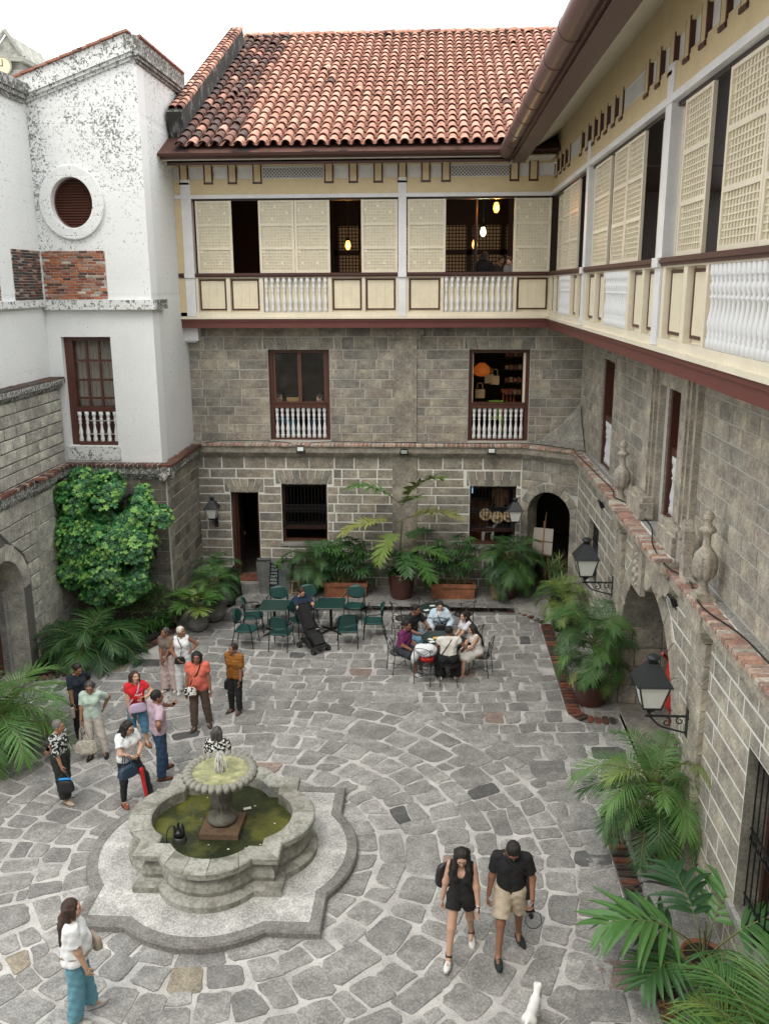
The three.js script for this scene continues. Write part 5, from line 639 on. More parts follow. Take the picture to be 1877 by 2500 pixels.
function arecaInto(t, o) {                                    // clump of feather fronds on cane stems
  const r = rng(o.seed), set = frondSet(o.key || 'areca', o.frond || { seed: 5, L: 1.5, n: 34, leaf: 0.42, w: 0.012, arch: 1.7, droop: 0.5 });
  for (let i = 0; i < (o.canes ?? 7); i++) { const a = i * 2.4, q = 0.1 * (o.s ?? 1); mesh('cane', rod([Math.cos(a) * q * 0.5, o.y, Math.sin(a) * q * 0.5], [Math.cos(a) * q * 1.4, o.y + 0.5 * (o.s ?? 1), Math.sin(a) * q * 1.4], 0.014, 0.011, 5), i % 2 ? RACH : STEM, t); }
  for (let i = 0; i < o.n; i++) { const k = i / o.n, az = i * 2.39996 + r() * 0.5, tilt = mix(0.05, o.tilt ?? 0.95, Math.pow(k, 0.8)) + (r() - 0.5) * 0.15, s = (o.s ?? 1) * mix(1.0, 0.72, k) * (0.85 + r() * 0.3), m = LEAF[k > 0.8 && r() < 0.22 ? (r() < 0.5 ? 5 : 6) : o.tones[Math.floor(r() * o.tones.length)]]; addFrond(t, set, Math.floor(r() * 4), [(r() - 0.5) * 0.14, o.y + (o.stem ?? 0) * mix(1, 0.3, k) + r() * 0.15, (r() - 0.5) * 0.14], az, tilt, s, m, (r() - 0.5) * 0.3); }
}
function potted(name, label, at, p, o, group) { const t = thing(name, label, 'potted plant', at, 0, group); if (p) pot(t, p.r, p.h, p.m, p.k); arecaInto(t, { y: p ? p.h * 0.85 : 0, ...o }); return t; }
potted('potted_palm', 'large feathery palm in brown glazed pot, cut by the left edge of the picture', [-8.0, 0, -14.6], { r: 0.42, h: 0.62, m: POT.maroon }, { seed: 11, n: 34, s: 1.12, tones: [0, 0, 2, 2, 3], tilt: 1.1 });
{ const t = thing('palm_tree', 'dark feathery palm clump growing in the bed below the leafy tree', 'palm', [-7.95, 0.1, -19.15]); arecaInto(t, { y: 0, seed: 21, n: 46, s: 1.08, tones: [1, 1, 4, 0, 4], tilt: 1.15, canes: 9 }); }
potted('potted_palm', 'tall full palm in reddish pot on the kerb, left of the arched gateway', [3.22, 0.14, -17.0], { r: 0.36, h: 0.5, m: POT.maroon }, { seed: 31, n: 58, s: 0.72, stem: 1.05, tones: [0, 0, 1, 2, 1], tilt: 1.15, canes: 10 });
potted('potted_palm', 'spreading yellow-green palm in dark pot on the kerb right of the gateway', [3.3, 0.14, -12.0], { r: 0.36, h: 0.55, m: POT.maroon }, { seed: 41, n: 44, s: 0.85, stem: 0.55, tones: [0, 2, 3, 2, 1], tilt: 1.25, canes: 9 });
potted('potted_palm', 'light green feathery palm in the bottom right corner', [3.5, 0.14, -7.5], { r: 0.36, h: 0.5, m: POT.clay }, { seed: 51, n: 34, s: 1.05, tones: [2, 3, 0, 2], tilt: 1.1 });
potted('potted_palm', 'bushy dark palm in small pot beside the corner archway', [2.02, 0.18, -23.25], { r: 0.3, h: 0.42, m: POT.maroon }, { seed: 61, n: 54, s: 0.74, stem: 0.65, tones: [1, 1, 4, 0], tilt: 1.3, canes: 8 });
potted('potted_palm', 'thin-leaved dark palm in front of the barred window, behind the metal planters', [-3.3, 0.18, -23.45], { r: 0.26, h: 0.36, m: POT.maroon }, { seed: 71, n: 36, s: 0.66, stem: 0.55, tones: [4, 1, 1, 0], tilt: 1.2 });
potted('potted_palm', 'palm with long olive leaves in the black tub behind the kerb palm', [3.2, 0.14, -21.0], { r: 0.3, h: 0.5, m: POT.black }, { seed: 81, n: 22, s: 0.65, stem: 0.3, tones: [2, 3, 3, 0], tilt: 1.25 });
{ // broad-leaved palm, lower right
  const t = thing('potted_palm', 'dark palm with broad glossy leaflets under the barred window, lower right', 'potted plant', [3.32, 0.14, -9.5]); pot(t, 0.25, 0.36, POT.clay);
  const set = frondSet('kentia', { seed: 7, L: 1.25, n: 9, leaf: 0.56, w: 0.055, arch: 1.15, droop: 0.7, bare: 0.35, spread: 1.05, seg: 5, rr: 0.01, lift: 0.12 }), r = rng(91);
  [[1.3, 0.2, 1.3], [-1.5, 0.42, 1.12], [-2.1, 0.55, 0.95], [-0.9, 0.75, 0.85], [2.6, 0.5, 1.0], [-0.3, 0.95, 0.8], [0.5, 0.85, 0.85], [-1.3, 1.0, 0.7], [-2.8, 0.4, 0.9], [0.1, 0.35, .8]].forEach(([az, tl, s], i) => addFrond(t, set, i, [(r() - 0.5) * 0.08, 0.3 + r() * 0.1, (r() - 0.5) * 0.08], az, tl, s, LEAF[[1, 0, 4, 1, 0, 2][i % 6]], (r() - 0.5) * 0.3)); for (let i = 0; i < 5; i++) mesh('cane', rod([(r() - .5) * .08, 0.3, (r() - .5) * .08], [(r() - .5) * .2, 0.75, (r() - .5) * .2], 0.012, 0.009, 5), STEM, t);
}
{ // tall palm in the middle of the back wall
  const t = thing('potted_palm', 'tall thin palm with a few yellow-green fronds high against the back wall', 'potted plant', [-0.84, 0.18, -23.15]); pot(t, 0.36, 0.72, POT.maroon, 0.74); mesh('stem', tube([[0, 0.6, 0], [-0.03, 1.4, -0.05], [0.02, 2.1, -0.1]], 0.022, 10, 6), STEM, t);
  const set = frondSet('caryota', { seed: 17, L: 1.5, n: 17, leaf: 0.46, w: 0.05, arch: 0.95, droop: 0.55, bare: 0.22, seg: 4, el: 1.3, lift: 0.2 }), A = [[-1.4, 0.55, 1.0, 2.55, 0, 2], [1.0, 0.3, 1.05, 2.55, 1, 3], [-1.35, 1.35, 1.05, 2.1, 2, 5], [1.5, 1.05, 1.0, 2.15, 3, 5], [0.5, 0.7, .7, 2.5, 2, 3], [-0.7, 1.75, 0.8, 1.9, 1, 3], [1.25, 1.0, 0.85, 1.25, 0, 2], [0.8, 1.75, 0.85, 1.35, 2, 0], [-1.9, 1.3, 0.75, 1.1, 3, 1], [0.2, 1.3, .7, 1.2, 1, 1], [2.3, 1.0, .7, 1.5, 2, 1], [1.3, 2.0, 0.8, 1.3, 1, 0]];
  for (const [az, tl, s, y, v, m] of A) addFrond(t, set, v, [0, y, -0.06], az, tl * 0.9, s, LEAF[m]);
  const pos = [], r = rng(97); for (let i = 0; i < 130; i++) { const a = r() * 6.28, q = 0.06 + r() * 0.36, y = 0.62 + r() * 0.75; bladeInto(pos, V(Math.cos(a) * q, y, Math.sin(a) * q), V(Math.cos(a), 0.2 - r() * 0.9, Math.sin(a)), V(0, 1, 0), 0.16 + r() * 0.08, 0.045, 0.4, 3, 0.15); } stuff(mesh('leaves', fromPos(pos), LEAF[1], t));
}
function fanGeo(seed, n, L, w) { const pos = [], r = rng(seed); for (let i = 0; i < n; i++) { const a = mix(-1.9, 1.9, i / (n - 1)) + (r() - 0.5) * 0.15; bladeInto(pos, V(0, 0, 0), V(Math.sin(a), 0.12, Math.cos(a)), V(0, 1, 0), L * (0.8 + r() * 0.35) * (1 - Math.abs(a) * 0.12), w, 0.55 + r() * 0.3, 4, 0.2); } return fromPos(pos); }
const FAN = [1, 2, 3].map((s) => fanGeo(s, 9, 0.3, 0.02));
function rhapis(t, o) { const r = rng(o.seed); for (let i = 0; i < o.n; i++) { const a = r() * 6.28, q = Math.sqrt(r()), x = Math.cos(a) * q * o.rx, z = Math.sin(a) * q * o.rz, h = o.h * (0.35 + 0.65 * r()) * (1.08 - q * 0.3), lean = [x * 1.5 + (r() - 0.5) * 0.12, o.y + h, z * 1.25 + (r() - 0.5) * 0.1]; const st = mesh('cane', rod([x * 0.8, o.y, z * 0.8], lean, 0.008, 0.006, 4), i % 3 ? STEM : RACH, t); for (let k = 0; k < 3; k++) { const f = mesh('fan_leaf', FAN[Math.floor(r() * 3)], LEAF[o.tones[Math.floor(r() * o.tones.length)]], t), al = r() * 6.28, e = 0.06 + r() * 0.14; f.position.set(lean[0] + Math.cos(al) * e, lean[1] - k * 0.16 * r() - k * 0.05, lean[2] + Math.sin(al) * e); f.rotation.set((r() - 0.3) * 0.8, Math.PI / 2 - al, (r() - 0.5) * 0.4, 'YXZ'); f.scale.setScalar(0.85 + r() * 0.4); } } }
function planter(label, x, z, w, o) { const t = thing('terracotta_planter', label, 'planter', [x, 0.18, z], 0, null), d = 0.42, h = 0.42, C = POT.clay; mesh('trough', [bb(-w / 2 + 0.03, 0, -d / 2 + 0.03, w / 2 - 0.03, h - 0.08, -d / 2 + 0.07), bb(-w / 2 + 0.03, 0, d / 2 - 0.07, w / 2 - 0.03, h - 0.08, d / 2 - 0.03), bb(-w / 2 + 0.03, 0, -d / 2 + 0.07, -w / 2 + 0.07, h - 0.08, d / 2 - 0.07), bb(w / 2 - 0.07, 0, -d / 2 + 0.07, w / 2 - 0.03, h - 0.08, d / 2 - 0.07)].map((g) => boxUV(g)), C, t); mesh('rim', [bb(-w / 2, h - 0.1, -d / 2, w / 2, h, -d / 2 + 0.06), bb(-w / 2, h - 0.1, d / 2 - 0.06, w / 2, h, d / 2), bb(-w / 2, h - 0.1, -d / 2 + 0.06, -w / 2 + 0.06, h, d / 2 - 0.06), bb(w / 2 - 0.06, h - 0.1, -d / 2 + 0.06, w / 2, h, d / 2 - 0.06)].map((g) => boxUV(g)), C, t); mesh('soil', bb(-w / 2 + .07, 0.05, -d / 2 + .07, w / 2 - .07, h - 0.06, d / 2 - .07), SOIL, t); rhapis(t, { y: h - 0.08, rx: w * 0.36, rz: 0.14, ...o }); return t; }
planter('long terracotta trough of lady palms, left of the tall palm', -2.36, -23.2, 1.2, { seed: 111, n: 46, h: 1.5, tones: [1, 1, 4, 0] });
planter('long terracotta trough of lady palms, right of the tall palm', 0.55, -23.2, 1.22, { seed: 121, n: 30, h: 1.55, tones: [1, 4, 1, 0] });
// three round concrete pots along the left wall
const spherePot = (t, r) => { mesh('pot', lathe(Array.from({ length: 15 }, (_, i) => { const a = mix(-1.3, 1.05, i / 14); return [r * Math.cos(a), r * 0.96 + r * Math.sin(a)]; }).concat([[r * 0.44, r * 1.76], [0, r * 1.7]]), 28), POT.cement, t); mesh('soil', T(new THREE.CylinderGeometry(r * 0.44, r * 0.44, 0.02, 16), 0, r * 1.77, 0), SOIL, t); };
const fanBig = { seed: 27, L: 0.8, n: 20, leaf: 0.36, w: 0.018, arch: 1.2, droop: 0.5, bare: 0.3 };
{ const t = thing('potted_palm', 'round grey concrete pot with bright fan-shaped palm, nearest of the three', 'potted plant', [-5.86, 0, -20.9], 0, 'round pots along the left wall'); spherePot(t, 0.27); mesh('stem', tube([[0, 0.45, 0], [0.01, 0.75, 0]], 0.05, 6, 8), M([0.2, 0.13, 0.07], { rough: 0.9 }), t); const r = rng(131), set = frondSet('fan', { seed: 33, L: 0.55, n: 20, leaf: 0.3, w: 0.026, arch: 1.2, droop: 0.4, bare: 0.42, spread: 1.4, seg: 4 }); for (let i = 0; i < 11; i++) addFrond(t, set, i, [0, 0.62 + r() * 0.15, 0], i * 2.4, 0.1 + i * 0.075, 1.0 + r() * 0.25, LEAF[[3, 2, 2, 0][i % 4]]); }
{ const t = thing('potted_palm', 'round grey concrete pot with feathery palm, middle of the three', 'potted plant', [-5.62, 0, -21.6], 0, 'round pots along the left wall'); spherePot(t, 0.32); arecaInto(t, { y: 0.52, seed: 141, n: 22, s: 0.56, stem: 0.5, tones: [0, 1, 2], tilt: 0.9, canes: 5 }); }
{ const t = thing('potted_palm', 'round grey concrete pot with dark palm by the wall lantern, farthest of the three', 'potted plant', [-5.72, 0, -22.6], 0, 'round pots along the left wall'); spherePot(t, 0.32); arecaInto(t, { y: 0.52, seed: 151, n: 20, s: 0.58, stem: 0.5, tones: [1, 4, 0], tilt: 0.85, canes: 5 }); }
function dracaena(label, at, p, n, y, seed) { const t = thing('potted_dracaena', label, 'potted plant', at); pot(t, p.r, p.h, p.m); const r = rng(seed); for (let k = 0; k < n; k++) { const a = k * 2.4, q = k ? 0.16 : 0, h = y * (0.7 + r() * 0.5), b = V(Math.cos(a) * q, p.h * 0.86, Math.sin(a) * q), e = V(Math.cos(a) * q * 1.8, p.h + h, Math.sin(a) * q * 1.8); mesh('stem', rod(b, e, 0.016, 0.012, 5), STEM, t); const pos = [], pos2 = []; for (let i = 0; i < 34; i++) { const z = i * 2.4, el = mix(1.3, -0.35, i / 34); bladeInto(i % 5 ? pos : pos2, e.clone().addScaledVector(V(0, -1, 0), i * 0.004), V(Math.cos(z) * Math.cos(el), Math.sin(el), Math.sin(z) * Math.cos(el)), V(0, 1, 0), 0.3 + r() * 0.1, 0.014, 0.6, 4, 0.3); } mesh('leaf_rosette', fromPos(pos), LEAF[[2, 0, 3][k % 3]], t); mesh('leaf_rosette', fromPos(pos2), M([0.3, 0.26, 0.13], { rough: 0.6 }), t); } }
dracaena('spiky striped dracaena in black pot inside the corner archway', [3.35, 0.18, -23.0], { r: 0.24, h: 0.4, m: POT.black }, 3, 0.55, 161);
dracaena('spiky dracaena with dry leaf tips in a black tub on the kerb', [3.25, 0.14, -21.75], { r: 0.3, h: 0.45, m: POT.black }, 4, 0.5, 171);
// leafy tree against the house, with shrub and ground cover in the bed
{
  const t = thing('leafy_tree', 'bushy bright green tree with glossy leaf rosettes growing against the house corner', 'tree', [-7.75, 0.1, -20.45]), r = rng(181);
  mesh('trunk', tube([[0.1, 0, 0.1], [0.05, 0.9, 0], [0, 1.6, 0.05], [-0.05, 2.6, 0]], 0.06, 12, 8), TRUNK, t); for (const e of [[-0.7, 2.6, 0.2], [0.8, 2.7, 0.25], [-0.35, 3.5, 0], [0.5, 3.4, 0.1], [-0.6, 1.6, 0.3], [0.75, 1.7, 0.3], [0.2, 2.2, 0.6]]) mesh('limb', tube([[0.02, 0.9 + e[1] * 0.15, 0.02], [e[0] * 0.45, e[1] * 0.72, e[2] * 0.5], e], 0.028, 8, 6), TRUNK, t);
  const ros = [0, 1].map((s) => { const pos = [], q = rng(s + 5); for (let i = 0; i < 9; i++) { const a = i / 9 * 6.283 + q() * 0.4, el = 0.55 - q() * 0.5; bladeInto(pos, V(0, 0, 0), V(Math.cos(a) * Math.cos(el), Math.sin(el), Math.sin(a) * Math.cos(el)), V(0, 1, 0), 0.058 + q() * 0.022, 0.0165, 0.35, 2, 0.2); } return fromPos(pos); });
  const lobes = [[0, 3.1, 0, 0.75], [-0.75, 3.45, 0.05, 0.5], [0.6, 3.15, 0.1, 0.6], [-0.55, 2.45, 0.2, 0.75], [0.55, 2.35, 0.25, 0.72], [1.25, 3.0, 0.1, 0.34], [0.85, 3.55, 0, 0.25], [0, 1.85, 0.35, 0.75], [-0.85, 1.75, 0.25, 0.55], [0.7, 1.7, 0.3, 0.55], [0.1, 2.6, 0.45, 0.6], [-0.3, 1.35, 0.3, 0.5], [0.35, 1.3, .3, .45], [-1.0, 2.7, 0.1, 0.42], [0.05, 3.75, -0.05, 0.4], [-0.6, 3.9, -.1, .3], [1.0, 3.0, 0.1, .36]], spots = [];
  for (const [x, y, z, R0] of lobes) for (let i = 0; i < 4800 * R0 * R0; i++) { const d = V(r() * 2 - 1, r() * 2 - 1, r() * 2 - 1).normalize(), q = R0 * Math.pow(r(), 0.33) * (0.82 + 0.3 * fb(Math.abs(d.x) * .5 + .1, Math.abs(d.y) * .5 + y * .07, 6, 7)); const p = V(x, y, z).addScaledVector(d, q); if (p.z < -0.6 || fb(p.x * 0.11 + 0.5, p.y * 0.11 + p.z * 0.05, 16, 23, 2) < 0.36) continue; spots.push([p, d, q / R0]); }
  const cr = new THREE.InstancedMesh(ros[0], M([1, 1, 1], { rough: 0.35 }), spots.length), m4 = new THREE.Matrix4(), col = new THREE.Color(); cr.name = 'crown'; cr.castShadow = cr.receiveShadow = true;
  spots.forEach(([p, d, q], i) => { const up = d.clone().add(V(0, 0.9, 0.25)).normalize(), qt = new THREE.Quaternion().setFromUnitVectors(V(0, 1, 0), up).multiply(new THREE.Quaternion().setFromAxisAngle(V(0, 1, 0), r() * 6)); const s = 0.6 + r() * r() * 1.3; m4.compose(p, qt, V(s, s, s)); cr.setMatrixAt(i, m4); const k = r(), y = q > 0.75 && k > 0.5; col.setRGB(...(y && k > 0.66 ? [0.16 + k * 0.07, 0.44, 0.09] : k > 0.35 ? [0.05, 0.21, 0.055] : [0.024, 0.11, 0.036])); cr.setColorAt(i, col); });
  t.add(cr); stuff(cr);
}
function bush(name, label, cat, at, lobes, n, L, w, tones, seed, el0 = 0.4) { const t = thing(name, label, cat, at), r = rng(seed); const by = tones.map(() => []); for (const [x, y, z, R0] of lobes) for (let i = 0; i < n * R0 * R0 * 4; i++) { const d = V(r() * 2 - 1, r() * 1.6 - 0.4, r() * 2 - 1).normalize(), p = V(x, y, z).addScaledVector(d, R0 * Math.pow(r(), 0.4)); bladeInto(by[Math.floor(r() * tones.length)], p, d.add(V(0, el0, 0)), V(0, 1, 0), L * (0.7 + r() * 0.6), w, 0.5, 3, 0.2); } mesh('stem', [0, 1, 2].map((k) => rod([0, 0, 0], [(k - 1) * 0.2, lobes[0][1], 0.05 * k], 0.02, 0.01, 5)), TRUNK, t); by.forEach((p, i) => stuff(mesh('leaves', fromPos(p), LEAF[tones[i]], t))); return t; }
bush('shrub', 'dark small-leaved shrub with yellowish top beside the house base', 'shrub', [-6.95, 0.1, -20.55], [[0, 0.75, 0, 0.45], [0.25, 0.95, 0.0, 0.3], [-0.3, 0.7, 0.1, 0.35]], 620, 0.07, 0.022, [1, 0, 4, 3], 191);
{ const t = thing('ground_cover', 'strap-leaved green ground cover along the edge of the planting bed', 'ground cover', [-7.1, 0.1, -19.9]), r = rng(195), by = [[], [], []]; for (let k = 0; k < 46; k++) { const u = r(), x = mix(-0.75, 0.5, u) + (r() - .5) * .3, z = mix(0.75, -0.9, u) + (r() - .5) * 0.35 - (r() * .3); const h = 0.1 + r() * 0.25; for (let i = 0; i < 16; i++) { const a = i * 2.4, el = 0.9 - r() * 0.7; bladeInto(by[i % 3], V(x, h, z), V(Math.cos(a) * Math.cos(el), Math.sin(el), Math.sin(a) * Math.cos(el)), V(0, 1, 0), 0.2 + r() * 0.12, 0.02, 0.9, 4, 0.25); } } by.forEach((p, i) => stuff(mesh('leaves', fromPos(p), LEAF[[0, 1, 2][i]], t))); stuff(t); }
// grey tapered planters, folding signs
for (const [x, rot, lab] of [[-4.62, 0.1, 'tall tapered galvanised planter left of the chalkboard sign'], [-4.0, -0.1, 'tall tapered galvanised planter with trailing green leaves, right of the chalkboard sign']]) { const t = thing('metal_planter', lab, 'planter', [x, 0.18, -23.35], rot), Z = M([0.30, 0.33, 0.345], { rough: 0.55, metal: 0.25, map: stoneMap }); const g = new THREE.CylinderGeometry(0.27, 0.17, 0.95, 4, 1, true).rotateY(Math.PI / 4).translate(0, 0.475, 0).toNonIndexed(); g.computeVertexNormals(); mesh('body', boxUV(g), Z, t); mesh('soil', bx(0.34, 0.02, 0.34, 0, 0.88, 0), SOIL, t); if (x > -4.3) { const pos = [], r = rng(197); for (let i = 0; i < 90; i++) { const a = r() * 6.28, q = r() * 0.24; bladeInto(pos, V(-0.08 + Math.cos(a) * q, 0.9 + r() * 0.2 - q * 0.6, 0.1 + Math.sin(a) * q), V(Math.cos(a), 0.1, Math.sin(a)), V(0, 1, 0), 0.09, 0.03, 0.5, 3, .15); } stuff(mesh('leaves', fromPos(pos), LEAF[2], t)); } }
// ---------------------------------------------------------------- lanterns, floodlights, urns, cables
const OPAL = M([0.72, 0.73, 0.70], { rough: 0.45 });
function lantern(label, at, turn, s, reach) {                 // turn: the way from the wall outwards along the lantern's +z
  const t = thing('wall_lantern', label, 'lantern', at, turn, null), K = LAMPIRON, sq = (r0, r1, y0, y1) => { const g = new THREE.CylinderGeometry(r1 * Math.SQRT2, r0 * Math.SQRT2, y1 - y0, 4, 1).rotateY(Math.PI / 4).translate(0, (y0 + y1) / 2, 0).toNonIndexed(); g.computeVertexNormals(); return g; };
  mesh('roof', [sq(0.21 * s, 0.2 * s, 0.3 * s, 0.325 * s), sq(0.2 * s, 0.09 * s, 0.325 * s, 0.5 * s), sq(0.085 * s, 0.06 * s, 0.5 * s, 0.545 * s)], K, t); mesh('finial', lathe([[0, 0.54 * s], [0.06 * s, 0.545 * s], [0.055 * s, 0.58 * s], [0.08 * s, 0.6 * s], [0.085 * s, 0.615 * s], [0.06 * s, 0.64 * s], [0, 0.645 * s]], 14), K, t);
  const c = (y, r) => [[-1, -1], [1, -1], [1, 1], [-1, 1]].map(([a, b]) => [a * r, y, b * r]), lo = c(0, 0.105 * s), hi = c(0.3 * s, 0.178 * s);
  for (let i = 0; i < 4; i++) { const j = (i + 1) % 4, pos = []; quads(pos, lo[j], lo[i], hi[i], hi[j]); mesh('glass_pane', fromPos(pos), OPAL, t); mesh('frame_bar', [rod(lo[i], hi[i], 0.011 * s, 0.011 * s, 5), rod(lo[i], lo[j], 0.011 * s, 0.011 * s, 5)], K, t); }
  mesh('base', [sq(0.1 * s, 0.112 * s, -0.02 * s, 0.0), sq(0.03 * s, 0.07 * s, -0.08 * s, -0.02 * s)], K, t);
  const spiral = (cx, cy, r, d) => { const p = []; for (let i = 0; i <= 16; i++) { const a = i / 16 * 7 * d, q = r * (1 - i / 20); p.push([0, cy + q * Math.sin(a + 1.57), cx + q * Math.cos(a + 1.57)]); } return tube(p, 0.009 * s, 26, 5); };
  mesh('bracket', [rod([0, -0.08 * s, 0], [0, -0.14 * s, 0], 0.012 * s), rod([0, -0.14 * s, 0.05 * s], [0, -0.14 * s, -reach], 0.016 * s), tube([[0, -0.14 * s, 0], [0, -0.26 * s, -0.12 * s], [0, -0.3 * s, -reach * 0.5], [0, -0.36 * s, -reach]], 0.012 * s, 14, 5), spiral(-reach * 0.45, -0.22 * s, 0.06 * s, 1), spiral(-reach * 0.8, -0.2 * s, 0.055 * s, -1), tube([[0.1 * s, -0.02 * s, 0], [0.06 * s, -0.1 * s, 0.02], [0, -0.14 * s, 0]], 0.008 * s, 8, 5), tube([[-0.1 * s, -0.02 * s, 0], [-0.06 * s, -0.1 * s, 0.02], [0, -0.14 * s, 0]], 0.008 * s, 8, 5), bx(0.1 * s, 0.36 * s, 0.02, 0, -0.22 * s, -reach + 0.01)], K, t);
  return t;
}
lantern('black wall lantern left of the dark doorway', [-6.02, 2.25, -23.55], 0, 0.92, 0.44);
lantern('black wall lantern beside the corner archway, in front of the barred shop window', [2.18, 2.26, -23.5], 0.0, 0.98, 0.5);
lantern('large black lantern on scroll bracket above the kerb palm, left of the gateway', [3.16, 2.56, -18.0], -Math.PI / 2, 1.22, 0.58);
lantern('largest black lantern, on the pilaster right of the gateway', [3.12, 2.56, -12.0], -Math.PI / 2, 1.2, 0.55);
lantern('black wall lantern half hidden by the leafy tree', [-6.86, 2.25, -20.4], 0, 0.95, 0.6);
function flood(label, at, turn, tilt) { const t = thing('floodlight', label, 'floodlight', at, turn, null), b = mesh('housing', [bx(0.2, 0.14, 0.05, 0, 0, 0, tilt), T(bx(0.16, 0.1, 0.05), 0, -0.02, -0.045, tilt)], BLACKIRON, t); mesh('lens', T(bx(0.16, 0.1, 0.006), 0, Math.sin(-tilt) * 0.028, Math.cos(tilt) * 0.028, tilt), M([0.55, 0.6, 0.58], { rough: 0.15 }), t); mesh('bracket', [rod([-0.11, 0, 0], [-0.11, -0.1, -0.05], 0.008), rod([0.11, 0, 0], [0.11, -0.1, -0.05], 0.008), rod([-0.11, -0.1, -0.05], [0.11, -0.1, -0.05], 0.008)], BLACKIRON, t); return t; }
flood('small floodlight on the ledge under the left upper window', [-3.57, 4.14, -23.68], 0, -0.45); flood('small floodlight on the ledge above the tall palm, darkest lens', [-0.79, 4.1, -23.66], 0, 0.3); flood('small floodlight on the ledge under the right upper window', [1.53, 4.12, -23.68], 0, -0.45);
flood('black floodlight on the right ledge below the far urn, seen edge on', [3.42, 4.02, -18.2], -Math.PI / 2, 0.35); flood('black floodlight on the right ledge below the near urn, seen edge on', [3.4, 4.02, -12.35], -Math.PI / 2, 0.35); flood('pale floodlight at the left ledge above the tree', [-8.6, 3.98, -20.6], 0.8, -0.2);
function urn(label, at) { const t = thing('stone_urn', label, 'urn', at, 0, null); mesh('plinth', [boxUV(bx(0.36, 0.1, 0.36, 0, 0.05, 0)), boxUV(bx(0.28, 0.05, 0.28, 0, 0.125, 0))], TRIM_R, t); mesh('neck', boxUV(lathe([[0.12, 0.15], [0.08, 0.22], [0.075, 0.3], [0.13, 0.36], [0.16, 0.42]], 18)), TRIM_R, t); for (let i = 0; i < 8; i++) { const a = i * Math.PI / 4; mesh('gadroon', boxUV(T(new THREE.SphereGeometry(0.115, 9, 9), 0.115 * Math.cos(a), 0.55, 0.115 * Math.sin(a), 0, 0, 0, V(1, 1.75, 1))), TRIM_R, t); } mesh('stem', boxUV(lathe([[0.2, 0.68], [0.16, 0.74], [0.075, 0.82], [0.06, 0.95], [0.075, 1.0], [0.13, 1.03], [0.15, 1.06], [0.13, 1.09], [0.07, 1.12], [0.06, 1.18], [0.075, 1.21], [0.1, 1.23], [0.09, 1.28], [0.04, 1.33], [0, 1.36]], 16)), TRIM_R, t); t.scale.set(0.76, 0.96, 0.76); return t; }
urn('carved stone urn finial on the right ledge, far one by the first balcony door', [3.66, 4.2, -17.4]); urn('carved stone urn finial on the right ledge, near one beside the scroll bracket', [3.66, 4.2, -11.8]);
tag(mesh('cable', tube([[3.58, 4.26, -22.8], [3.66, 4.27, -20], [3.7, 4.27, -18.4], [3.5, 4.4, -17.2], [3.6, 4.43, -16.6], [3.68, 4.43, -15], [3.42, 4.43, -13.6], [3.5, 4.3, -13], [3.66, 4.28, -12.6], [3.55, 4.27, -11.4], [3.74, 4.27, -10.4], [3.76, 4.27, -8], [3.76, 4.27, -6]], 0.012, 90, 5), BLACKIRON), 'black cable running along the brick ledge of the right wing', 'cable');
tag(mesh('cable', tube([[-6.2, 4.3, -21.6], [-6.25, 4.29, -23.2], [-6, 4.3, -23.95], [-4, 4.29, -23.9], [-3.6, 4.22, -23.74], [-3.2, 4.29, -23.9], [-1, 4.29, -23.95], [1.3, 4.29, -23.9], [2.4, 4.3, -23.9], [3.6, 4.3, -23.0]], 0.01, 80, 5), BLACKIRON), 'thin black cable lying on the brick ledge of the back wall', 'cable');
tag(mesh('hose', tube([[3.72, 0.55, -11.2], [3.6, 0.4, -11.1], [3.4, 0.2, -11.2], [3.1, 0.17, -11.3], [2.9, 0.08, -11.3]], 0.014, 24, 6), BLACKIRON), 'short black hose from the right wall to the brick gutter', 'hose');

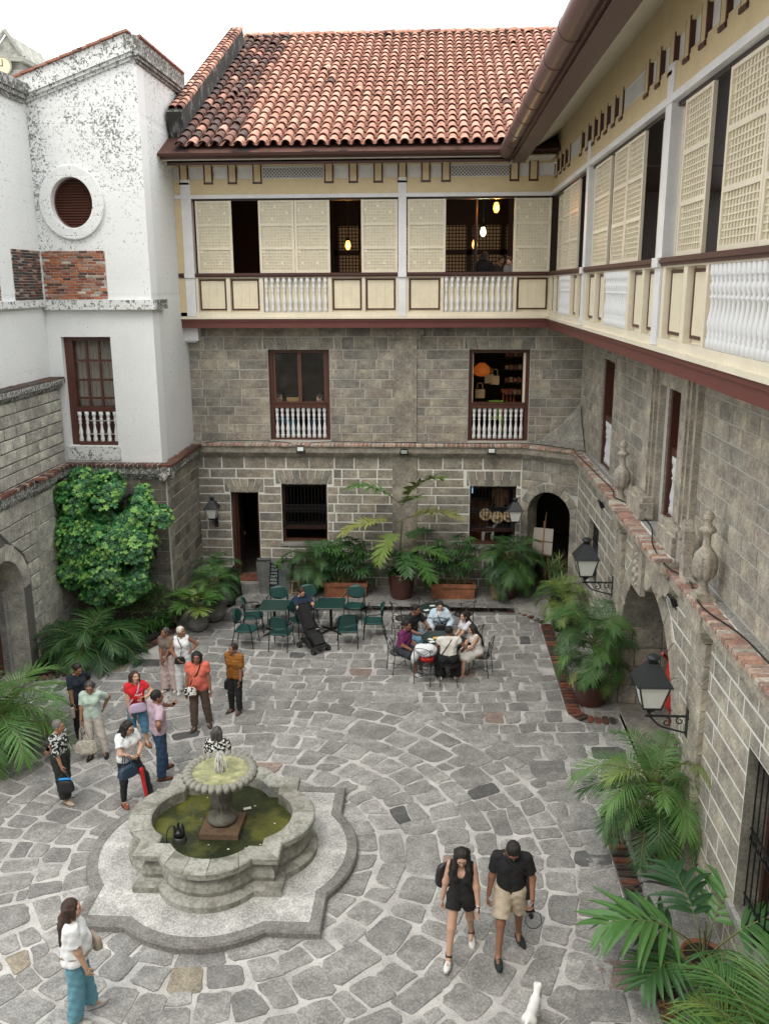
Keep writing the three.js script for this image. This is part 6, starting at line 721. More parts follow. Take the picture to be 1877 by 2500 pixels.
// ---------------------------------------------------------------- green café chairs and tables
const GREEN = M([0.012, 0.062, 0.055], { rough: 0.5 }), GREENT = M([0.014, 0.05, 0.044], { rough: 0.35 }), TUBE = M([0.015, 0.022, 0.022], { rough: 0.35, metal: 0.5 });
const ovalSlab = (w, h, d, bend) => { const s = new THREE.Shape(); s.absellipse(0, 0, w / 2, h / 2, 0, Math.PI * 2); const g = new THREE.ExtrudeGeometry(s, { depth: d, bevelEnabled: true, bevelSize: 0.012, bevelThickness: 0.01, bevelSegments: 2, curveSegments: 18 }), p = g.attributes.position; for (let i = 0; i < p.count; i++) p.setZ(i, p.getZ(i) + bend * (p.getX(i) / (w / 2)) ** 2); g.computeVertexNormals(); return g; };
function cafeChair(label, at, turn) {
  const t = thing('cafe_chair', label, 'chair', at, turn, 'green café chairs'), s = new THREE.Shape(); s.moveTo(-0.2, -0.21); s.lineTo(0.2, -0.21); s.quadraticCurveTo(0.26, 0.0, 0.19, 0.2); s.quadraticCurveTo(0, 0.25, -0.19, 0.2); s.quadraticCurveTo(-0.26, 0, -0.2, -0.21);
  mesh('seat', T(new THREE.ExtrudeGeometry(s, { depth: 0.02, bevelEnabled: true, bevelSize: 0.02, bevelThickness: 0.012, bevelSegments: 2 }), 0, 0.43, 0, Math.PI / 2), GREEN, t); mesh('backrest', T(ovalSlab(0.46, 0.34, 0.015, 0.06), 0, 0.72, -0.27, -0.16), GREEN, t);
  for (const x of [-1, 1]) { mesh('leg', tube([[x * 0.23, 0.0, -0.32], [x * 0.225, 0.43, -0.22], [x * 0.21, 0.62, -0.22], [x * 0.19, 0.82, -0.26]], 0.012, 14, 6), TUBE, t); mesh('leg', rod([x * 0.25, 0, 0.24], [x * 0.22, 0.44, 0.19], 0.012), TUBE, t); mesh('armrest', tube([[x * 0.22, 0.42, 0.18], [x * 0.27, 0.6, 0.16], [x * 0.27, 0.66, 0.1], [x * 0.26, 0.67, -0.1], [x * 0.22, 0.68, -0.23]], 0.013, 16, 6), TUBE, t); }
  mesh('seat_rail', [rod([-0.22, 0.42, -0.2], [0.22, 0.42, -0.2], 0.01), rod([-0.22, 0.42, 0.18], [0.22, 0.42, 0.18], 0.01)], TUBE, t); return t;
}
const chairA = cafeChair('green café chair at the left end of the left table, nearest the camera', [-4.45, 0, -20.05], 1.45);
const CH = [['green café chair at the left end of the left table, farther back', [-4.45, 0, -20.95], 1.75], ['green café chair behind the left table, facing the viewer', [-3.95, 0, -21.6], 0.05], ['green café chair in front of the left table, back to the viewer', [-3.58, 0, -19.9], 3.0], ['green café chair the woman with the phone sits on', [-3.22, 0, -20.75], 0.75], ['green café chair behind the seated woman with the phone', [-3.2, 0, -21.75], 0.2], ['green café chair behind the right table, facing the viewer', [-2.0, 0, -21.75], -0.15], ['green café chair at the right end of the right table, facing left', [-1.45, 0, -20.7], -1.5], ['green café chair in front of the right table, back to the viewer', [-2.02, 0, -20.15], 3.25]];
for (const [l, p, a] of CH) copyOf(chairA, l, p, a);
function cafeTable(label, at, turn) { const t = thing('cafe_table', label, 'table', at, turn, null); const g = new THREE.ExtrudeGeometry(new THREE.Shape([[-0.34, -0.37], [0.34, -0.37], [0.34, 0.37], [-0.34, 0.37]].map((p) => new THREE.Vector2(...p))), { depth: 0.018, bevelEnabled: true, bevelSize: 0.012, bevelThickness: 0.006, bevelSegments: 2 }); mesh('tabletop', T(g, 0, 0.745, 0, Math.PI / 2), GREENT, t); mesh('edge_trim', [bb(-0.354, 0.728, 0.378, 0.354, 0.738, 0.384)], M([0.3, 0.32, 0.31], { rough: 0.4, metal: 0.5 }), t); mesh('pedestal', rod([0, 0.03, 0], [0, 0.73, 0], 0.035, 0.035, 12), BLACKIRON, t); for (const [x, z] of [[1, 1], [-1, 1], [1, -1], [-1, -1]]) mesh('foot', tube([[0, 0.07, 0], [x * 0.15, 0.05, z * 0.15], [x * 0.26, 0.02, z * 0.26]], 0.022, 8, 6), BLACKIRON, t); return t; }
cafeTable('square dark green café table on the left, with nobody at it', [-3.9, 0, -20.82], 0.0); cafeTable('square dark green café table right of the woman with the phone', [-2.52, 0, -21.02], 0.03);

// ---------------------------------------------------------------- wrought-iron set
const ironBack = () => { const y0 = 0.5, y1 = 0.88, w = 0.19, l = [rod([-w, 0.0, -0.24], [-w, 0.45, -0.19], 0.009), rod([w, 0, -0.24], [w, 0.45, -0.19], 0.009)]; const q = [tube([[-w, 0.45, -0.19], [-w, y1 - 0.04, -0.25]], 0.009, 4, 6), tube([[w, 0.45, -0.19], [w, y1 - 0.04, -0.25]], 0.009, 4, 6)]; for (const s of [-1, 1]) { const p = []; for (let i = 0; i <= 12; i++) { const a = i / 12 * 5.2; p.push([s * (w + 0.035 * (1 - Math.cos(a)) * (1 - i / 30)), y1 - 0.04 + 0.04 * Math.sin(a) * (1 - i / 26), -0.25]); } q.push(tube(p, 0.008, 20, 5)); for (const e of [[-1], [1]]) { } q.push(rod([s * w, y1 - 0.05, -0.25], [s * 0.035, 0.72, -0.228], 0.006), rod([s * w, 0.53, -0.2], [s * 0.035, 0.67, -0.222], 0.006)); } q.push(tube([[-w, y1 - 0.04, -0.25], [0, y1, -0.252], [w, y1 - 0.04, -0.25]], 0.007, 12, 5), tube([[-w, 0.52, -0.2], [0, 0.54, -0.2], [w, 0.52, -0.2]], 0.007, 10, 5), T(new THREE.TorusGeometry(0.04, 0.007, 6, 16), 0, 0.695, -0.225, -0.15)); return [l, q]; };
function ironChair(label, at, turn) { const t = thing('iron_chair', label, 'chair', at, turn, 'wrought iron chairs'), [l, q] = ironBack(); mesh('backrest', q, BLACKIRON, t); l.forEach((g) => mesh('leg', g, BLACKIRON, t)); for (const s of [-1, 1]) mesh('leg', tube([[s * 0.17, 0.45, 0.17], [s * 0.2, 0.3, 0.2], [s * 0.18, 0.12, 0.21], [s * 0.2, 0.0, 0.25]], 0.009, 12, 6), BLACKIRON, t); const s = [T(new THREE.TorusGeometry(0.21, 0.01, 6, 28), 0, 0.455, 0, Math.PI / 2)]; for (let i = -4; i <= 4; i++) { const h = Math.sqrt(0.21 ** 2 - (i * 0.044) ** 2); s.push(bx(2 * h, 0.006, 0.02, 0, 0.457, i * 0.044)); if (i % 2) s.push(bx(0.012, 0.005, 2 * h, i * 0.044, 0.451, 0)); } mesh('seat', s, BLACKIRON, t); mesh('stretcher', [rod([-0.19, 0.16, -0.22], [0.18, 0.16, 0.2], 0.006), rod([0.19, 0.16, -0.22], [-0.18, 0.16, 0.2], 0.006)], BLACKIRON, t); return t; }
const ironA = ironChair('wrought iron chair with white and red clothes left on it', [-0.12, 0, -18.15], 2.75);
for (const [l, p, a] of [['wrought iron chair under the woman in purple', [-0.72, 0, -18.7], 1.15], ['wrought iron chair under the man in the black shirt', [-0.6, 0, -19.72], 1.0], ['wrought iron chair under the smiling woman in light blue', [0.17, 0, -20.05], 0], ['wrought iron chair under the girl in the knotted white shirt', [0.85, 0, -19.4], -1.0], ['wrought iron chair under the person in white with dark strap', [0.38, 0, -18.1], 3.2], ['wrought iron chair under the girl in the white dress', [1.07, 0, -18.62], -1.25], ['empty wrought iron chair behind the far round table, left one', [-0.1, 0, -21.45], 0.15], ['empty wrought iron chair behind the far round table, right one', [0.75, 0, -21.15], -0.5], ['empty wrought iron chair left of the far round table', [-0.7, 0, -20.85], 0.9]]) copyOf(ironA, l, p, a);
function ironTable(label, at) { const t = thing('iron_table', label, 'table', at, 0, null); mesh('tabletop', [T(new THREE.CylinderGeometry(0.38, 0.38, 0.015, 32), 0, 0.715, 0)], M([0.02, 0.04, 0.036], { rough: 0.3 }), t); mesh('rim', [T(new THREE.TorusGeometry(0.385, 0.012, 6, 32), 0, 0.712, 0, Math.PI / 2), T(new THREE.TorusGeometry(0.33, 0.008, 6, 28), 0, 0.58, 0, Math.PI / 2)], BLACKIRON, t); for (let i = 0; i < 4; i++) { const a = i * Math.PI / 2 + 0.6, c = Math.cos(a), s = Math.sin(a); mesh('leg', tube([[0.36 * c, 0.7, 0.36 * s], [0.33 * c, 0.45, 0.33 * s], [0.24 * c, 0.2, 0.24 * s], [0.34 * c, 0, 0.34 * s]], 0.01, 12, 6), BLACKIRON, t); } return t; }
ironTable('round iron table in the middle of the seated group', [0.15, 0, -18.98]); ironTable('round iron table with menu cards, behind the smiling woman', [0.05, 0, -20.85]);
const PAPER = M([0.74, 0.77, 0.75], { rough: 0.8 });
for (const [l, x, y, z, a] of [['white menu card at the front of the far round table', -0.14, 0.728, -20.68, 0.5], ['white menu card at the back of the far round table', 0.0, 0.728, -21.0, 0.1], ['white menu card at the right of the far round table', 0.27, 0.728, -20.85, -0.7], ['white menu card on the table near the yellow packet', -0.03, 0.728, -18.82, -0.5], ['white paper near the front edge of the group table', 0.0, 0.728, -18.68, 0.4]]) { const o = mesh('menu_card', bx(0.13, 0.004, 0.09), PAPER); o.position.set(x, y, z); o.rotation.y = a; tag(o, l, 'card'); }
{ const o = mesh('snack_packet', T(new THREE.SphereGeometry(0.07, 10, 8), 0, 0, 0, 0, 0, 0, V(1.3, 0.35, 0.9)), M([0.6, 0.38, 0.06], { rough: 0.4 })); o.position.set(0.1, 0.75, -18.85); tag(o, 'small yellow snack packet on the group table', 'packet'); }
{ // clothes heaped over the empty chair
  const cloth = (seed, sx, sy, sz) => { const g = new THREE.SphereGeometry(1, 28, 20), p = g.attributes.position, q = V(0, 0, 0); for (let i = 0; i < p.count; i++) { q.fromBufferAttribute(p, i); const n = fb(q.x * 0.25 + 0.5, q.y * 0.25 + q.z * 0.17 + 0.5, 6, seed, 4); q.multiplyScalar(0.7 + n * 0.6); p.setXYZ(i, q.x * sx, q.y * sy, q.z * sz); } g.computeVertexNormals(); return g; };
  const a = thing('folded_jacket', 'crumpled white jacket thrown over the back of the empty iron chair', 'jacket', [-0.15, 0.72, -18.22]); mesh('cloth', cloth(3, 0.25, 0.15, 0.17), M([0.74, 0.77, 0.8], { rough: 0.95, bump: clothBump, bs: 0.01 }), a); mesh('sleeve', T(cloth(5, 0.08, 0.2, 0.08), -0.2, -0.12, 0.02, 0, 0, -0.35), M([0.74, 0.77, 0.8], { rough: 0.95, bump: clothBump, bs: 0.01 }), a);
  const b = thing('red_scarf', 'bright red cloth hanging below the white jacket on the chair', 'cloth', [-0.1, 0.53, -18.2]); mesh('cloth', cloth(9, 0.16, 0.07, 0.14), M([0.5, 0.025, 0.02], { rough: 0.9 }), b);
}
// ---------------------------------------------------------------- pushchair
{
  const t = thing('pushchair', 'folded-back black pushchair in front of the seated woman', 'pushchair', [-2.8, 0, -19.85], 0.75), K = M([0.014, 0.014, 0.015], { rough: 0.8 });
  for (const s of [-1, 1]) { mesh('frame_tube', [rod([s * 0.19, 0.95, -0.42], [s * 0.2, 0.3, 0.0], 0.013), rod([s * 0.2, 0.3, 0], [s * 0.21, 0.1, 0.26], 0.013), rod([s * 0.2, 0.45, -0.12], [s * 0.22, 0.1, -0.3], 0.013), rod([s * 0.2, 0.5, -0.1], [s * 0.2, 0.48, 0.18], 0.01)], BLACKIRON, t); for (const z of [0.28, -0.3]) for (const d of [-0.025, 0.025]) { const w = mesh('wheel', [T(new THREE.TorusGeometry(0.062, 0.016, 7, 18), 0, 0, 0, 0, Math.PI / 2)], K, t); w.position.set(s * 0.21 + d, 0.078, z); mesh('hub', T(new THREE.CylinderGeometry(0.03, 0.03, 0.012, 10), 0, 0, 0, 0, 0, Math.PI / 2), M([0.16, 0.16, 0.17], { metal: 0.6, rough: 0.4 }), w); } }
  const sl = (pts, w, th) => { const l = []; for (let i = 0; i < pts.length - 1; i++) { const [y0, z0] = pts[i], [y1, z1] = pts[i + 1], L = Math.hypot(y1 - y0, z1 - z0); l.push(T(bx(w, th, L + 0.01), 0, (y0 + y1) / 2, (z0 + z1) / 2, -Math.atan2(y1 - y0, z1 - z0))); } return l; };
  mesh('seat_fabric', sl([[0.98, -0.4], [0.62, -0.24], [0.36, -0.08], [0.34, 0.12], [0.22, 0.26]], 0.3, 0.05), K, t); mesh('backrest', sl([[1.02, -0.42], [0.8, -0.3], [0.5, -0.14]], 0.24, 0.07), K, t); mesh('footrest', bx(0.36, 0.03, 0.12, 0, 0.18, 0.3), K, t); mesh('handle', tube([[-0.19, 0.93, -0.42], [-0.17, 1.0, -0.47], [0.17, 1.0, -0.47], [0.19, 0.93, -0.42]], 0.015, 14, 6), K, t); mesh('white_label', bx(0.08, 0.03, 0.006, 0.1, 0.5, 0.02, 0.5), PAPER, t); mesh('basket', bx(0.34, 0.12, 0.3, 0, 0.2, -0.12), K, t);
}
// ---------------------------------------------------------------- signs, easel, stool
{
  const board = (txt, w, h, arrow) => canvasTex(256, 700, (c, W, H) => { c.fillStyle = '#12181a'; c.fillRect(0, 0, W, H); c.fillStyle = '#a9b4b2'; c.strokeStyle = '#a9b4b2'; c.textAlign = 'center'; txt.forEach(([s, y, px]) => { c.font = 'bold ' + px + 'px sans-serif'; c.fillText(s, W / 2, y); }); if (arrow) { c.lineWidth = 6; c.beginPath(); c.moveTo(40, 610); c.lineTo(105, 560); c.lineTo(105, 590); c.lineTo(215, 590); c.lineTo(215, 630); c.lineTo(105, 630); c.lineTo(105, 660); c.closePath(); c.stroke(); } });
  const t = thing('chalkboard_sign', 'chalkboard sign lettered ICE COLD LOCAL CRAFT BEER HERE with an arrow', 'sign', [-4.36, 0.18, -23.2], -0.05), TE = M([0.06, 0.13, 0.135], { rough: 0.6 });
  mesh('board', T(bx(0.3, 0.84, 0.015), 0, 0.44, -0.1, -0.14), M([0.02, 0.025, 0.026], { rough: 0.9 }), t); { const p = new THREE.PlaneGeometry(0.27, 0.78); mesh('writing', T(p, 0, 0.445, -0.09, -0.14), M([1, 1, 1], { rough: 0.9, map: board([['ICE', 80, 78], ['COLD', 165, 78], ['LOCAL', 248, 70], ['CRAFT', 332, 70], ['BEER', 416, 76], ['HERE', 500, 76]], 1, 1, true) }), t); } for (const s of [-1, 1]) mesh('frame', [T(bx(0.035, 0.92, 0.03), s * 0.165, 0.46, -0.1, -0.14), T(bx(0.03, 0.9, 0.025), s * 0.165, 0.45, -0.26, 0.16)], TE, t); mesh('frame', T(bx(0.3, 0.035, 0.03), 0, 0.88, -0.165, -0.14), TE, t);
  const u = thing('chalkboard_sign', 'dark folding chalkboard standing by the round pots, seen from the side', 'sign', [-5.5, 0.0, -22.95], 1.05); mesh('board', [T(bx(0.5, 0.95, 0.02), 0, 0.48, 0.14, -0.15), T(bx(0.5, 0.95, 0.02), 0, 0.48, -0.14, 0.15)], M([0.025, 0.028, 0.03], { rough: 0.8, map: granite }), u); for (const s of [-1, 1]) mesh('frame', [T(bx(0.03, 1.0, 0.03), s * 0.265, 0.5, 0.14, -0.15), T(bx(0.03, 1, 0.03), s * 0.265, 0.5, -0.14, 0.15)], BLACKIRON, u);
  const e = thing('easel', 'wooden easel holding a pale canvas inside the corner archway', 'easel', [3.05, 0.18, -24.15], -0.35), W = M([0.22, 0.12, 0.06], { rough: 0.7 }); mesh('leg', rod([-0.3, 0, 0.2], [0.02, 1.9, -0.05], 0.02), W, e); mesh('leg', rod([0.3, 0, 0.2], [-0.02, 1.9, -0.05], 0.02), W, e); mesh('leg', rod([0, 0, -0.4], [0, 1.85, -0.06], 0.02), W, e); mesh('mast', rod([0, 0.7, 0.09], [0.03, 2.15, -0.1], 0.018), W, e); mesh('ledge', bx(0.55, 0.03, 0.06, 0, 0.98, 0.12), W, e); mesh('canvas', T(bx(0.55, 0.72, 0.02), 0, 1.36, 0.09, -0.16), M([0.42, 0.38, 0.33], { rough: 0.9 }), e); mesh('canvas_bar', [T(bx(0.56, 0.03, 0.012), 0, 1.36, 0.106, -0.16), T(bx(0.03, 0.72, 0.012), 0.02, 1.36, 0.106, -0.16)], W, e);
  const s = thing('bamboo_stool', 'small bamboo-legged stool between the metal planter and the trough', 'stool', [-3.72, 0.18, -23.15]); for (let i = 0; i < 4; i++) mesh('leg', rod([(i % 2 - 0.5) * 0.26, 0, (i > 1 ? 0.1 : -0.1)], [(i % 2 - 0.5) * 0.16, 0.42, (i > 1 ? 0.07 : -0.07)], 0.014), M([0.42, 0.28, 0.14], { rough: 0.6 }), s); mesh('seat', [bx(0.24, 0.025, 0.2, 0, 0.43, 0)], W, s); mesh('stretcher', [rod([-0.12, 0.12, 0.1], [0.12, 0.12, 0.1], 0.01), rod([-0.12, 0.12, -0.1], [0.12, 0.12, -0.1], 0.01)], M([0.42, 0.28, 0.14], { rough: 0.6 }), s);
  const r = thing('red_parasol', 'closed red parasol leaning inside the arched gateway', 'parasol', [4.55, 0.13, -16.05], 0.4); mesh('canopy', lathe([[0.04, 0.35], [0.13, 0.5], [0.15, 0.9], [0.1, 1.5], [0.03, 1.95]], 12), M([0.55, 0.04, 0.02], { rough: 0.7 }), r); mesh('pole', rod([0, 0, 0], [0, 2.1, 0], 0.02), M([0.5, 0.06, 0.03], { rough: 0.5 }), r); mesh('arm', rod([0, 1.3, 0], [-0.35, 1.62, 0.1], 0.035), M([0.5, 0.06, 0.03], { rough: 0.5 }), r);
}
// ---------------------------------------------------------------- what shows inside the windows
{
  const hat = (l, x, y, band) => { const t = thing('straw_hat', l, 'hat', [x, y, -24.42], 0, null), S = M([0.55, 0.43, 0.26], { rough: 0.9 }); const g = lathe([[0, 0.1], [0.07, 0.1], [0.085, 0.06], [0.09, 0], [0.17, -0.015], [0.175, -0.02], [0.09, -0.01]], 20); g.rotateX(1.15); mesh('straw', g, S, t); const b = T(new THREE.CylinderGeometry(0.088, 0.093, 0.035, 18, 1, true), 0, 0.018, 0); b.rotateX(1.15); mesh('ribbon', b, band, t); };
  hat('straw hat with dark band in the shop window, left of three', 1.46, 2.2, BLACKIRON); hat('pale straw hat with black band in the shop window, middle of three', 1.78, 2.12, BLACKIRON); hat('straw hat behind the lantern in the shop window, right of three', 2.1, 2.16, BLACKIRON);
  const d = thing('horse_figure', 'white toy horse standing low in the shop window', 'figurine', [1.55, 1.42, -24.55], 0.3), WH = M([0.7, 0.7, 0.68], { rough: 0.5 }); mesh('body', [T(new THREE.SphereGeometry(0.1, 12, 9), 0, 0.3, 0, 0, 0, 0, V(2, 0.9, 0.8)), rod([0.16, 0.34, 0], [0.26, 0.5, 0], 0.05, 0.035), T(new THREE.SphereGeometry(0.045, 8, 7), 0.3, 0.5, 0, 0, 0, -0.5, V(1.6, 0.9, 0.8))], WH, d); for (const [x, z] of [[-0.14, -0.05], [-0.14, 0.05], [0.13, -0.05], [0.13, 0.05]]) mesh('leg', rod([x, 0.28, z], [x - 0.02, 0.0, z], 0.035, 0.02), WH, d);
  const c = thing('wooden_counter', 'orange wooden shop counter behind the barred window', 'counter', [1.35, 0.3, -26]); mesh('front', bx(0.6, 1.9, 0.4, 0, 0.95, 0), M([0.34, 0.14, 0.05], { rough: 0.6 }), c); mesh('top', bx(0.66, 0.05, 0.5, 0, 1.93, 0), M([0.4, 0.2, 0.08], { rough: 0.5 }), c); mesh('screen', bx(0.2, 0.3, 0.03, -0.3, 2.35, 0.25), M([0.02, 0.02, 0.02], { emissive: '#8fc4e8', ei: 0.8 }), c);
  const ch = (l, x, z, y, m) => { const t = thing('slatted_chair', l, 'chair', [x, y, z]); for (const [a, b] of [[-0.17, -0.17], [0.17, -0.17], [-0.17, 0.17], [0.17, 0.17]]) mesh('leg', rod([a * 1.2, 0, b * 1.2], [a, 0.44, b], 0.018), m, t); mesh('seat', bx(0.4, 0.03, 0.4, 0, 0.45, 0), m, t); mesh('top_rail', bx(0.42, 0.1, 0.03, 0, 0.87, -0.2), m, t); for (let i = 0; i < 4; i++) mesh('back_slat', bx(0.03, 0.4, 0.02, -0.15 + i * 0.1, 0.64, -0.19), m, t); };
  ch('green slatted chair inside the right upper window', 1.72, -25.1, 4.35, M([0.22, 0.4, 0.03], { rough: 0.5 })); ch('orange slatted chair inside the right upper window', 2.1, -25.5, 4.62, M([0.5, 0.1, 0.02], { rough: 0.5 }));
  const bag = (l, x, y, z, k) => { const t = thing('paper_bag', l, 'bag', [x, y, z], k, null), m = M([0.36, 0.24, 0.12], { rough: 0.9 }); mesh('body', bx(0.26, 0.24, 0.05), m, t); mesh('handle', tube([[-0.07, 0.12, 0], [-0.06, 0.28, 0], [0.06, 0.28, 0], [0.07, 0.12, 0]], 0.01, 10, 5), m, t); };
  bag('brown bag hung at left inside the right upper window', 1.25, 5.5, -24.9, 0.1); bag('small brown bag hung in the middle of the right upper window', 1.5, 5.9, -25, 0.5); bag('brown bag hung beside another in the right upper window', 1.66, 5.86, -25.02, -0.4);
  const l = thing('basket_lamp', 'woven orange basket lamp inside the right upper window', 'lamp', [1.3, 6.1, -25.1]); mesh('shade', lathe([[0.08, 0.22], [0.2, 0.12], [0.24, 0], [0.2, -0.1], [0.1, -0.14]], 16), M([0.3, 0.12, 0.03], { rough: 0.8, emissive: '#c05a18', ei: 0.25 }), l); mesh('cord', rod([0, 0.2, 0], [0, 1.2, 0], 0.008), BLACKIRON, l);
  const sh = thing('wall_shelf', 'dark shelf of small orange boxes inside the right upper window', 'shelf', [2.2, 5.4, -25.6]); for (let i = 0; i < 4; i++) { mesh('board', bx(0.5, 0.02, 0.25, 0, i * 0.35, 0), DARKWOOD, sh); for (let k = 0; k < 4; k++) mesh('box', bx(0.09, 0.1 + (k % 2) * 0.04, 0.12, -0.18 + k * 0.12, i * 0.35 + 0.07, 0.04), M([[0.3, 0.1, 0.03], [0.2, 0.05, 0.03], [0.3, 0.2, 0.1]][(i + k) % 3], { rough: 0.7 }), sh); }
  const lp = thing('laptop', 'open tan laptop or box on the table behind the left upper window', 'laptop', [-3.9, 5.2, -24.75]); mesh('lid', bx(0.34, 0.22, 0.02, 0, 0.1, 0, 0.15), M([0.42, 0.27, 0.12], { rough: 0.6 }), lp); mesh('base', bx(0.34, 0.02, 0.24, 0, -0.02, -0.12), M([0.42, 0.27, 0.12], { rough: 0.6 }), lp);
  const tb = thing('cafe_table', 'small dark table behind the left upper window', 'table', [-3.75, 4.35, -24.85]); mesh('tabletop', bx(0.8, 0.03, 0.6, 0, 0.8, 0), DARKWOOD, tb); mesh('pedestal', rod([0, 0, 0], [0, 0.79, 0], 0.03), BLACKIRON, tb);
  // pendant lanterns alight in the gallery hall
  for (const [lab, x, y, z, col, hex] of [['lit amber pendant lantern nearest the open gallery window', 1.58, 10.35, -25, '#ffb050', 0xffa54a], ['lit greenish white pendant lamp deep in the gallery hall', 1.35, 9.85, -27, '#e8ffe0', 0xe8ffd8], ['lit amber lantern seen through the middle gallery window', -2.62, 9.55, -28, '#ffb860', 0xffa54a], ['lit amber lantern low behind the hall column', 1.16, 9.55, -28, '#ffb860', 0xffa54a]]) {
    const t = thing('pendant_lantern', lab, 'lantern', [x, y, z]); mesh('globe', lathe([[0, -0.12], [0.05, -0.1], [0.085, -0.02], [0.08, 0.06], [0.05, 0.15]], 16), M([0.6, 0.4, 0.2], { emissive: col, ei: 1.5 }), t); mesh('cap', lathe([[0.1, 0.15], [0.05, 0.2], [0.02, 0.25], [0, 0.25]], 12), BLACKIRON, t); mesh('chain', rod([0, 0.25, 0], [0, 11.2 - y, 0], 0.01), BLACKIRON, t);
    const pl = new THREE.PointLight(hex, 2, 0, 2); pl.position.set(0, 0, 0.2); pl.castShadow = true; t.add(pl);
  }
}
// ---------------------------------------------------------------- people: one smooth distance field per body and per garment
function nets(fn, lo, hi, c) {                               // surface nets
  const nx = Math.ceil((hi[0] - lo[0]) / c) + 2, ny = Math.ceil((hi[1] - lo[1]) / c) + 2, nz = Math.ceil((hi[2] - lo[2]) / c) + 2, v = new Float32Array(nx * ny * nz).fill(1), B = 4, id = (i, j, k) => i + nx * (j + ny * k);
  for (let k0 = 0; k0 < nz; k0 += B) for (let j0 = 0; j0 < ny; j0 += B) for (let i0 = 0; i0 < nx; i0 += B) {
    const d = fn(lo[0] + (i0 + 1.5) * c, lo[1] + (j0 + 1.5) * c, lo[2] + (k0 + 1.5) * c); const near = Math.abs(d) < c * 6.5;
    for (let k = k0; k < Math.min(nz, k0 + B); k++) for (let j = j0; j < Math.min(ny, j0 + B); j++) for (let i = i0; i < Math.min(nx, i0 + B); i++) v[id(i, j, k)] = near ? fn(lo[0] + i * c, lo[1] + j * c, lo[2] + k * c) : d;
  }
  const vert = new Int32Array(nx * ny * nz).fill(-1), pos = [], idx = [], off = [[0, 0, 0], [1, 0, 0], [0, 1, 0], [1, 1, 0], [0, 0, 1], [1, 0, 1], [0, 1, 1], [1, 1, 1]], E = [[0, 1], [2, 3], [4, 5], [6, 7], [0, 2], [1, 3], [4, 6], [5, 7], [0, 4], [1, 5], [2, 6], [3, 7]], w = new Float32Array(8);
  for (let k = 0; k < nz - 1; k++) for (let j = 0; j < ny - 1; j++) for (let i = 0; i < nx - 1; i++) {
    let m = 0; for (let q = 0; q < 8; q++) { const o = off[q]; w[q] = v[id(i + o[0], j + o[1], k + o[2])]; if (w[q] < 0) m |= 1 << q; } if (m === 0 || m === 255) continue;
    let x = 0, y = 0, z = 0, n = 0; for (const [a, b] of E) if ((w[a] < 0) !== (w[b] < 0)) { const t = w[a] / (w[a] - w[b]), A = off[a], Q = off[b]; x += A[0] + (Q[0] - A[0]) * t; y += A[1] + (Q[1] - A[1]) * t; z += A[2] + (Q[2] - A[2]) * t; n++; }
    vert[id(i, j, k)] = pos.length / 3; pos.push(lo[0] + (i + x / n) * c, lo[1] + (j + y / n) * c, lo[2] + (k + z / n) * c);
  }
  const quad = (a, b, d, e, f) => { if (a < 0 || b < 0 || d < 0 || e < 0) return; if (f) idx.push(a, b, d, a, d, e); else idx.push(a, d, b, a, e, d); };
  for (let k = 1; k < nz - 1; k++) for (let j = 1; j < ny - 1; j++) for (let i = 1; i < nx - 1; i++) { const s = v[id(i, j, k)] < 0; if (s !== v[id(i + 1, j, k)] < 0) quad(vert[id(i, j - 1, k - 1)], vert[id(i, j, k - 1)], vert[id(i, j, k)], vert[id(i, j - 1, k)], s); if (s !== v[id(i, j + 1, k)] < 0) quad(vert[id(i - 1, j, k - 1)], vert[id(i - 1, j, k)], vert[id(i, j, k)], vert[id(i, j, k - 1)], s); if (s !== v[id(i, j, k + 1)] < 0) quad(vert[id(i - 1, j - 1, k)], vert[id(i, j - 1, k)], vert[id(i, j, k)], vert[id(i - 1, j, k)], s); }
  const g = new THREE.BufferGeometry(); g.setAttribute('position', new THREE.Float32BufferAttribute(pos, 3)); g.setIndex(idx); g.computeVertexNormals(); return g;
}
const smin = (a, b, k) => { const h = Math.max(k - Math.abs(a - b), 0) / k; return Math.min(a, b) - h * h * k * 0.25; };
function cap(a, b, ra, rb) { const ax = a.x, ay = a.y, az = a.z, dx = b.x - ax, dy = b.y - ay, dz = b.z - az, l = dx * dx + dy * dy + dz * dz || 1e-9; return (x, y, z) => { const px = x - ax, py = y - ay, pz = z - az, t = clamp((px * dx + py * dy + pz * dz) / l, 0, 1), ex = px - dx * t, ey = py - dy * t, ez = pz - dz * t; return Math.sqrt(ex * ex + ey * ey + ez * ez) - (ra + (rb - ra) * t); }; }
const union = (fs, k) => (x, y, z) => { let d = fs[0](x, y, z); for (let i = 1; i < fs.length; i++) d = smin(d, fs[i](x, y, z), k); return d; };
const ell = (cx, cy, cz, rx, ry, rz) => (x, y, z) => { const a = (x - cx) / rx, b = (y - cy) / ry, c = (z - cz) / rz, q = Math.sqrt(a * a + b * b + c * c); return (q - 1) * Math.min(rx, ry, rz); };
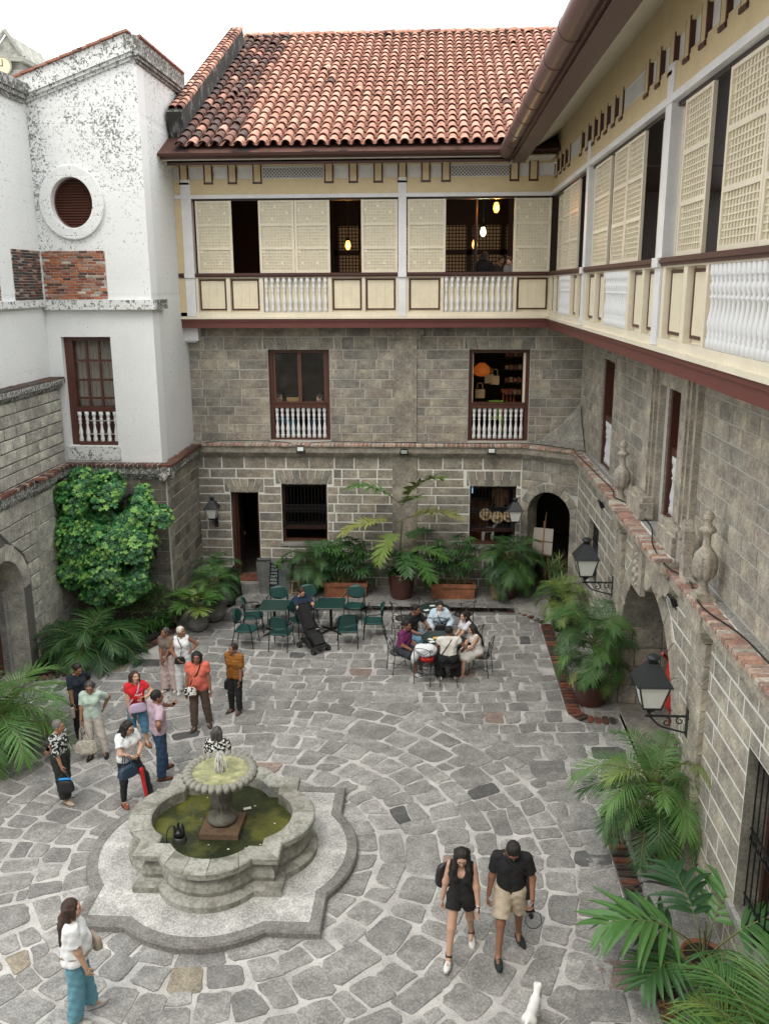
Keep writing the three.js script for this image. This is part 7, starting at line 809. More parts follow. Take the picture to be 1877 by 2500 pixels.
// head template: origin at the centre of the skull, looking along +z, 0.22 m tall
const HEAD = (() => {
  const f0 = union([ell(0, 0.02, -0.012, 0.075, 0.092, 0.092), ell(0, -0.035, 0.022, 0.058, 0.078, 0.068), ell(0, -0.09, 0.04, 0.028, 0.022, 0.03)], 0.03), nose = union([cap(V(0, 0.0, 0.078), V(0, -0.033, 0.1), 0.009, 0.013), cap(V(-0.01, -0.036, 0.09), V(0.01, -0.036, 0.09), 0.008, 0.008)], 0.01), lips = cap(V(-0.016, -0.062, 0.083), V(0.016, -0.062, 0.083), 0.0075, 0.0075), brow = cap(V(-0.035, 0.02, 0.072), V(0.035, 0.02, 0.072), 0.014, 0.014), cheek = union([ell(0.038, -0.03, 0.05, 0.022, 0.02, 0.024), ell(-0.038, -0.03, 0.05, 0.022, 0.02, 0.024)], 0.01);
  const e1 = ell(0.031, 0.002, 0.09, 0.018, 0.012, 0.014), e2 = ell(-0.031, 0.002, 0.09, 0.018, 0.012, 0.014), b1 = ell(0.03, 0.002, 0.07, 0.0135, 0.0125, 0.0125), b2 = ell(-0.03, 0.002, 0.07, 0.0135, 0.0125, 0.0125), er = union([ell(0.077, -0.008, -0.008, 0.012, 0.031, 0.019), ell(-0.077, -0.008, -0.008, 0.012, 0.031, 0.019)], 0.005);
  const fn = (x, y, z) => { let d = smin(smin(smin(f0(x, y, z), brow(x, y, z), 0.02), nose(x, y, z), 0.014), cheek(x, y, z), 0.02); d = Math.max(d, -Math.min(e1(x, y, z), e2(x, y, z)) - 0.001); d = Math.min(d, b1(x, y, z), b2(x, y, z)); d = smin(d, lips(x, y, z), 0.008); return smin(d, er(x, y, z), 0.01); };
  const g = nets(fn, [-0.1, -0.125, -0.115], [0.1, 0.125, 0.125], 0.0062), p = g.attributes.position, col = new Float32Array(p.count * 3);
  for (let i = 0; i < p.count; i++) { const x = Math.abs(p.getX(i)), y = p.getY(i), z = p.getZ(i); let c = [1, 1, 1]; if (z > 0.06 && y > -0.071 && y < -0.053 && x < 0.024) c = [0.72, 0.38, 0.36]; if (z > 0.06 && Math.hypot((x - 0.03) / 1.2, y - 0.002) < 0.0095) c = Math.hypot(x - 0.03, y - 0.002) < 0.0058 ? [0.04, 0.03, 0.03] : [1.25, 1.3, 1.4]; if (z > 0.05 && Math.abs(y - 0.0225) < 0.0048 && x > 0.012 && x < 0.048) c = [0.1, 0.08, 0.07]; col.set(c, i * 3); }
  g.setAttribute('color', new THREE.BufferAttribute(col, 3)); return g;
})();
function ik(s, t, a, b, hint) { const d = t.clone().sub(s), L = Math.min(d.length(), (a + b) * 0.999); d.normalize(); const x = (a * a - b * b + L * L) / (2 * L), h = Math.sqrt(Math.max(0, a * a - x * x)), n = hint.clone().addScaledVector(d, -hint.dot(d)).normalize(); return { mid: s.clone().addScaledVector(d, x).addScaledVector(n, h), end: s.clone().addScaledVector(d, L) }; }
function handGeo(wrist, dir, palmN, curl, side, k) {          // palm and five separate fingers, each two bent joints
  const d = dir.clone().normalize(), n = palmN.clone().addScaledVector(d, -palmN.dot(d)).normalize(), s = d.clone().cross(n).multiplyScalar(side), L = [], at = (a, b, c) => wrist.clone().addScaledVector(d, a * k).addScaledVector(s, b * k).addScaledVector(n, c * k);
  L.push(boxAlong(at(-0.01, 0, 0), at(0.085, 0, 0), 0.03 * k, 0.013 * k, s, n));
  [[-0.03, 0.062, 0.055], [-0.01, 0.075, 0.062], [0.01, 0.07, 0.058], [0.029, 0.055, 0.045]].forEach(([b, l1, l2], i) => { const a0 = at(0.08, b, 0), bend = curl * (0.8 + i * 0.1), d1 = d.clone().multiplyScalar(Math.cos(bend)).addScaledVector(n, Math.sin(bend)), a1 = a0.clone().addScaledVector(d1, l1 * 0.6 * k), d2 = d.clone().multiplyScalar(Math.cos(bend * 2)).addScaledVector(n, Math.sin(bend * 2)), a2 = a1.clone().addScaledVector(d2, l2 * 0.75 * k); L.push(rod(a0, a1, 0.0088 * k, 0.0082 * k, 6), rod(a1, a2, 0.0082 * k, 0.006 * k, 6), T(new THREE.SphereGeometry(0.0064 * k, 6, 5), a2.x, a2.y, a2.z), T(new THREE.SphereGeometry(0.0084 * k, 6, 5), a1.x, a1.y, a1.z)); });
  const t0 = at(0.02, -0.026, 0.004), t1 = at(0.055, -0.05, 0.016 + curl * 0.01), t2 = at(0.085, -0.053 + curl * 0.015, 0.024 + curl * 0.02); L.push(rod(t0, t1, 0.0125 * k, 0.01 * k, 6), rod(t1, t2, 0.01 * k, 0.007 * k, 6), T(new THREE.SphereGeometry(0.0072 * k, 6, 5), t2.x, t2.y, t2.z)); return L;
}
function boxAlong(a, b, w, h, s, n) { const g = new THREE.SphereGeometry(1, 10, 8), d = b.clone().sub(a), L = d.length() / 2; d.normalize(); return g.applyMatrix4(new THREE.Matrix4().makeBasis(d.multiplyScalar(L * 1.12), s.clone().multiplyScalar(w * 1.12), n.clone().multiplyScalar(h * 1.15)).setPosition(a.clone().add(b).multiplyScalar(0.5))); }
const paint = (g, c) => { g = clean(g); const a = new Float32Array(g.attributes.position.count * 3); for (let i = 0; i < a.length; i += 3) a.set(c, i); g.setAttribute('color', new THREE.BufferAttribute(a, 3)); return g; };
const SKIN = { a: [0.40, 0.215, 0.135], b: [0.33, 0.165, 0.10], c: [0.26, 0.125, 0.075], d: [0.50, 0.30, 0.21] };
const hairBump = rep(tex(256, 64, (u, v) => [128 + (fb(u, v * 0.08, 64, 93, 2) - 0.5) * 240], false), 0.12);
const HAIRC = { black: M([0.014, 0.011, 0.010], { rough: 0.5, bump: hairBump, bs: 0.006 }), brown: M([0.045, 0.022, 0.014], { rough: 0.5, bump: hairBump, bs: 0.006 }), grey: M([0.13, 0.125, 0.12], { rough: 0.6 }), darkgrey: M([0.055, 0.05, 0.047], { rough: 0.55 }), white: M([0.58, 0.55, 0.48], { rough: 0.6 }) };
const cloth = (c, map) => M(c, { rough: 0.92, bump: clothBump, bs: 0.006, map });
const patTex = (seed, dark, light, p, th) => rep(tex(256, 256, (u, v) => { const a = tn(u, v, p, seed) * 0.7 + tn(u, v, p * 2, seed + 1) * 0.3; return a > th ? light : dark; }), 0.5);
const MATS = { printA: cloth([1, 1, 1], patTex(5, [24, 26, 34], [196, 198, 196], 18, 0.56)), printB: cloth([1, 1, 1], patTex(9, [20, 20, 22], [214, 214, 208], 22, 0.52)), stripe: cloth([1, 1, 1], rep(tex(64, 256, (u, v) => { const k = Math.sin(v * 60) * 0.5 + 0.5, n = hash2(0, v * 64 | 0, 3); return [mix(112, 150, k * 0.6 + n * .4), mix(68, 98, k * 0.6 + n * .4), mix(18, 34, k)]; }), 0.55)) };
const FM = {}; const matOf = (c) => c.isMaterial ? c : FM[c] = FM[c] || cloth(c);

function person(o) {
  const S = (o.h ?? 1.58) / 1.6, t = thing('person', o.label, 'person', [o.at[0], o.y ?? 0, o.at[1]], (o.turn ?? 0) * R, o.group), W = o.wide ?? 1, sit = o.sit, c = (o.cell ?? 0.015), male = o.male, q = o.pose || {}, m = (x, y, z) => V(x * S, y * S, z * S);
  const pel = sit ? V(0, sit, q.pz ?? 0) : m(q.px ?? 0, 0.87, q.pz ?? 0), lean = (q.lean ?? 0) * R, roll = (q.roll ?? 0) * R, twist = (q.twist ?? 0) * R, rot = new THREE.Quaternion().setFromEuler(new THREE.Euler(lean, twist, roll, 'YXZ')), tp = (x, y, z) => m(x, y - 0.87, z).applyQuaternion(rot).add(pel);
  const sw = (male ? 0.175 : 0.152) * (0.6 + 0.4 * W), sh = {}, el = {}, wr = {}, hd = {}, kn = {}, an = {}, hip = {}; 
  for (const s of [-1, 1]) {
    const K = s < 0 ? 'R' : 'L'; sh[s] = tp(s * sw, 1.30, -0.01); const A = (q[K] || {}), target = A.to ? m(...A.to) : tp(s * 0.23, 0.78, 0.06), r = ik(sh[s], target, 0.265 * S, 0.235 * S, A.hint ? V(...A.hint) : V(s * 0.5, -0.15, -1)); el[s] = r.mid; wr[s] = r.end; hd[s] = A.dir ? V(...A.dir) : r.end.clone().sub(r.mid).normalize();
    hip[s] = sit ? pel.clone().add(m(s * 0.085, -0.01, 0)) : tp(s * 0.085, 0.86, 0); const F = q[K + 'f'] || (sit ? [s * 0.11, 0.42] : [s * 0.1, 0.02]); an[s] = V(F[0] * S, (F[2] ?? 0) + 0.075 * S, F[1] * S); const lr = ik(hip[s], an[s], 0.4 * S, 0.385 * S, V(s * (F[3] ?? 0.12), sit ? 0.75 : 0.05, 1)); kn[s] = lr.mid; an[s] = lr.end;
  }
  const D = (x) => x * S, bust = male ? 0 : 0.06, torso = (g) => { const f = []; for (const s of [-1, 1]) { f.push(cap(tp(s * 0.07 * W, 0.88, -0.005), tp(s * 0.05 * W, 1.04, 0), D(0.098 * W) + g, D(0.088 * W) + g), cap(tp(s * 0.05 * W, 1.04, 0), tp(s * 0.065, 1.2, 0), D(0.088 * W) + g, D(0.096) + g), cap(tp(s * 0.065, 1.2, 0), tp(s * (sw - 0.035), 1.29, -0.012), D(0.094) + g, D(0.055) + g)); if (bust) f.push(cap(tp(s * 0.07, 1.17, 0.065), tp(s * 0.068, 1.19, 0.06), D(bust) + g, D(bust * 0.9) + g)); } if (W > 1.05) f.push(cap(tp(0, 1.0, 0.05), tp(0, 1.05, 0.05), D(0.1 * W) + g, D(0.1 * W) + g)); f.push(cap(tp(-0.08, 1.325, -0.01), tp(0.08, 1.325, -0.01), D(0.045) + g, D(0.045) + g)); return f; };
  const arm = (s, g, t1 = 2) => { const f = [cap(sh[s], t1 < 1 ? sh[s].clone().lerp(el[s], t1) : el[s], D(0.045) + g, D(0.042) + g)]; if (t1 > 1) f.push(cap(el[s], wr[s].clone().lerp(el[s], 2 - t1), D(0.041) + g, D(0.028 + (2 - t1) * 0.012) + g)); return f; };
  const leg = (s, g, g2 = g) => [cap(hip[s], kn[s], D(0.088 * (0.4 + 0.6 * W)) + g, D(0.058) + (g + g2) / 2), cap(kn[s], an[s], D(0.055) + (g + g2) / 2, D(0.036) + g2)];
  // head
  const neck = tp(0, 1.345, -0.005), hq = new THREE.Quaternion().setFromEuler(new THREE.Euler((q.hp ?? 0) * R + lean * 0.4, (q.hy ?? 0) * R + twist, (q.hr ?? 0) * R, 'YXZ')), hc = neck.clone().add(V(0, 0.125 * S, 0.005).applyQuaternion(hq.clone().slerp(rot, 0.5))).add(V(0, 0, 0.022 * S).applyQuaternion(hq)), HM = new THREE.Matrix4().compose(hc, hq, V(S, S, S));
  // body: torso, limbs, neck, in one field; hands and head joined to it
  const bf = [...torso(-0.004), cap(tp(0, 1.3, -0.01), hc.clone().add(V(0, -0.045 * S, -0.02 * S).applyQuaternion(hq)), D(0.054), D(0.05)), ...arm(-1, 0), ...arm(1, 0), ...leg(-1, -0.004), ...leg(1, -0.004)]; for (const s of [-1, 1]) if (!sit || !o.shoes) bf.push(cap(an[s], an[s].clone().add(V(0, -0.03 * S, 0.1 * S)), D(0.034), D(0.022)));
  const pts = [...Object.values(sh), ...Object.values(el), ...Object.values(wr), ...Object.values(kn), ...Object.values(an), pel, neck], lo = [1e9, 1e9, 1e9], hi = [-1e9, -1e9, -1e9]; pts.forEach((p) => p.toArray().forEach((v, i) => { lo[i] = Math.min(lo[i], v); hi[i] = Math.max(hi[i], v); })); const pad = 0.19; for (let i = 0; i < 3; i++) { lo[i] -= pad; hi[i] += pad; } lo[1] = Math.max(lo[1], -0.03);
  const skin = SKIN[o.skin || 'b'], parts = [paint(nets(union(bf, 0.035 * S), lo, hi, c), [1, 1, 1])]; for (const s of [-1, 1]) { const A = q[s < 0 ? 'R' : 'L'] || {}; handGeo(wr[s], hd[s], A.palm ? V(...A.palm) : V(-s, 0, 0.3), A.curl ?? 0.45, s, S).forEach((g) => parts.push(paint(g, [1, 1, 1]))); } parts.push(clean(HEAD.clone().applyMatrix4(HM)));
  mesh('body', merge(parts), M(skin, { rough: 0.55, vc: true }), t);
  // garments
  const wr_ = (f, a) => (x, y, z) => f(x, y, z) + a * (Math.sin(y * 55 + Math.sin(x * 31 + z * 17) * 2) * 0.5 + Math.sin(x * 47 + y * 23 - z * 39) * 0.5);
  const top = o.top, bot = o.bottom, up = V(0, 1, 0).applyQuaternion(rot);
  if (top) { const g = top.fit ?? 0.016, sl = top.sleeve ?? 0.55, f = [...torso(g)]; const slv = []; if (sl > 0) for (const s of [-1, 1]) { const A = union(arm(s, g + (sl <= 1 ? 0.006 : 0.003), sl <= 1 ? 1 : Math.min(sl, 1.9)), 0.02), e0 = sh[s].clone().lerp(el[s], Math.min(sl, 1)), e1 = el[s].clone().sub(sh[s]).normalize(); slv.push(sl <= 1 ? (x, y, z) => Math.max(A(x, y, z), (x - e0.x) * e1.x + (y - e0.y) * e1.y + (z - e0.z) * e1.z) : A); } if (top.skirt) f.push(cap(tp(0, 0.9, 0.0), sit ? pel.clone().add(m(0, -0.05, 0.3)) : tp(0, 0.62, 0), D(0.15), D(0.2))); const un = union([...f, ...slv], 0.03 * S), hem = tp(0, top.hem ?? 0.84, 0);
    const nl = tp(0, top.neck ?? 1.345, 0.01), F = V(0, 0, 1).applyQuaternion(rot), nn = up.clone().multiplyScalar(0.9).addScaledVector(F, 0.35).normalize(); const nk = cap(tp(0, 1.4, 0.06), tp(0, top.vee ?? 1.35, 0.08), D(0.055), D(0.05)), ah = sl === 0 ? [-1, 1].map((s) => cap(tp(s * (sw + 0.045), 1.3, 0), tp(s * (sw + 0.05), 1.16, 0), D(0.05), D(0.045))) : null;
    const fn = (x, y, z) => { let d = un(x, y, z); if (!top.skirt) d = Math.max(d, (hem.x - x) * up.x + (hem.y - y) * up.y + (hem.z - z) * up.z); d = Math.max(d, (x - nl.x) * nn.x + (y - nl.y) * nn.y + (z - nl.z) * nn.z - 0.012, -nk(x, y, z)); if (ah) d = Math.max(d, -ah[0](x, y, z), -ah[1](x, y, z)); return d; };
    mesh(top.name || 'shirt', boxUV(nets(wr_(fn, 0.0055), lo, hi, c)), matOf(top.c), t); }
  if (bot) { const g = bot.fit ?? 0.012, f = []; for (const s of [-1, 1]) { if (bot.skirt) { } else if (bot.to !== undefined && bot.to < 1) { const A = cap(hip[s], kn[s], D(0.095 * W) + g, D(0.072) + g * 1.7), e0 = hip[s].clone().lerp(kn[s], bot.to), e1 = kn[s].clone().sub(hip[s]).normalize(); f.push((x, y, z) => Math.max(A(x, y, z), (x - e0.x) * e1.x + (y - e0.y) * e1.y + (z - e0.z) * e1.z)); } else { const L = leg(s, g, bot.flare ?? 0.016), e = bot.to ?? 2; const A = cap(kn[s], an[s], D(0.056) + g + (bot.flare ?? 0.016) * 0.5, D(0.038) + (bot.flare ?? 0.016)), e0 = kn[s].clone().lerp(an[s], Math.min(e - 1, 0.99)), e1 = an[s].clone().sub(kn[s]).normalize(); f.push(L[0], (x, y, z) => Math.max(A(x, y, z), (x - e0.x) * e1.x + (y - e0.y) * e1.y + (z - e0.z) * e1.z)); } f.push(cap(tp(s * 0.07 * W, 0.9, -0.008), tp(s * 0.055 * W, 1.0, 0), D(0.098 * W) + g, D(0.086 * W) + g * 0.7)); } if (bot.skirt) f.push(cap(pel, an[1].clone().lerp(an[-1], 0.5).add(V(0, bot.skirt, 0)), D(0.12), D(0.14)));
    const un = union(f, 0.022 * S), w0 = tp(0, 1.01, 0), fn = (x, y, z) => Math.max(un(x, y, z), (x - w0.x) * up.x + (y - w0.y) * up.y + (z - w0.z) * up.z); mesh(bot.name || 'trousers', boxUV(nets(wr_(fn, 0.006), lo, hi, c)), matOf(bot.c), t); }
  // hair in the head's own space
  const H = o.hair || {}, hs = [ell(0, 0.03, -0.018, 0.086, 0.097, 0.098)], L = H.len ?? 0; if (L > 0) { for (const x of [-0.055, 0, 0.055]) hs.push(cap(V(x * 1.05, 0.02, -0.06), V(x * 1.25, -L, -0.075 - L * 0.12), 0.05, 0.035)); if (H.front) for (const x of [-1, 1]) hs.push(cap(V(x * 0.074, 0.03, 0.015), V(x * 0.082, -L * H.front, 0.02 - (H.frontz ?? 0)), 0.026, 0.02)); } if (H.bun) hs.push(ell(0, 0.0, -0.125, 0.04, 0.042, 0.035)); if (H.tail) hs.push(cap(V(0, 0.0, -0.105), V(H.tail[0], H.tail[1], H.tail[2]), 0.035, 0.022));
  const hu = union(hs, 0.02), face = ell(0, H.fringe ? -0.045 : -0.02, 0.09, 0.07, 0.1, 0.078), jaw = ell(0, -0.075, 0.03, 0.07, 0.07, 0.07), hfn = (x, y, z) => { let d = Math.max(hu(x, y, z), -face(x, y, z)); if (!L) d = Math.max(d, -y - 0.055 + Math.max(0, z) * 0.7); else d = Math.max(d, -jaw(x, y, z) + 0.0); return d + Math.sin(x * 160 + y * 30) * 0.0016 + Math.sin(Math.atan2(x, -z) * 22) * 0.0016; };
  const hg = nets(hfn, [-0.15, -0.14 - Math.max(L, H.tail ? -H.tail[1] : 0), -0.22 - L * 0.2], [0.15, 0.16, 0.13], 0.0085); const hl = [clean(hg.applyMatrix4(HM))]; if (H.drape) { const dr = H.drape.map(([x, y, z, ax, az]) => { const a = V((ax ?? Math.sign(x) * 0.062) * S, 0.0, (az ?? -0.05) * S).applyQuaternion(hq).add(hc), b = tp(x, y, z), m = a.clone().lerp(b, 0.5).add(V(0, 0.03, z > 0 ? 0.02 : -0.025)); return union([cap(a, m, 0.04 * S, 0.038 * S), cap(m, b, 0.038 * S, 0.018 * S)], 0.03); }), U = union(dr, 0.03); hl.push(clean(nets((x, y, z) => U(x, y, z) + Math.sin(x * 210 + z * 190) * 0.0022, lo, hi.map((v, i) => Math.max(v, hc.getComponent(i) + 0.2)), 0.012))); } mesh('hair', boxUV(merge(hl)), HAIRC[H.c || 'black'], t);
  if (o.glasses) mesh('glasses', [-1, 1].map((x) => T(new THREE.TorusGeometry(0.019, 0.0022, 4, 14), x * 0.031, 0.0, 0.099)).concat([rod([-0.012, 0.003, 0.1], [0.012, 0.003, 0.1], 0.002, 0.002, 4), rod([-0.05, 0.004, 0.098], [-0.08, 0.0, 0.0], 0.002, 0.002, 4), rod([0.05, 0.004, 0.098], [0.08, 0, 0], 0.002, 0.002, 4)]).map((g) => clean(g).applyMatrix4(HM)), BLACKIRON, t);
  if (o.shades) mesh('sunglasses', [-1, 1].map((x) => T(new THREE.SphereGeometry(0.024, 8, 6), x * 0.032, 0.095, 0.055, -0.7, 0, 0, V(1.1, 0.8, 0.3)).applyMatrix4(HM)), BLACKIRON, t);
  // shoes
  if (o.shoes) for (const s of [-1, 1]) { const K = s < 0 ? 'R' : 'L', yaw = ((q[K + 'y'] ?? s * 12)) * R, pitch = (q[K + 'p'] ?? 0) * R, g = new THREE.SphereGeometry(1, 14, 10), p = g.attributes.position; for (let i = 0; i < p.count; i++) { let x = p.getX(i), y = p.getY(i), z = p.getZ(i); const w = z > 0 ? 0.046 : 0.036; if (y < -0.35) y = -0.35; p.setXYZ(i, x * w * (1 - 0.15 * Math.abs(z)), y * (z > 0.2 ? 0.045 - 0.018 * z : 0.058), z * 0.132 + 0.052); } g.computeVertexNormals(); const list = [T(g, 0, 0.02, 0)], sole = T(new THREE.SphereGeometry(1, 12, 6), 0, 0.008, 0.052, 0, 0, 0, V(0.047, 0.011, 0.136)); const M4 = new THREE.Matrix4().compose(an[s].clone().add(V(0, -0.072 * S, 0)), new THREE.Quaternion().setFromEuler(new THREE.Euler(pitch, yaw, 0, 'YXZ')), V(S * 1.1, S * 1.08, S * 1.06)); const sm = mesh('shoe', merge(list).applyMatrix4(M4), matOf(o.shoes), t); mesh('sole', clean(sole).applyMatrix4(M4), o.sole ? matOf(o.sole) : BLACKIRON, sm); if (o.stripes) for (const x of [-1, 1]) for (const z of [0.0, 0.03, 0.06]) mesh('stripe', clean(bx(0.004, 0.034, 0.012, x * 0.044, 0.035, z + 0.01, 0.4)).applyMatrix4(M4), BLACKIRON, sm); if (o.socks) mesh('sock', rod(an[s].clone().add(V(0, -0.02, 0)), an[s].clone().lerp(kn[s], 0.13), 0.041 * S, 0.043 * S, 10), matOf(o.socks), t); }
  t.updateMatrixWorld(true); const w = (v) => t.localToWorld(v.clone()); return { t, S, wr: { R: w(wr[-1]), L: w(wr[1]) }, el: { R: w(el[-1]), L: w(el[1]) }, sh: { R: w(sh[-1]), L: w(sh[1]) }, hip: { R: w(hip[-1]), L: w(hip[1]) }, tp: (x, y, z) => w(tp(x, y, z)), turn: (o.turn ?? 0) * R };
}
function bag(name, label, at, turn, w, h, d, mt, straps, extra) {  // straps: lists of world points
  const t = thing(name, label, 'bag', at.toArray ? at.toArray() : at, turn), g = new THREE.SphereGeometry(1, 18, 14), p = g.attributes.position; for (let i = 0; i < p.count; i++) { const f = (v) => Math.sign(v) * Math.pow(Math.abs(v), 0.55), x = f(p.getX(i)), y = f(p.getY(i)), z = f(p.getZ(i)); p.setXYZ(i, x * w / 2 * (1 - 0.12 * y), y * h / 2, z * d / 2 * (1 - 0.25 * y)); } g.computeVertexNormals(); mesh('body', boxUV(g), mt, t);
  t.updateMatrixWorld(true); (straps || []).forEach((s) => mesh('strap', tube(s.pts.map((v) => t.worldToLocal(v.clone())), s.r || 0.01, 26, 5), s.m || mt, t)); if (extra) extra(t); return t;
}
const strapAround = (P, from, hipSide, y1 = 0.95) => { const s = from, e = hipSide; return [P.tp(s * 0.1, 1.12, -0.13), P.tp(s * 0.09, 1.3, -0.075), P.tp(s * 0.075, 1.375, 0.0), P.tp(s * 0.055, 1.29, 0.1), P.tp(0, 1.17, 0.15), P.tp(e * 0.09, 1.05, 0.135), P.tp(e * 0.15, y1, 0.09)]; };
// ---------------------------------------------------------------- the visitors
const BLK = [0.013, 0.013, 0.015], WHT = [0.74, 0.76, 0.77];
// standing group at the left
{
  const P = person({ label: 'woman in dark navy top, hand on hip, behind the woman in mint', at: [-6.72, -15.45], turn: 52, h: 1.52, skin: 'c', hair: { bun: true }, top: { c: [0.012, 0.018, 0.03], sleeve: 0.85, hem: 0.8 }, bottom: { c: BLK }, shoes: BLK, pose: { hy: 10, hp: 18, L: { to: [0.16, 0.98, -0.02], hint: [1, 0, -0.6], dir: [-0.8, -0.3, 0.5] }, R: { to: [-0.2, 0.78, 0.12] } } });
  const t = thing('water_flask', 'pale beige steel flask held by the woman in navy', 'flask', P.wr.R.clone().add(V(0.0, -0.27, 0.05)).toArray()); mesh('body', lathe([[0, 0], [0.042, 0], [0.044, 0.02], [0.044, 0.2], [0.034, 0.22], [0, 0.22]], 16), M([0.5, 0.47, 0.4], { rough: 0.35, metal: 0.3 }), t); mesh('cap', lathe([[0, 0.22], [0.03, 0.22], [0.03, 0.27], [0, 0.27]], 14), BLACKIRON, t);
}
{
  const P = person({ label: 'woman in mint green top and beige trousers with glasses, holding a cream tote', at: [-6.18, -14.72], turn: 8, h: 1.5, skin: 'b', hair: { c: 'darkgrey', len: 0.05 }, glasses: true, top: { c: [0.43, 0.54, 0.47], sleeve: 0.8, hem: 0.82 }, bottom: { c: [0.47, 0.43, 0.38], flare: 0.03 }, shoes: BLK, pose: { hy: 8, hp: 14, R: { to: [-0.2, 0.76, 0.12] }, L: { to: [0.2, 0.95, -0.14], hint: [1, 0, -1] }, Lf: [0.22, 0.06], Rf: [-0.06, 0.12] } });
  const h = P.wr.R.clone().add(V(0.02, -0.08, 0.05)), c = h.clone().add(V(0.08, -0.4, 0.05)); bag('tote_bag', 'cream woven tote bag carried by the woman in mint', c, 0.15, 0.4, 0.27, 0.14, M([0.66, 0.63, 0.54], { rough: 0.8, map: granite }), [-0.1, 0.1].map((x) => ({ r: 0.008, pts: [c.clone().add(V(x - 0.02, 0.12, 0)), h.clone().add(V(x * 0.4, -0.08, 0)), h.clone().add(V(0, 0.0, 0.01)), h.clone().add(V(x * 0.5 + .03, -0.1, 0.03)), c.clone().add(V(x + 0.04, 0.12, 0.05))] })));
}
{
  const P = person({ label: 'grey-haired elder in dark patterned blouse, leftmost of the standing group', at: [-6.15, -13.2], turn: 78, h: 1.5, skin: 'b', hair: { c: 'grey' }, top: { c: MATS.printA, sleeve: 1.1, hem: 0.84 }, bottom: { c: [0.018, 0.022, 0.02], fit: 0.03, flare: 0.06, to: 1.85 }, shoes: [0.5, 0.4, 0.3], pose: { hy: 14, L: { to: [0.05, 1.0, -0.24], hint: [1, 0, -0.6] }, R: { to: [-0.2, 0.76, 0.16], hint: [-.6, 0, -1] }, Rf: [-0.09, 0.1], Lf: [0.08, -0.08] } });
  const h = P.wr.R.clone().add(V(0.04, -0.1, 0.03)), c = h.clone().add(V(0.05, -0.22, 0.06)); bag('handbag', 'black soft handbag with blue lining held by the grey-haired elder', c, 0.2, 0.26, 0.22, 0.1, M(BLK, { rough: 0.6 }), [{ r: 0.009, pts: [c.clone().add(V(-0.1, 0.12, 0)), h.clone(), c.clone().add(V(0.1, 0.12, 0))] }], (t) => mesh('lining', bx(0.2, 0.012, 0.05, 0.0, 0.135, 0.0), M([0.02, 0.25, 0.6]), t));
}
{
  const P = person({ label: 'woman in bright red printed T-shirt and cropped jeans, looking up to the right', at: [-5.5, -15.15], turn: 28, h: 1.5, skin: 'd', hair: { c: 'brown', len: 0.1, front: 0.9 }, top: { c: [0.56, 0.018, 0.025], sleeve: 0.5, hem: 0.86 }, bottom: { name: 'cropped_jeans', c: [0.075, 0.19, 0.30], to: 1.45, flare: 0.035 }, shoes: [0.26, 0.11, 0.05], pose: { hy: 16, hp: -14, hr: -6, R: { to: [-0.16, 0.74, 0.14] }, L: { to: [0.14, 1.08, 0.2], hint: [1, -0.3, -0.3], palm: [-1, 0, 0] }, Lf: [0.14, 0.1], Rf: [-0.14, -0.02] } });
  bag('crossbody_bag', 'lilac cloth crossbody bag on the woman in red', P.tp(0.0, 0.88, 0.16), P.turn, 0.32, 0.18, 0.1, cloth([0.48, 0.38, 0.52]), [{ r: 0.016, pts: strapAround(P, 1, -1, 0.95) }]);
  const s = mesh('shirt_lettering', (() => { const g = new THREE.PlaneGeometry(0.2, 0.12, 10, 6), p = g.attributes.position; for (let i = 0; i < p.count; i++) { const x = p.getX(i); p.setZ(i, -x * x * 1.6); } return g; })(), M([1, 1, 1], { rough: 0.9, map: canvasTex(256, 160, (c, W, H) => { c.fillStyle = '#c21a22'; c.fillRect(0, 0, W, H); c.fillStyle = '#f2eeea'; c.font = 'italic bold 74px serif'; c.textAlign = 'center'; c.fillText('Noel', 126, 74); c.font = 'bold 46px serif'; c.fillText('* *', 140, 132); }) }), P.t); s.position.set(0.02, 1.13 * P.S, 0.162); s.rotation.x = -0.05;
}
{
  const P = person({ label: 'man in lilac shirt and blue jeans seen from behind, one arm stretched out', male: true, at: [-4.75, -14.05], turn: 128, h: 1.66, skin: 'c', hair: { c: 'black' }, top: { c: [0.44, 0.33, 0.39], sleeve: 0.75, hem: 0.84, fit: 0.026 }, bottom: { name: 'jeans', c: [0.022, 0.055, 0.105], fit: 0.016, flare: 0.04 }, shoes: [0.14, 0.06, 0.03], pose: { hy: -8, L: { to: [0.38, 1.02, 0.46], hint: [0.2, -1, -0.4], dir: [0.5, 0.1, 0.8], curl: 0.15, palm: [-0.3, 0.9, 0] }, R: { to: [-0.2, 0.96, -0.06], hint: [-1, 0, -0.5], dir: [0.7, -0.3, 0.3] }, Lf: [0.15, 0.12], Rf: [-0.16, -0.06] } });
}
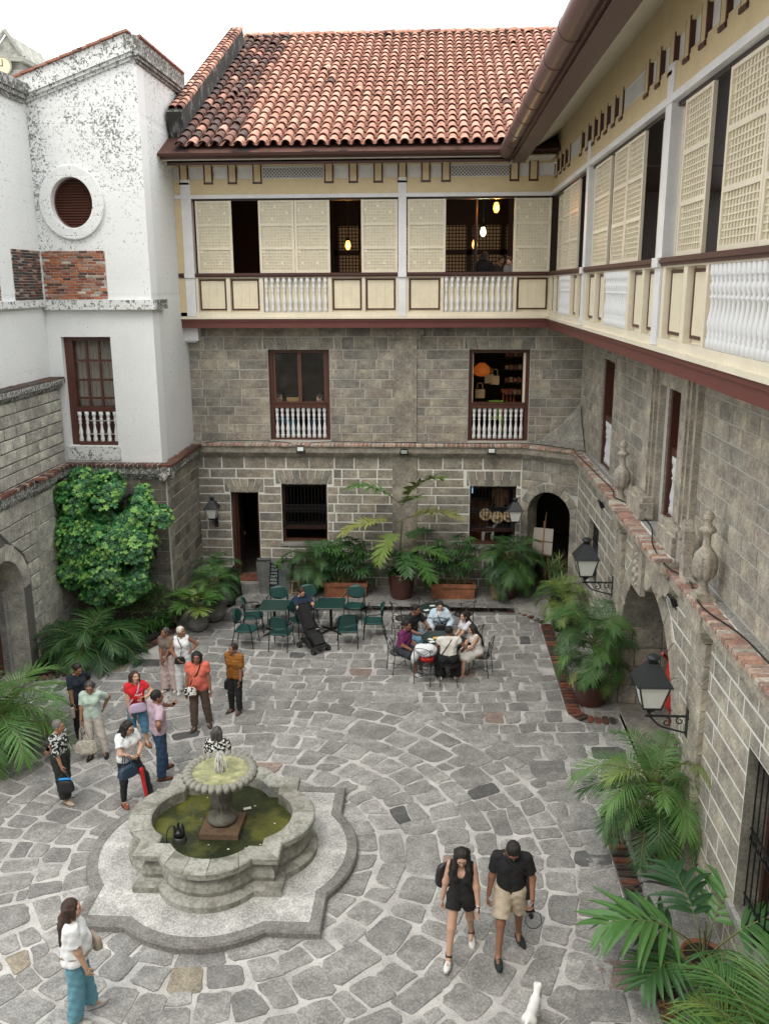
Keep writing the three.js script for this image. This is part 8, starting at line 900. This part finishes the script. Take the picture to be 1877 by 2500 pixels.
{
  const P = person({ label: 'woman in white shirt and black trousers leaning on a red umbrella', at: [-5.02, -13.2], turn: 55, h: 1.54, skin: 'd', hair: { c: 'black', len: 0.1, front: 0.9, drape: [[-0.09, 1.16, -0.11], [0.09, 1.16, -0.11], [0, 1.14, -0.12], [-0.11, 1.2, 0.04], [0.11, 1.2, 0.04]] }, glasses: true, top: { c: WHT, sleeve: 0.6, hem: 0.84, fit: 0.022 }, bottom: { c: [0.014, 0.017, 0.022], flare: 0.006 }, shoes: [0.25, 0.07, 0.035], pose: { hy: 12, hp: 14, lean: 5, R: { to: [-0.06, 1.0, 0.3], hint: [-1, -0.4, -0.4], curl: 1.0 }, L: { to: [0.02, 1.02, 0.3], hint: [1, -0.4, -0.4], curl: 1.0 }, Lf: [0.2, 0.34, 0.1, 0.3], Rf: [-0.14, 0.0] } });
  const tip = P.tp(0.1, 0.0, 0.42).setY(0.14), h = P.wr.R.clone().lerp(P.wr.L, 0.5).add(V(0.05, -0.03, 0.03)), u = thing('umbrella', 'closed red umbrella standing under the hands of the woman in white', 'umbrella', tip.toArray()); u.updateMatrixWorld(); const d = h.clone().sub(tip); mesh('canopy', [rod([0, 0, 0], d.clone().multiplyScalar(0.1), 0.008, 0.03, 10), rod(d.clone().multiplyScalar(0.1), d.clone().multiplyScalar(0.75), 0.03, 0.038, 10), rod(d.clone().multiplyScalar(0.75), d.clone().multiplyScalar(0.8), 0.038, 0.014, 10)], M([0.55, 0.018, 0.015], { rough: 0.6 }), u); mesh('handle', [rod(d.clone().multiplyScalar(0.8), d.clone().multiplyScalar(1.06), 0.016, 0.018, 10)], BLACKIRON, u);
  const c = P.el.R.clone().lerp(P.wr.R, 0.3).add(V(0.06, -0.24, 0.08)); bag('handbag', 'navy blue leather handbag hanging on the arm of the woman in white', c, 0.9, 0.34, 0.21, 0.15, M([0.02, 0.045, 0.075], { rough: 0.45 }), [-0.09, 0.09].map((x) => ({ r: 0.009, pts: [c.clone().add(V(x, 0.09, 0)), c.clone().add(V(x * 0.6, 0.27, 0.0)), c.clone().add(V(x * 0.2, 0.29, 0.03)), c.clone().add(V(x + 0.05, 0.09, 0.05))] })));
}
{
  person({ label: 'grey-haired woman in taupe top and pale pink trousers, hands folded in front', at: [-5.6, -17.5], turn: -12, h: 1.44, skin: 'c', hair: { c: 'darkgrey', bun: true }, top: { c: [0.16, 0.125, 0.105], sleeve: 0.7, hem: 0.9 }, bottom: { c: [0.50, 0.40, 0.38], flare: 0.055, fit: 0.02 }, shoes: [0.55, 0.5, 0.42], pose: { hy: -32, hp: -4, R: { to: [-0.06, 0.83, 0.2], hint: [-1, -0.2, -0.6] }, L: { to: [0.02, 0.84, 0.2], hint: [1, -0.2, -0.6] }, Lf: [0.16, 0.0], Rf: [-0.06, 0.08] } });
}
{
  const P = person({ label: 'white-haired woman in white sleeveless top and trousers, left hand on her hip', at: [-5.26, -17.42], turn: 14, h: 1.5, skin: 'c', hair: { c: 'white' }, top: { c: WHT, sleeve: 0, hem: 0.84, fit: 0.02 }, bottom: { c: [0.68, 0.69, 0.70], flare: 0.035 }, shoes: [0.6, 0.6, 0.6], pose: { hy: 52, hp: -10, L: { to: [0.18, 0.98, 0.02], hint: [1, 0.1, -0.5], dir: [-0.8, -0.5, 0.3] }, R: { to: [-0.1, 0.9, 0.18], hint: [-1, -0.2, -0.4] } } });
  bag('crossbody_bag', 'small black crossbody bag on the white-haired woman', P.tp(-0.05, 0.86, 0.18), P.turn, 0.22, 0.17, 0.07, M(BLK, { rough: 0.4 }), [{ r: 0.009, pts: strapAround(P, -1, 1, 0.9).slice(0, 5).concat([P.tp(-0.02, 0.95, 0.17)]) }]);
}
{
  const P = person({ label: 'woman with black bob in coral T-shirt and brown trousers, looking up', at: [-4.52, -15.9], turn: 6, h: 1.6, wide: 1.08, skin: 'c', hair: { c: 'black', len: 0.09, front: 0.9, fringe: true }, glasses: true, top: { c: [0.60, 0.14, 0.095], sleeve: 0.55, hem: 0.8, fit: 0.024 }, bottom: { c: [0.075, 0.052, 0.036], flare: 0.03 }, shoes: [0.05, 0.035, 0.03], pose: { hp: -6, hy: 4, R: { to: [-0.23, 0.78, 0.1] }, L: { to: [0.24, 0.76, 0.04] }, Lf: [0.17, -0.04], Rf: [-0.1, 0.12] } });
  bag('crossbody_bag', 'black and white flower-print crossbody bag on the woman in coral', P.tp(-0.13, 0.84, 0.17), P.turn - 0.2, 0.24, 0.18, 0.09, MATS.printB, [{ r: 0.013, m: M(BLK), pts: strapAround(P, 1, -1, 0.9) }]);
}
{
  const P = person({ label: 'short-haired woman in mustard striped top and black trousers, right of the group', at: [-3.95, -16.55], turn: -22, h: 1.5, skin: 'c', hair: { c: 'black' }, top: { c: MATS.stripe, sleeve: 0.85, hem: 0.82, fit: 0.03 }, bottom: { c: BLK, flare: 0.02 }, shoes: [0.07, 0.045, 0.035], pose: { hy: -22, hp: -8, R: { to: [-0.17, 0.76, -0.05] }, L: { to: [0.2, 0.76, 0.1] } } });
  const c = P.wr.R.clone().add(V(-0.03, -0.2, -0.03)); bag('handbag', 'small black handbag held low behind the woman in mustard', c, 0.4, 0.2, 0.22, 0.08, M(BLK, { rough: 0.5 }), [{ r: 0.008, pts: [c.clone().add(V(-0.06, 0.1, 0)), P.wr.R.clone().add(V(0, -0.05, 0)), c.clone().add(V(0.06, 0.1, 0))] }]);
}
person({ label: 'grey-haired woman in black and white blouse seen from behind, beyond the fountain bowl', at: [-3.47, -13.12], turn: 184, h: 1.5, sit: 0.8, skin: 'b', hair: { c: 'darkgrey', len: 0.08 }, top: { c: MATS.printB, sleeve: 0.7, hem: 0.82 }, bottom: { c: BLK }, shoes: BLK, pose: {} });
// nearer the camera
{
  const P = person({ label: 'long-haired woman in white T-shirt and light blue jeans, lower left, seen from behind', at: [-4.1, -8.65], turn: 112, h: 1.64, wide: 1.2, skin: 'd', cell: 0.012, hair: { c: 'brown', len: 0.1, front: 0.8, drape: [[-0.1, 1.1, -0.13], [0.09, 1.1, -0.13], [0, 1.06, -0.14], [-0.12, 1.14, 0.0], [0.13, 1.16, 0.04]] }, top: { c: WHT, sleeve: 0.7, hem: 0.86, fit: 0.03 }, bottom: { name: 'jeans', c: [0.125, 0.30, 0.38], flare: 0.055, fit: 0.012, to: 1.92 }, shoes: [0.5, 0.49, 0.46], sole: [0.6, 0.6, 0.6], pose: { hy: -4, R: { to: [-0.2, 0.76, 0.13], hint: [-.5, 0, -1] }, L: { to: [0.2, 0.9, 0.16] }, Lf: [0.12, 0.12], Rf: [-0.1, -0.06] } });
  bag('waist_bag', 'beige canvas waist bag with buckle on the woman at lower left', P.tp(0.1, 0.93, 0.22), P.turn + 0.5, 0.26, 0.19, 0.1, cloth([0.30, 0.26, 0.20]), [{ r: 0.012, pts: [P.tp(-0.12, 0.96, -0.16), P.tp(-0.21, 0.96, 0), P.tp(-0.12, 0.95, 0.16), P.tp(0.08, 0.94, 0.22)] }], (t) => mesh('buckle', [bx(0.05, 0.03, 0.02, 0.12, 0, 0.04), bx(0.02, 0.06, 0.02, 0.15, -0.02, 0.04)], BLACKIRON, t));
}
{
  const P = person({ label: 'young woman in black sleeveless top and shorts with white striped shoes, walking', at: [0.4, -9.95], turn: -8, h: 1.6, wide: 0.92, skin: 'd', cell: 0.012, hair: { c: 'black', len: 0.1, front: 0.8, drape: [[-0.1, 1.12, 0.1, -0.07, 0.0], [0.11, 1.1, 0.1, 0.07, 0.0], [-0.07, 1.02, -0.12], [0.07, 1.02, -0.12], [0, 1.0, -0.13]] }, top: { name: 'vest', c: [0.011, 0.011, 0.012], sleeve: 0, hem: 0.84, vee: 1.22, fit: 0.012 }, bottom: { name: 'shorts', c: [0.011, 0.011, 0.012], to: 0.42, fit: 0.016 }, shoes: [0.72, 0.72, 0.71], sole: [0.5, 0.5, 0.5], stripes: true, socks: BLK, pose: { hy: 6, hp: 26, R: { to: [-0.24, 0.8, 0.02], curl: 0.7 }, L: { to: [0.23, 0.8, 0.12], palm: [-1, 0, .2], curl: 0.3 }, Rf: [-0.12, 0.3], Lf: [0.12, -0.26, 0.04], Ry: -4, Ly: 10, Lp: 25 } });
  const c = P.tp(-0.19, 1.06, -0.14); bag('shoulder_bag', 'black leather shoulder bag behind the walking young woman', c, P.turn + 0.6, 0.34, 0.34, 0.12, M(BLK, { rough: 0.35 }), [{ r: 0.009, m: M([0.1, 0.05, 0.03]), pts: [c.clone().add(V(-0.08, 0.13, 0)), P.tp(-0.15, 1.3, -0.09), P.tp(-0.14, 1.365, 0), P.tp(-0.15, 1.28, 0.08), c.clone().add(V(0.1, 0.12, 0.08))] }]);
  const w = mesh('wristwatch', T(new THREE.TorusGeometry(0.031, 0.007, 6, 16), 0, 0, 0, Math.PI / 2), M([0.6, 0.6, 0.58], { metal: 0.9, rough: 0.3 })); w.position.copy(P.wr.L.clone().lerp(P.el.L, 0.08)); tag(w, 'silver wristwatch on the walking young woman', 'watch');
}
{
  const P = person({ label: 'young man in black polo shirt and beige shorts, head bowed, walking', male: true, at: [1.03, -10.03], turn: -4, h: 1.72, skin: 'c', cell: 0.012, hair: { c: 'black', fringe: true }, glasses: true, top: { name: 'polo_shirt', c: [0.011, 0.011, 0.013], sleeve: 0.72, hem: 0.84, fit: 0.02 }, bottom: { name: 'shorts', c: [0.50, 0.42, 0.32], to: 0.82, fit: 0.022 }, shoes: [0.02, 0.027, 0.03], pose: { hp: 46, hy: 10, lean: 3, R: { to: [-0.26, 0.8, 0.06], curl: 0.7 }, L: { to: [0.25, 0.84, 0.14], curl: 0.9 }, Rf: [-0.13, 0.26], Lf: [0.12, -0.2, 0.02], Ry: 6, Ly: 24, Lp: 12 } });
  const c = P.wr.L.clone().add(V(-0.03, -0.17, 0.05)), t = thing('camera_device', 'silver and black compact camera with cord in the hand of the young man', 'camera', c.toArray(), 0.2); mesh('body', bx(0.11, 0.07, 0.045), M([0.25, 0.25, 0.26], { metal: 0.5, rough: 0.35 }), t); mesh('top_plate', bx(0.11, 0.02, 0.046, 0, 0.046, 0), BLACKIRON, t); mesh('lens', T(new THREE.CylinderGeometry(0.025, 0.028, 0.05, 14), 0, 0, 0.045, Math.PI / 2), BLACKIRON, t); mesh('cord', tube([[0.05, 0.03, 0], [0.13, -0.02, 0], [0.14, -0.15, 0.02], [0.05, -0.2, 0.03], [-0.05, -0.13, 0.02], [-0.05, 0.02, 0]], 0.005, 30, 5, false), BLACKIRON, t);
  const k = thing('shoulder_bag', 'narrow black pouch hanging at the left hip of the young man', 'bag', P.tp(0.2, 0.92, 0.02).toArray()); mesh('body', new THREE.CapsuleGeometry(0.045, 0.28, 6, 12), M(BLK, { rough: 0.5 }), k); k.updateMatrixWorld(); mesh('strap', tube([[0, 0.15, 0].map((v, i) => v), ...[P.tp(0.14, 1.2, 0.13), P.tp(-0.02, 1.32, 0.11), P.tp(-0.09, 1.375, 0)].map((v) => k.worldToLocal(v).toArray())], 0.01, 20, 5), M(BLK), k);
}
// seated
{
  const P = person({ label: 'woman in navy T-shirt sitting between the green tables, looking at her phone', at: [-3.18, -20.7], turn: 42, sit: 0.56, h: 1.56, wide: 1.1, skin: 'd', hair: { c: 'brown', bun: true }, top: { c: [0.014, 0.028, 0.06], sleeve: 0.8, hem: 0.82, fit: 0.022 }, bottom: { c: [0.012, 0.012, 0.014], fit: 0.022, flare: 0.03 }, shoes: [0.4, 0.4, 0.4], pose: { lean: -8, hp: 26, hy: 4, R: { to: [-0.06, 0.82, 0.3], hint: [-1, -0.5, -0.2], palm: [0.6, 0.6, -0.4] }, L: { to: [0.08, 0.82, 0.3], hint: [1, -0.5, -0.2], palm: [-0.6, 0.6, -0.4] }, Rf: [-0.1, 0.52], Lf: [0.14, 0.62] } });
  const o = mesh('mobile_phone', bx(0.075, 0.15, 0.01, 0, 0, 0, -0.9), M([0.012, 0.012, 0.014], { rough: 0.15 })); o.position.copy(P.wr.L.clone().lerp(P.wr.R, 0.5).add(V(0.06, 0.05, 0.05))); o.rotation.y = P.turn; tag(o, 'dark mobile phone in the hands of the seated woman in navy', 'phone');
}
const seat = (label, at, turn, e) => person({ label, at, turn, sit: 0.54, h: 1.56, ...e });
seat('woman in purple shirt with sunglasses on her head, sitting left of the table', [-0.66, -18.72], 62, { wide: 1.12, skin: 'c', hair: { c: 'black', bun: true }, shades: true, top: { c: [0.165, 0.022, 0.11], sleeve: 0.8, hem: 0.82 }, bottom: { name: 'shorts', c: [0.03, 0.035, 0.045], to: 0.8, fit: 0.02 }, shoes: [0.5, 0.5, 0.5], pose: { lean: 10, hy: 0, R: { to: [-0.12, 0.62, 0.32] }, L: { to: [0.14, 0.64, 0.28] } } });
seat('man in black patterned polo and light jeans, sitting behind the woman in purple', [-0.55, -19.72], 58, { male: true, wide: 1.1, h: 1.66, skin: 'c', hair: { c: 'black' }, top: { c: [0.018, 0.02, 0.022], sleeve: 0.8, hem: 0.82, fit: 0.024 }, bottom: { name: 'jeans', c: [0.14, 0.27, 0.38], flare: 0.03 }, shoes: [0.6, 0.6, 0.6], pose: { lean: 18, hy: 4, R: { to: [-0.14, 0.6, 0.36] }, L: { to: [0.16, 0.66, 0.46], hint: [1, -0.6, -0.3] }, Lf: [0.16, 0.5] } });
{
  const P = seat('smiling woman in light blue jacket, facing the viewer at the round table', [0.17, -20.0], 2, { skin: 'd', hair: { c: 'black', tail: [0.09, -0.3, 0.03] }, top: { name: 'jacket', c: [0.50, 0.62, 0.72], sleeve: 1.6, hem: 0.8, fit: 0.034, vee: 1.18 }, bottom: { name: 'jeans', c: [0.24, 0.36, 0.46], flare: 0.02 }, shoes: [0.5, 0.5, 0.5], pose: { lean: 8, hp: 4, hr: -5, R: { to: [-0.16, 0.62, 0.34], hint: [-1, -0.3, -0.4] }, L: { to: [0.18, 0.64, 0.32], hint: [1, -0.3, -0.4] } } });
  mesh('white_top', T(new THREE.SphereGeometry(1, 16, 12), 0, 0.9, 0.13, 0.1, 0, 0, V(0.085, 0.14, 0.045)), matOf(WHT), P.t); bag('crossbody_bag', 'black leather crossbody bag on the lap of the smiling woman', P.tp(0.02, 1.0, 0.2), 0, 0.26, 0.17, 0.09, M(BLK, { rough: 0.4 }), [{ r: 0.012, pts: strapAround(P, -1, 1, 1.02) }]);
}
seat('girl with long black hair in knotted white shirt and dark trousers, at the table', [0.82, -19.38], -62, { h: 1.5, wide: 0.9, skin: 'd', hair: { c: 'black', len: 0.1, drape: [[-0.08, 1.0, -0.13], [0.08, 1.0, -0.13], [0.12, 1.05, 0.06]] }, top: { c: [0.62, 0.60, 0.66], sleeve: 0.7, hem: 0.9 }, bottom: { c: [0.022, 0.04, 0.042], flare: 0.03 }, shoes: [0.5, 0.5, 0.5], pose: { lean: 10, hp: -4, R: { to: [-0.06, 0.64, 0.36] }, L: { to: [0.08, 0.62, 0.4] } } });
{
  const P = seat('person in loose white top with dark strap, back turned, at the round table', [0.36, -18.2], 184, { male: true, h: 1.62, skin: 'c', hair: { c: 'black' }, top: { c: [0.70, 0.68, 0.63], sleeve: 0.35, hem: 0.8, fit: 0.03 }, bottom: { c: BLK, fit: 0.04, flare: 0.075 }, shoes: [0.6, 0.6, 0.6], pose: { lean: 6, hy: -22, R: { to: [-0.3, 0.62, 0.2], hint: [-1, -0.2, -0.5] }, L: { to: [0.2, 0.66, 0.34] }, Rf: [-0.16, 0.1], Lf: [0.16, 0.12] } });
  mesh('strap', tube([P.tp(-0.1, 1.37, 0), P.tp(-0.04, 1.29, -0.1), P.tp(0.06, 1.14, -0.13), P.tp(0.15, 1.0, -0.1), P.tp(0.17, 0.92, 0)].map((v) => P.t.worldToLocal(v)), 0.013, 20, 5), M([0.06, 0.025, 0.02], { rough: 0.5 }), P.t);
}
seat('girl with long black hair in white sleeveless dress, nearest right at the round table', [1.02, -18.62], -72, { h: 1.5, wide: 0.9, skin: 'd', hair: { c: 'black', len: 0.1, front: 0.7, drape: [[-0.08, 0.98, -0.14], [0.08, 0.98, -0.14], [0, 0.96, -0.14], [0.13, 1.1, -0.02]] }, top: { name: 'dress', c: [0.72, 0.71, 0.68], sleeve: 0, skirt: true, fit: 0.014 }, shoes: [0.5, 0.3, 0.25], pose: { lean: 14, hp: 6, R: { to: [-0.08, 0.62, 0.36], hint: [-1, -.4, -.2] }, L: { to: [0.06, 0.62, 0.38], hint: [1, -.4, -.2] } } });
// half-seen people inside
const IN = { cell: 0.024 };
person({ ...IN, label: 'person in dark top at the left of the left upper window, face only showing', at: [-4.3, -24.75], y: 4.3, turn: 70, sit: 0.52, h: 1.56, hair: { c: 'black' }, skin: 'd', top: { c: BLK, sleeve: 0.8 }, bottom: { c: [0.03, 0.14, 0.2] }, pose: {} });
person({ ...IN, label: 'woman with dark hair in blue denim at the right of the left upper window', at: [-3.05, -24.8], y: 4.3, turn: -60, sit: 0.52, h: 1.56, hair: { c: 'black', len: 0.22 }, skin: 'd', top: { c: [0.03, 0.07, 0.12], sleeve: 1.7 }, bottom: { c: [0.03, 0.06, 0.1] }, pose: { hp: 8, lean: 10 } });
person({ ...IN, label: 'man in tan shirt with back turned behind the barred shop window', male: true, at: [1.92, -25.4], y: 1.3, turn: 170, h: 1.66, hair: { c: 'black' }, skin: 'b', top: { c: [0.42, 0.26, 0.15], sleeve: 0.7 }, bottom: { c: BLK }, pose: {} });
person({ ...IN, label: 'dark figure standing at left inside the right gallery opening', at: [1.3, -24.9], y: 7.6, turn: 150, h: 1.68, hair: { c: 'black', len: 0.1 }, skin: 'c', top: { c: BLK, sleeve: 1.4 }, bottom: { c: BLK }, pose: { hp: 10 } });
person({ ...IN, label: 'dark figure in the middle inside the right gallery opening', at: [1.72, -24.9], y: 7.6, turn: 20, h: 1.56, hair: { c: 'black' }, skin: 'c', top: { c: BLK, sleeve: 1.4 }, bottom: { c: BLK }, pose: { hp: 20 } });
person({ ...IN, label: 'woman in grey top beside the shutter inside the right gallery opening', at: [1.95, -24.45], y: 7.6, turn: -40, h: 1.54, hair: { c: 'brown', len: 0.24 }, skin: 'd', top: { c: [0.16, 0.18, 0.19], sleeve: 1.4 }, bottom: { c: BLK }, pose: { hp: 24 } });

// ---------------------------------------------------------------- the white cat, walking away to the right
{
  const t = thing('cat', 'white cat with dark collar walking away, at the bottom edge', 'cat', [1.2, 0, -8.8], 160 * R), f = [cap(V(0, 0.235, -0.13), V(0, 0.225, 0.02), 0.068, 0.06), cap(V(0, 0.225, 0.02), V(0, 0.235, 0.14), 0.06, 0.062), cap(V(0, 0.24, 0.14), V(0, 0.31, 0.22), 0.052, 0.042), ell(0, 0.345, 0.255, 0.05, 0.046, 0.05), ell(0, 0.33, 0.3, 0.024, 0.02, 0.022)];
  for (const s of [-1, 1]) { const k = s > 0 ? 0.05 : -0.03; f.push(cap(V(s * 0.04, 0.21, -0.14), V(s * 0.045, 0.135, -0.1 + k), 0.052, 0.03), cap(V(s * 0.045, 0.135, -0.1 + k), V(s * 0.045, 0.08, -0.175 + k), 0.026, 0.016), cap(V(s * 0.045, 0.08, -0.175 + k), V(s * 0.045, 0.015, -0.15 + k), 0.016, 0.014), cap(V(s * 0.045, 0.013, -0.15 + k), V(s * 0.045, 0.011, -0.115 + k), 0.015, 0.013)); f.push(cap(V(s * 0.035, 0.2, 0.14), V(s * 0.037, 0.11, 0.13 - k), 0.033, 0.02), cap(V(s * 0.037, 0.11, 0.13 - k), V(s * 0.037, 0.015, 0.15 - k), 0.018, 0.014), cap(V(s * 0.037, 0.013, 0.15 - k), V(s * 0.037, 0.011, 0.175 - k), 0.015, 0.012)); f.push(cap(V(s * 0.03, 0.375, 0.25), V(s * 0.036, 0.41, 0.245), 0.018, 0.004)); }
  f.push(cap(V(0, 0.25, -0.18), V(0.03, 0.2, -0.3), 0.02, 0.017), cap(V(0.03, 0.2, -0.3), V(0.06, 0.11, -0.4), 0.017, 0.014), cap(V(0.06, 0.11, -0.4), V(0.1, 0.1, -0.46), 0.014, 0.01));
  mesh('body', nets(union(f, 0.03), [-0.13, -0.01, -0.5], [0.16, 0.46, 0.36], 0.009), M([0.72, 0.72, 0.70], { rough: 0.95, bump: clothBump, bs: 0.004 }), t); mesh('collar', T(new THREE.TorusGeometry(0.05, 0.008, 6, 20), 0, 0.285, 0.19, 0.9), BLACKIRON, t);
}
renderer.render(scene, camera);
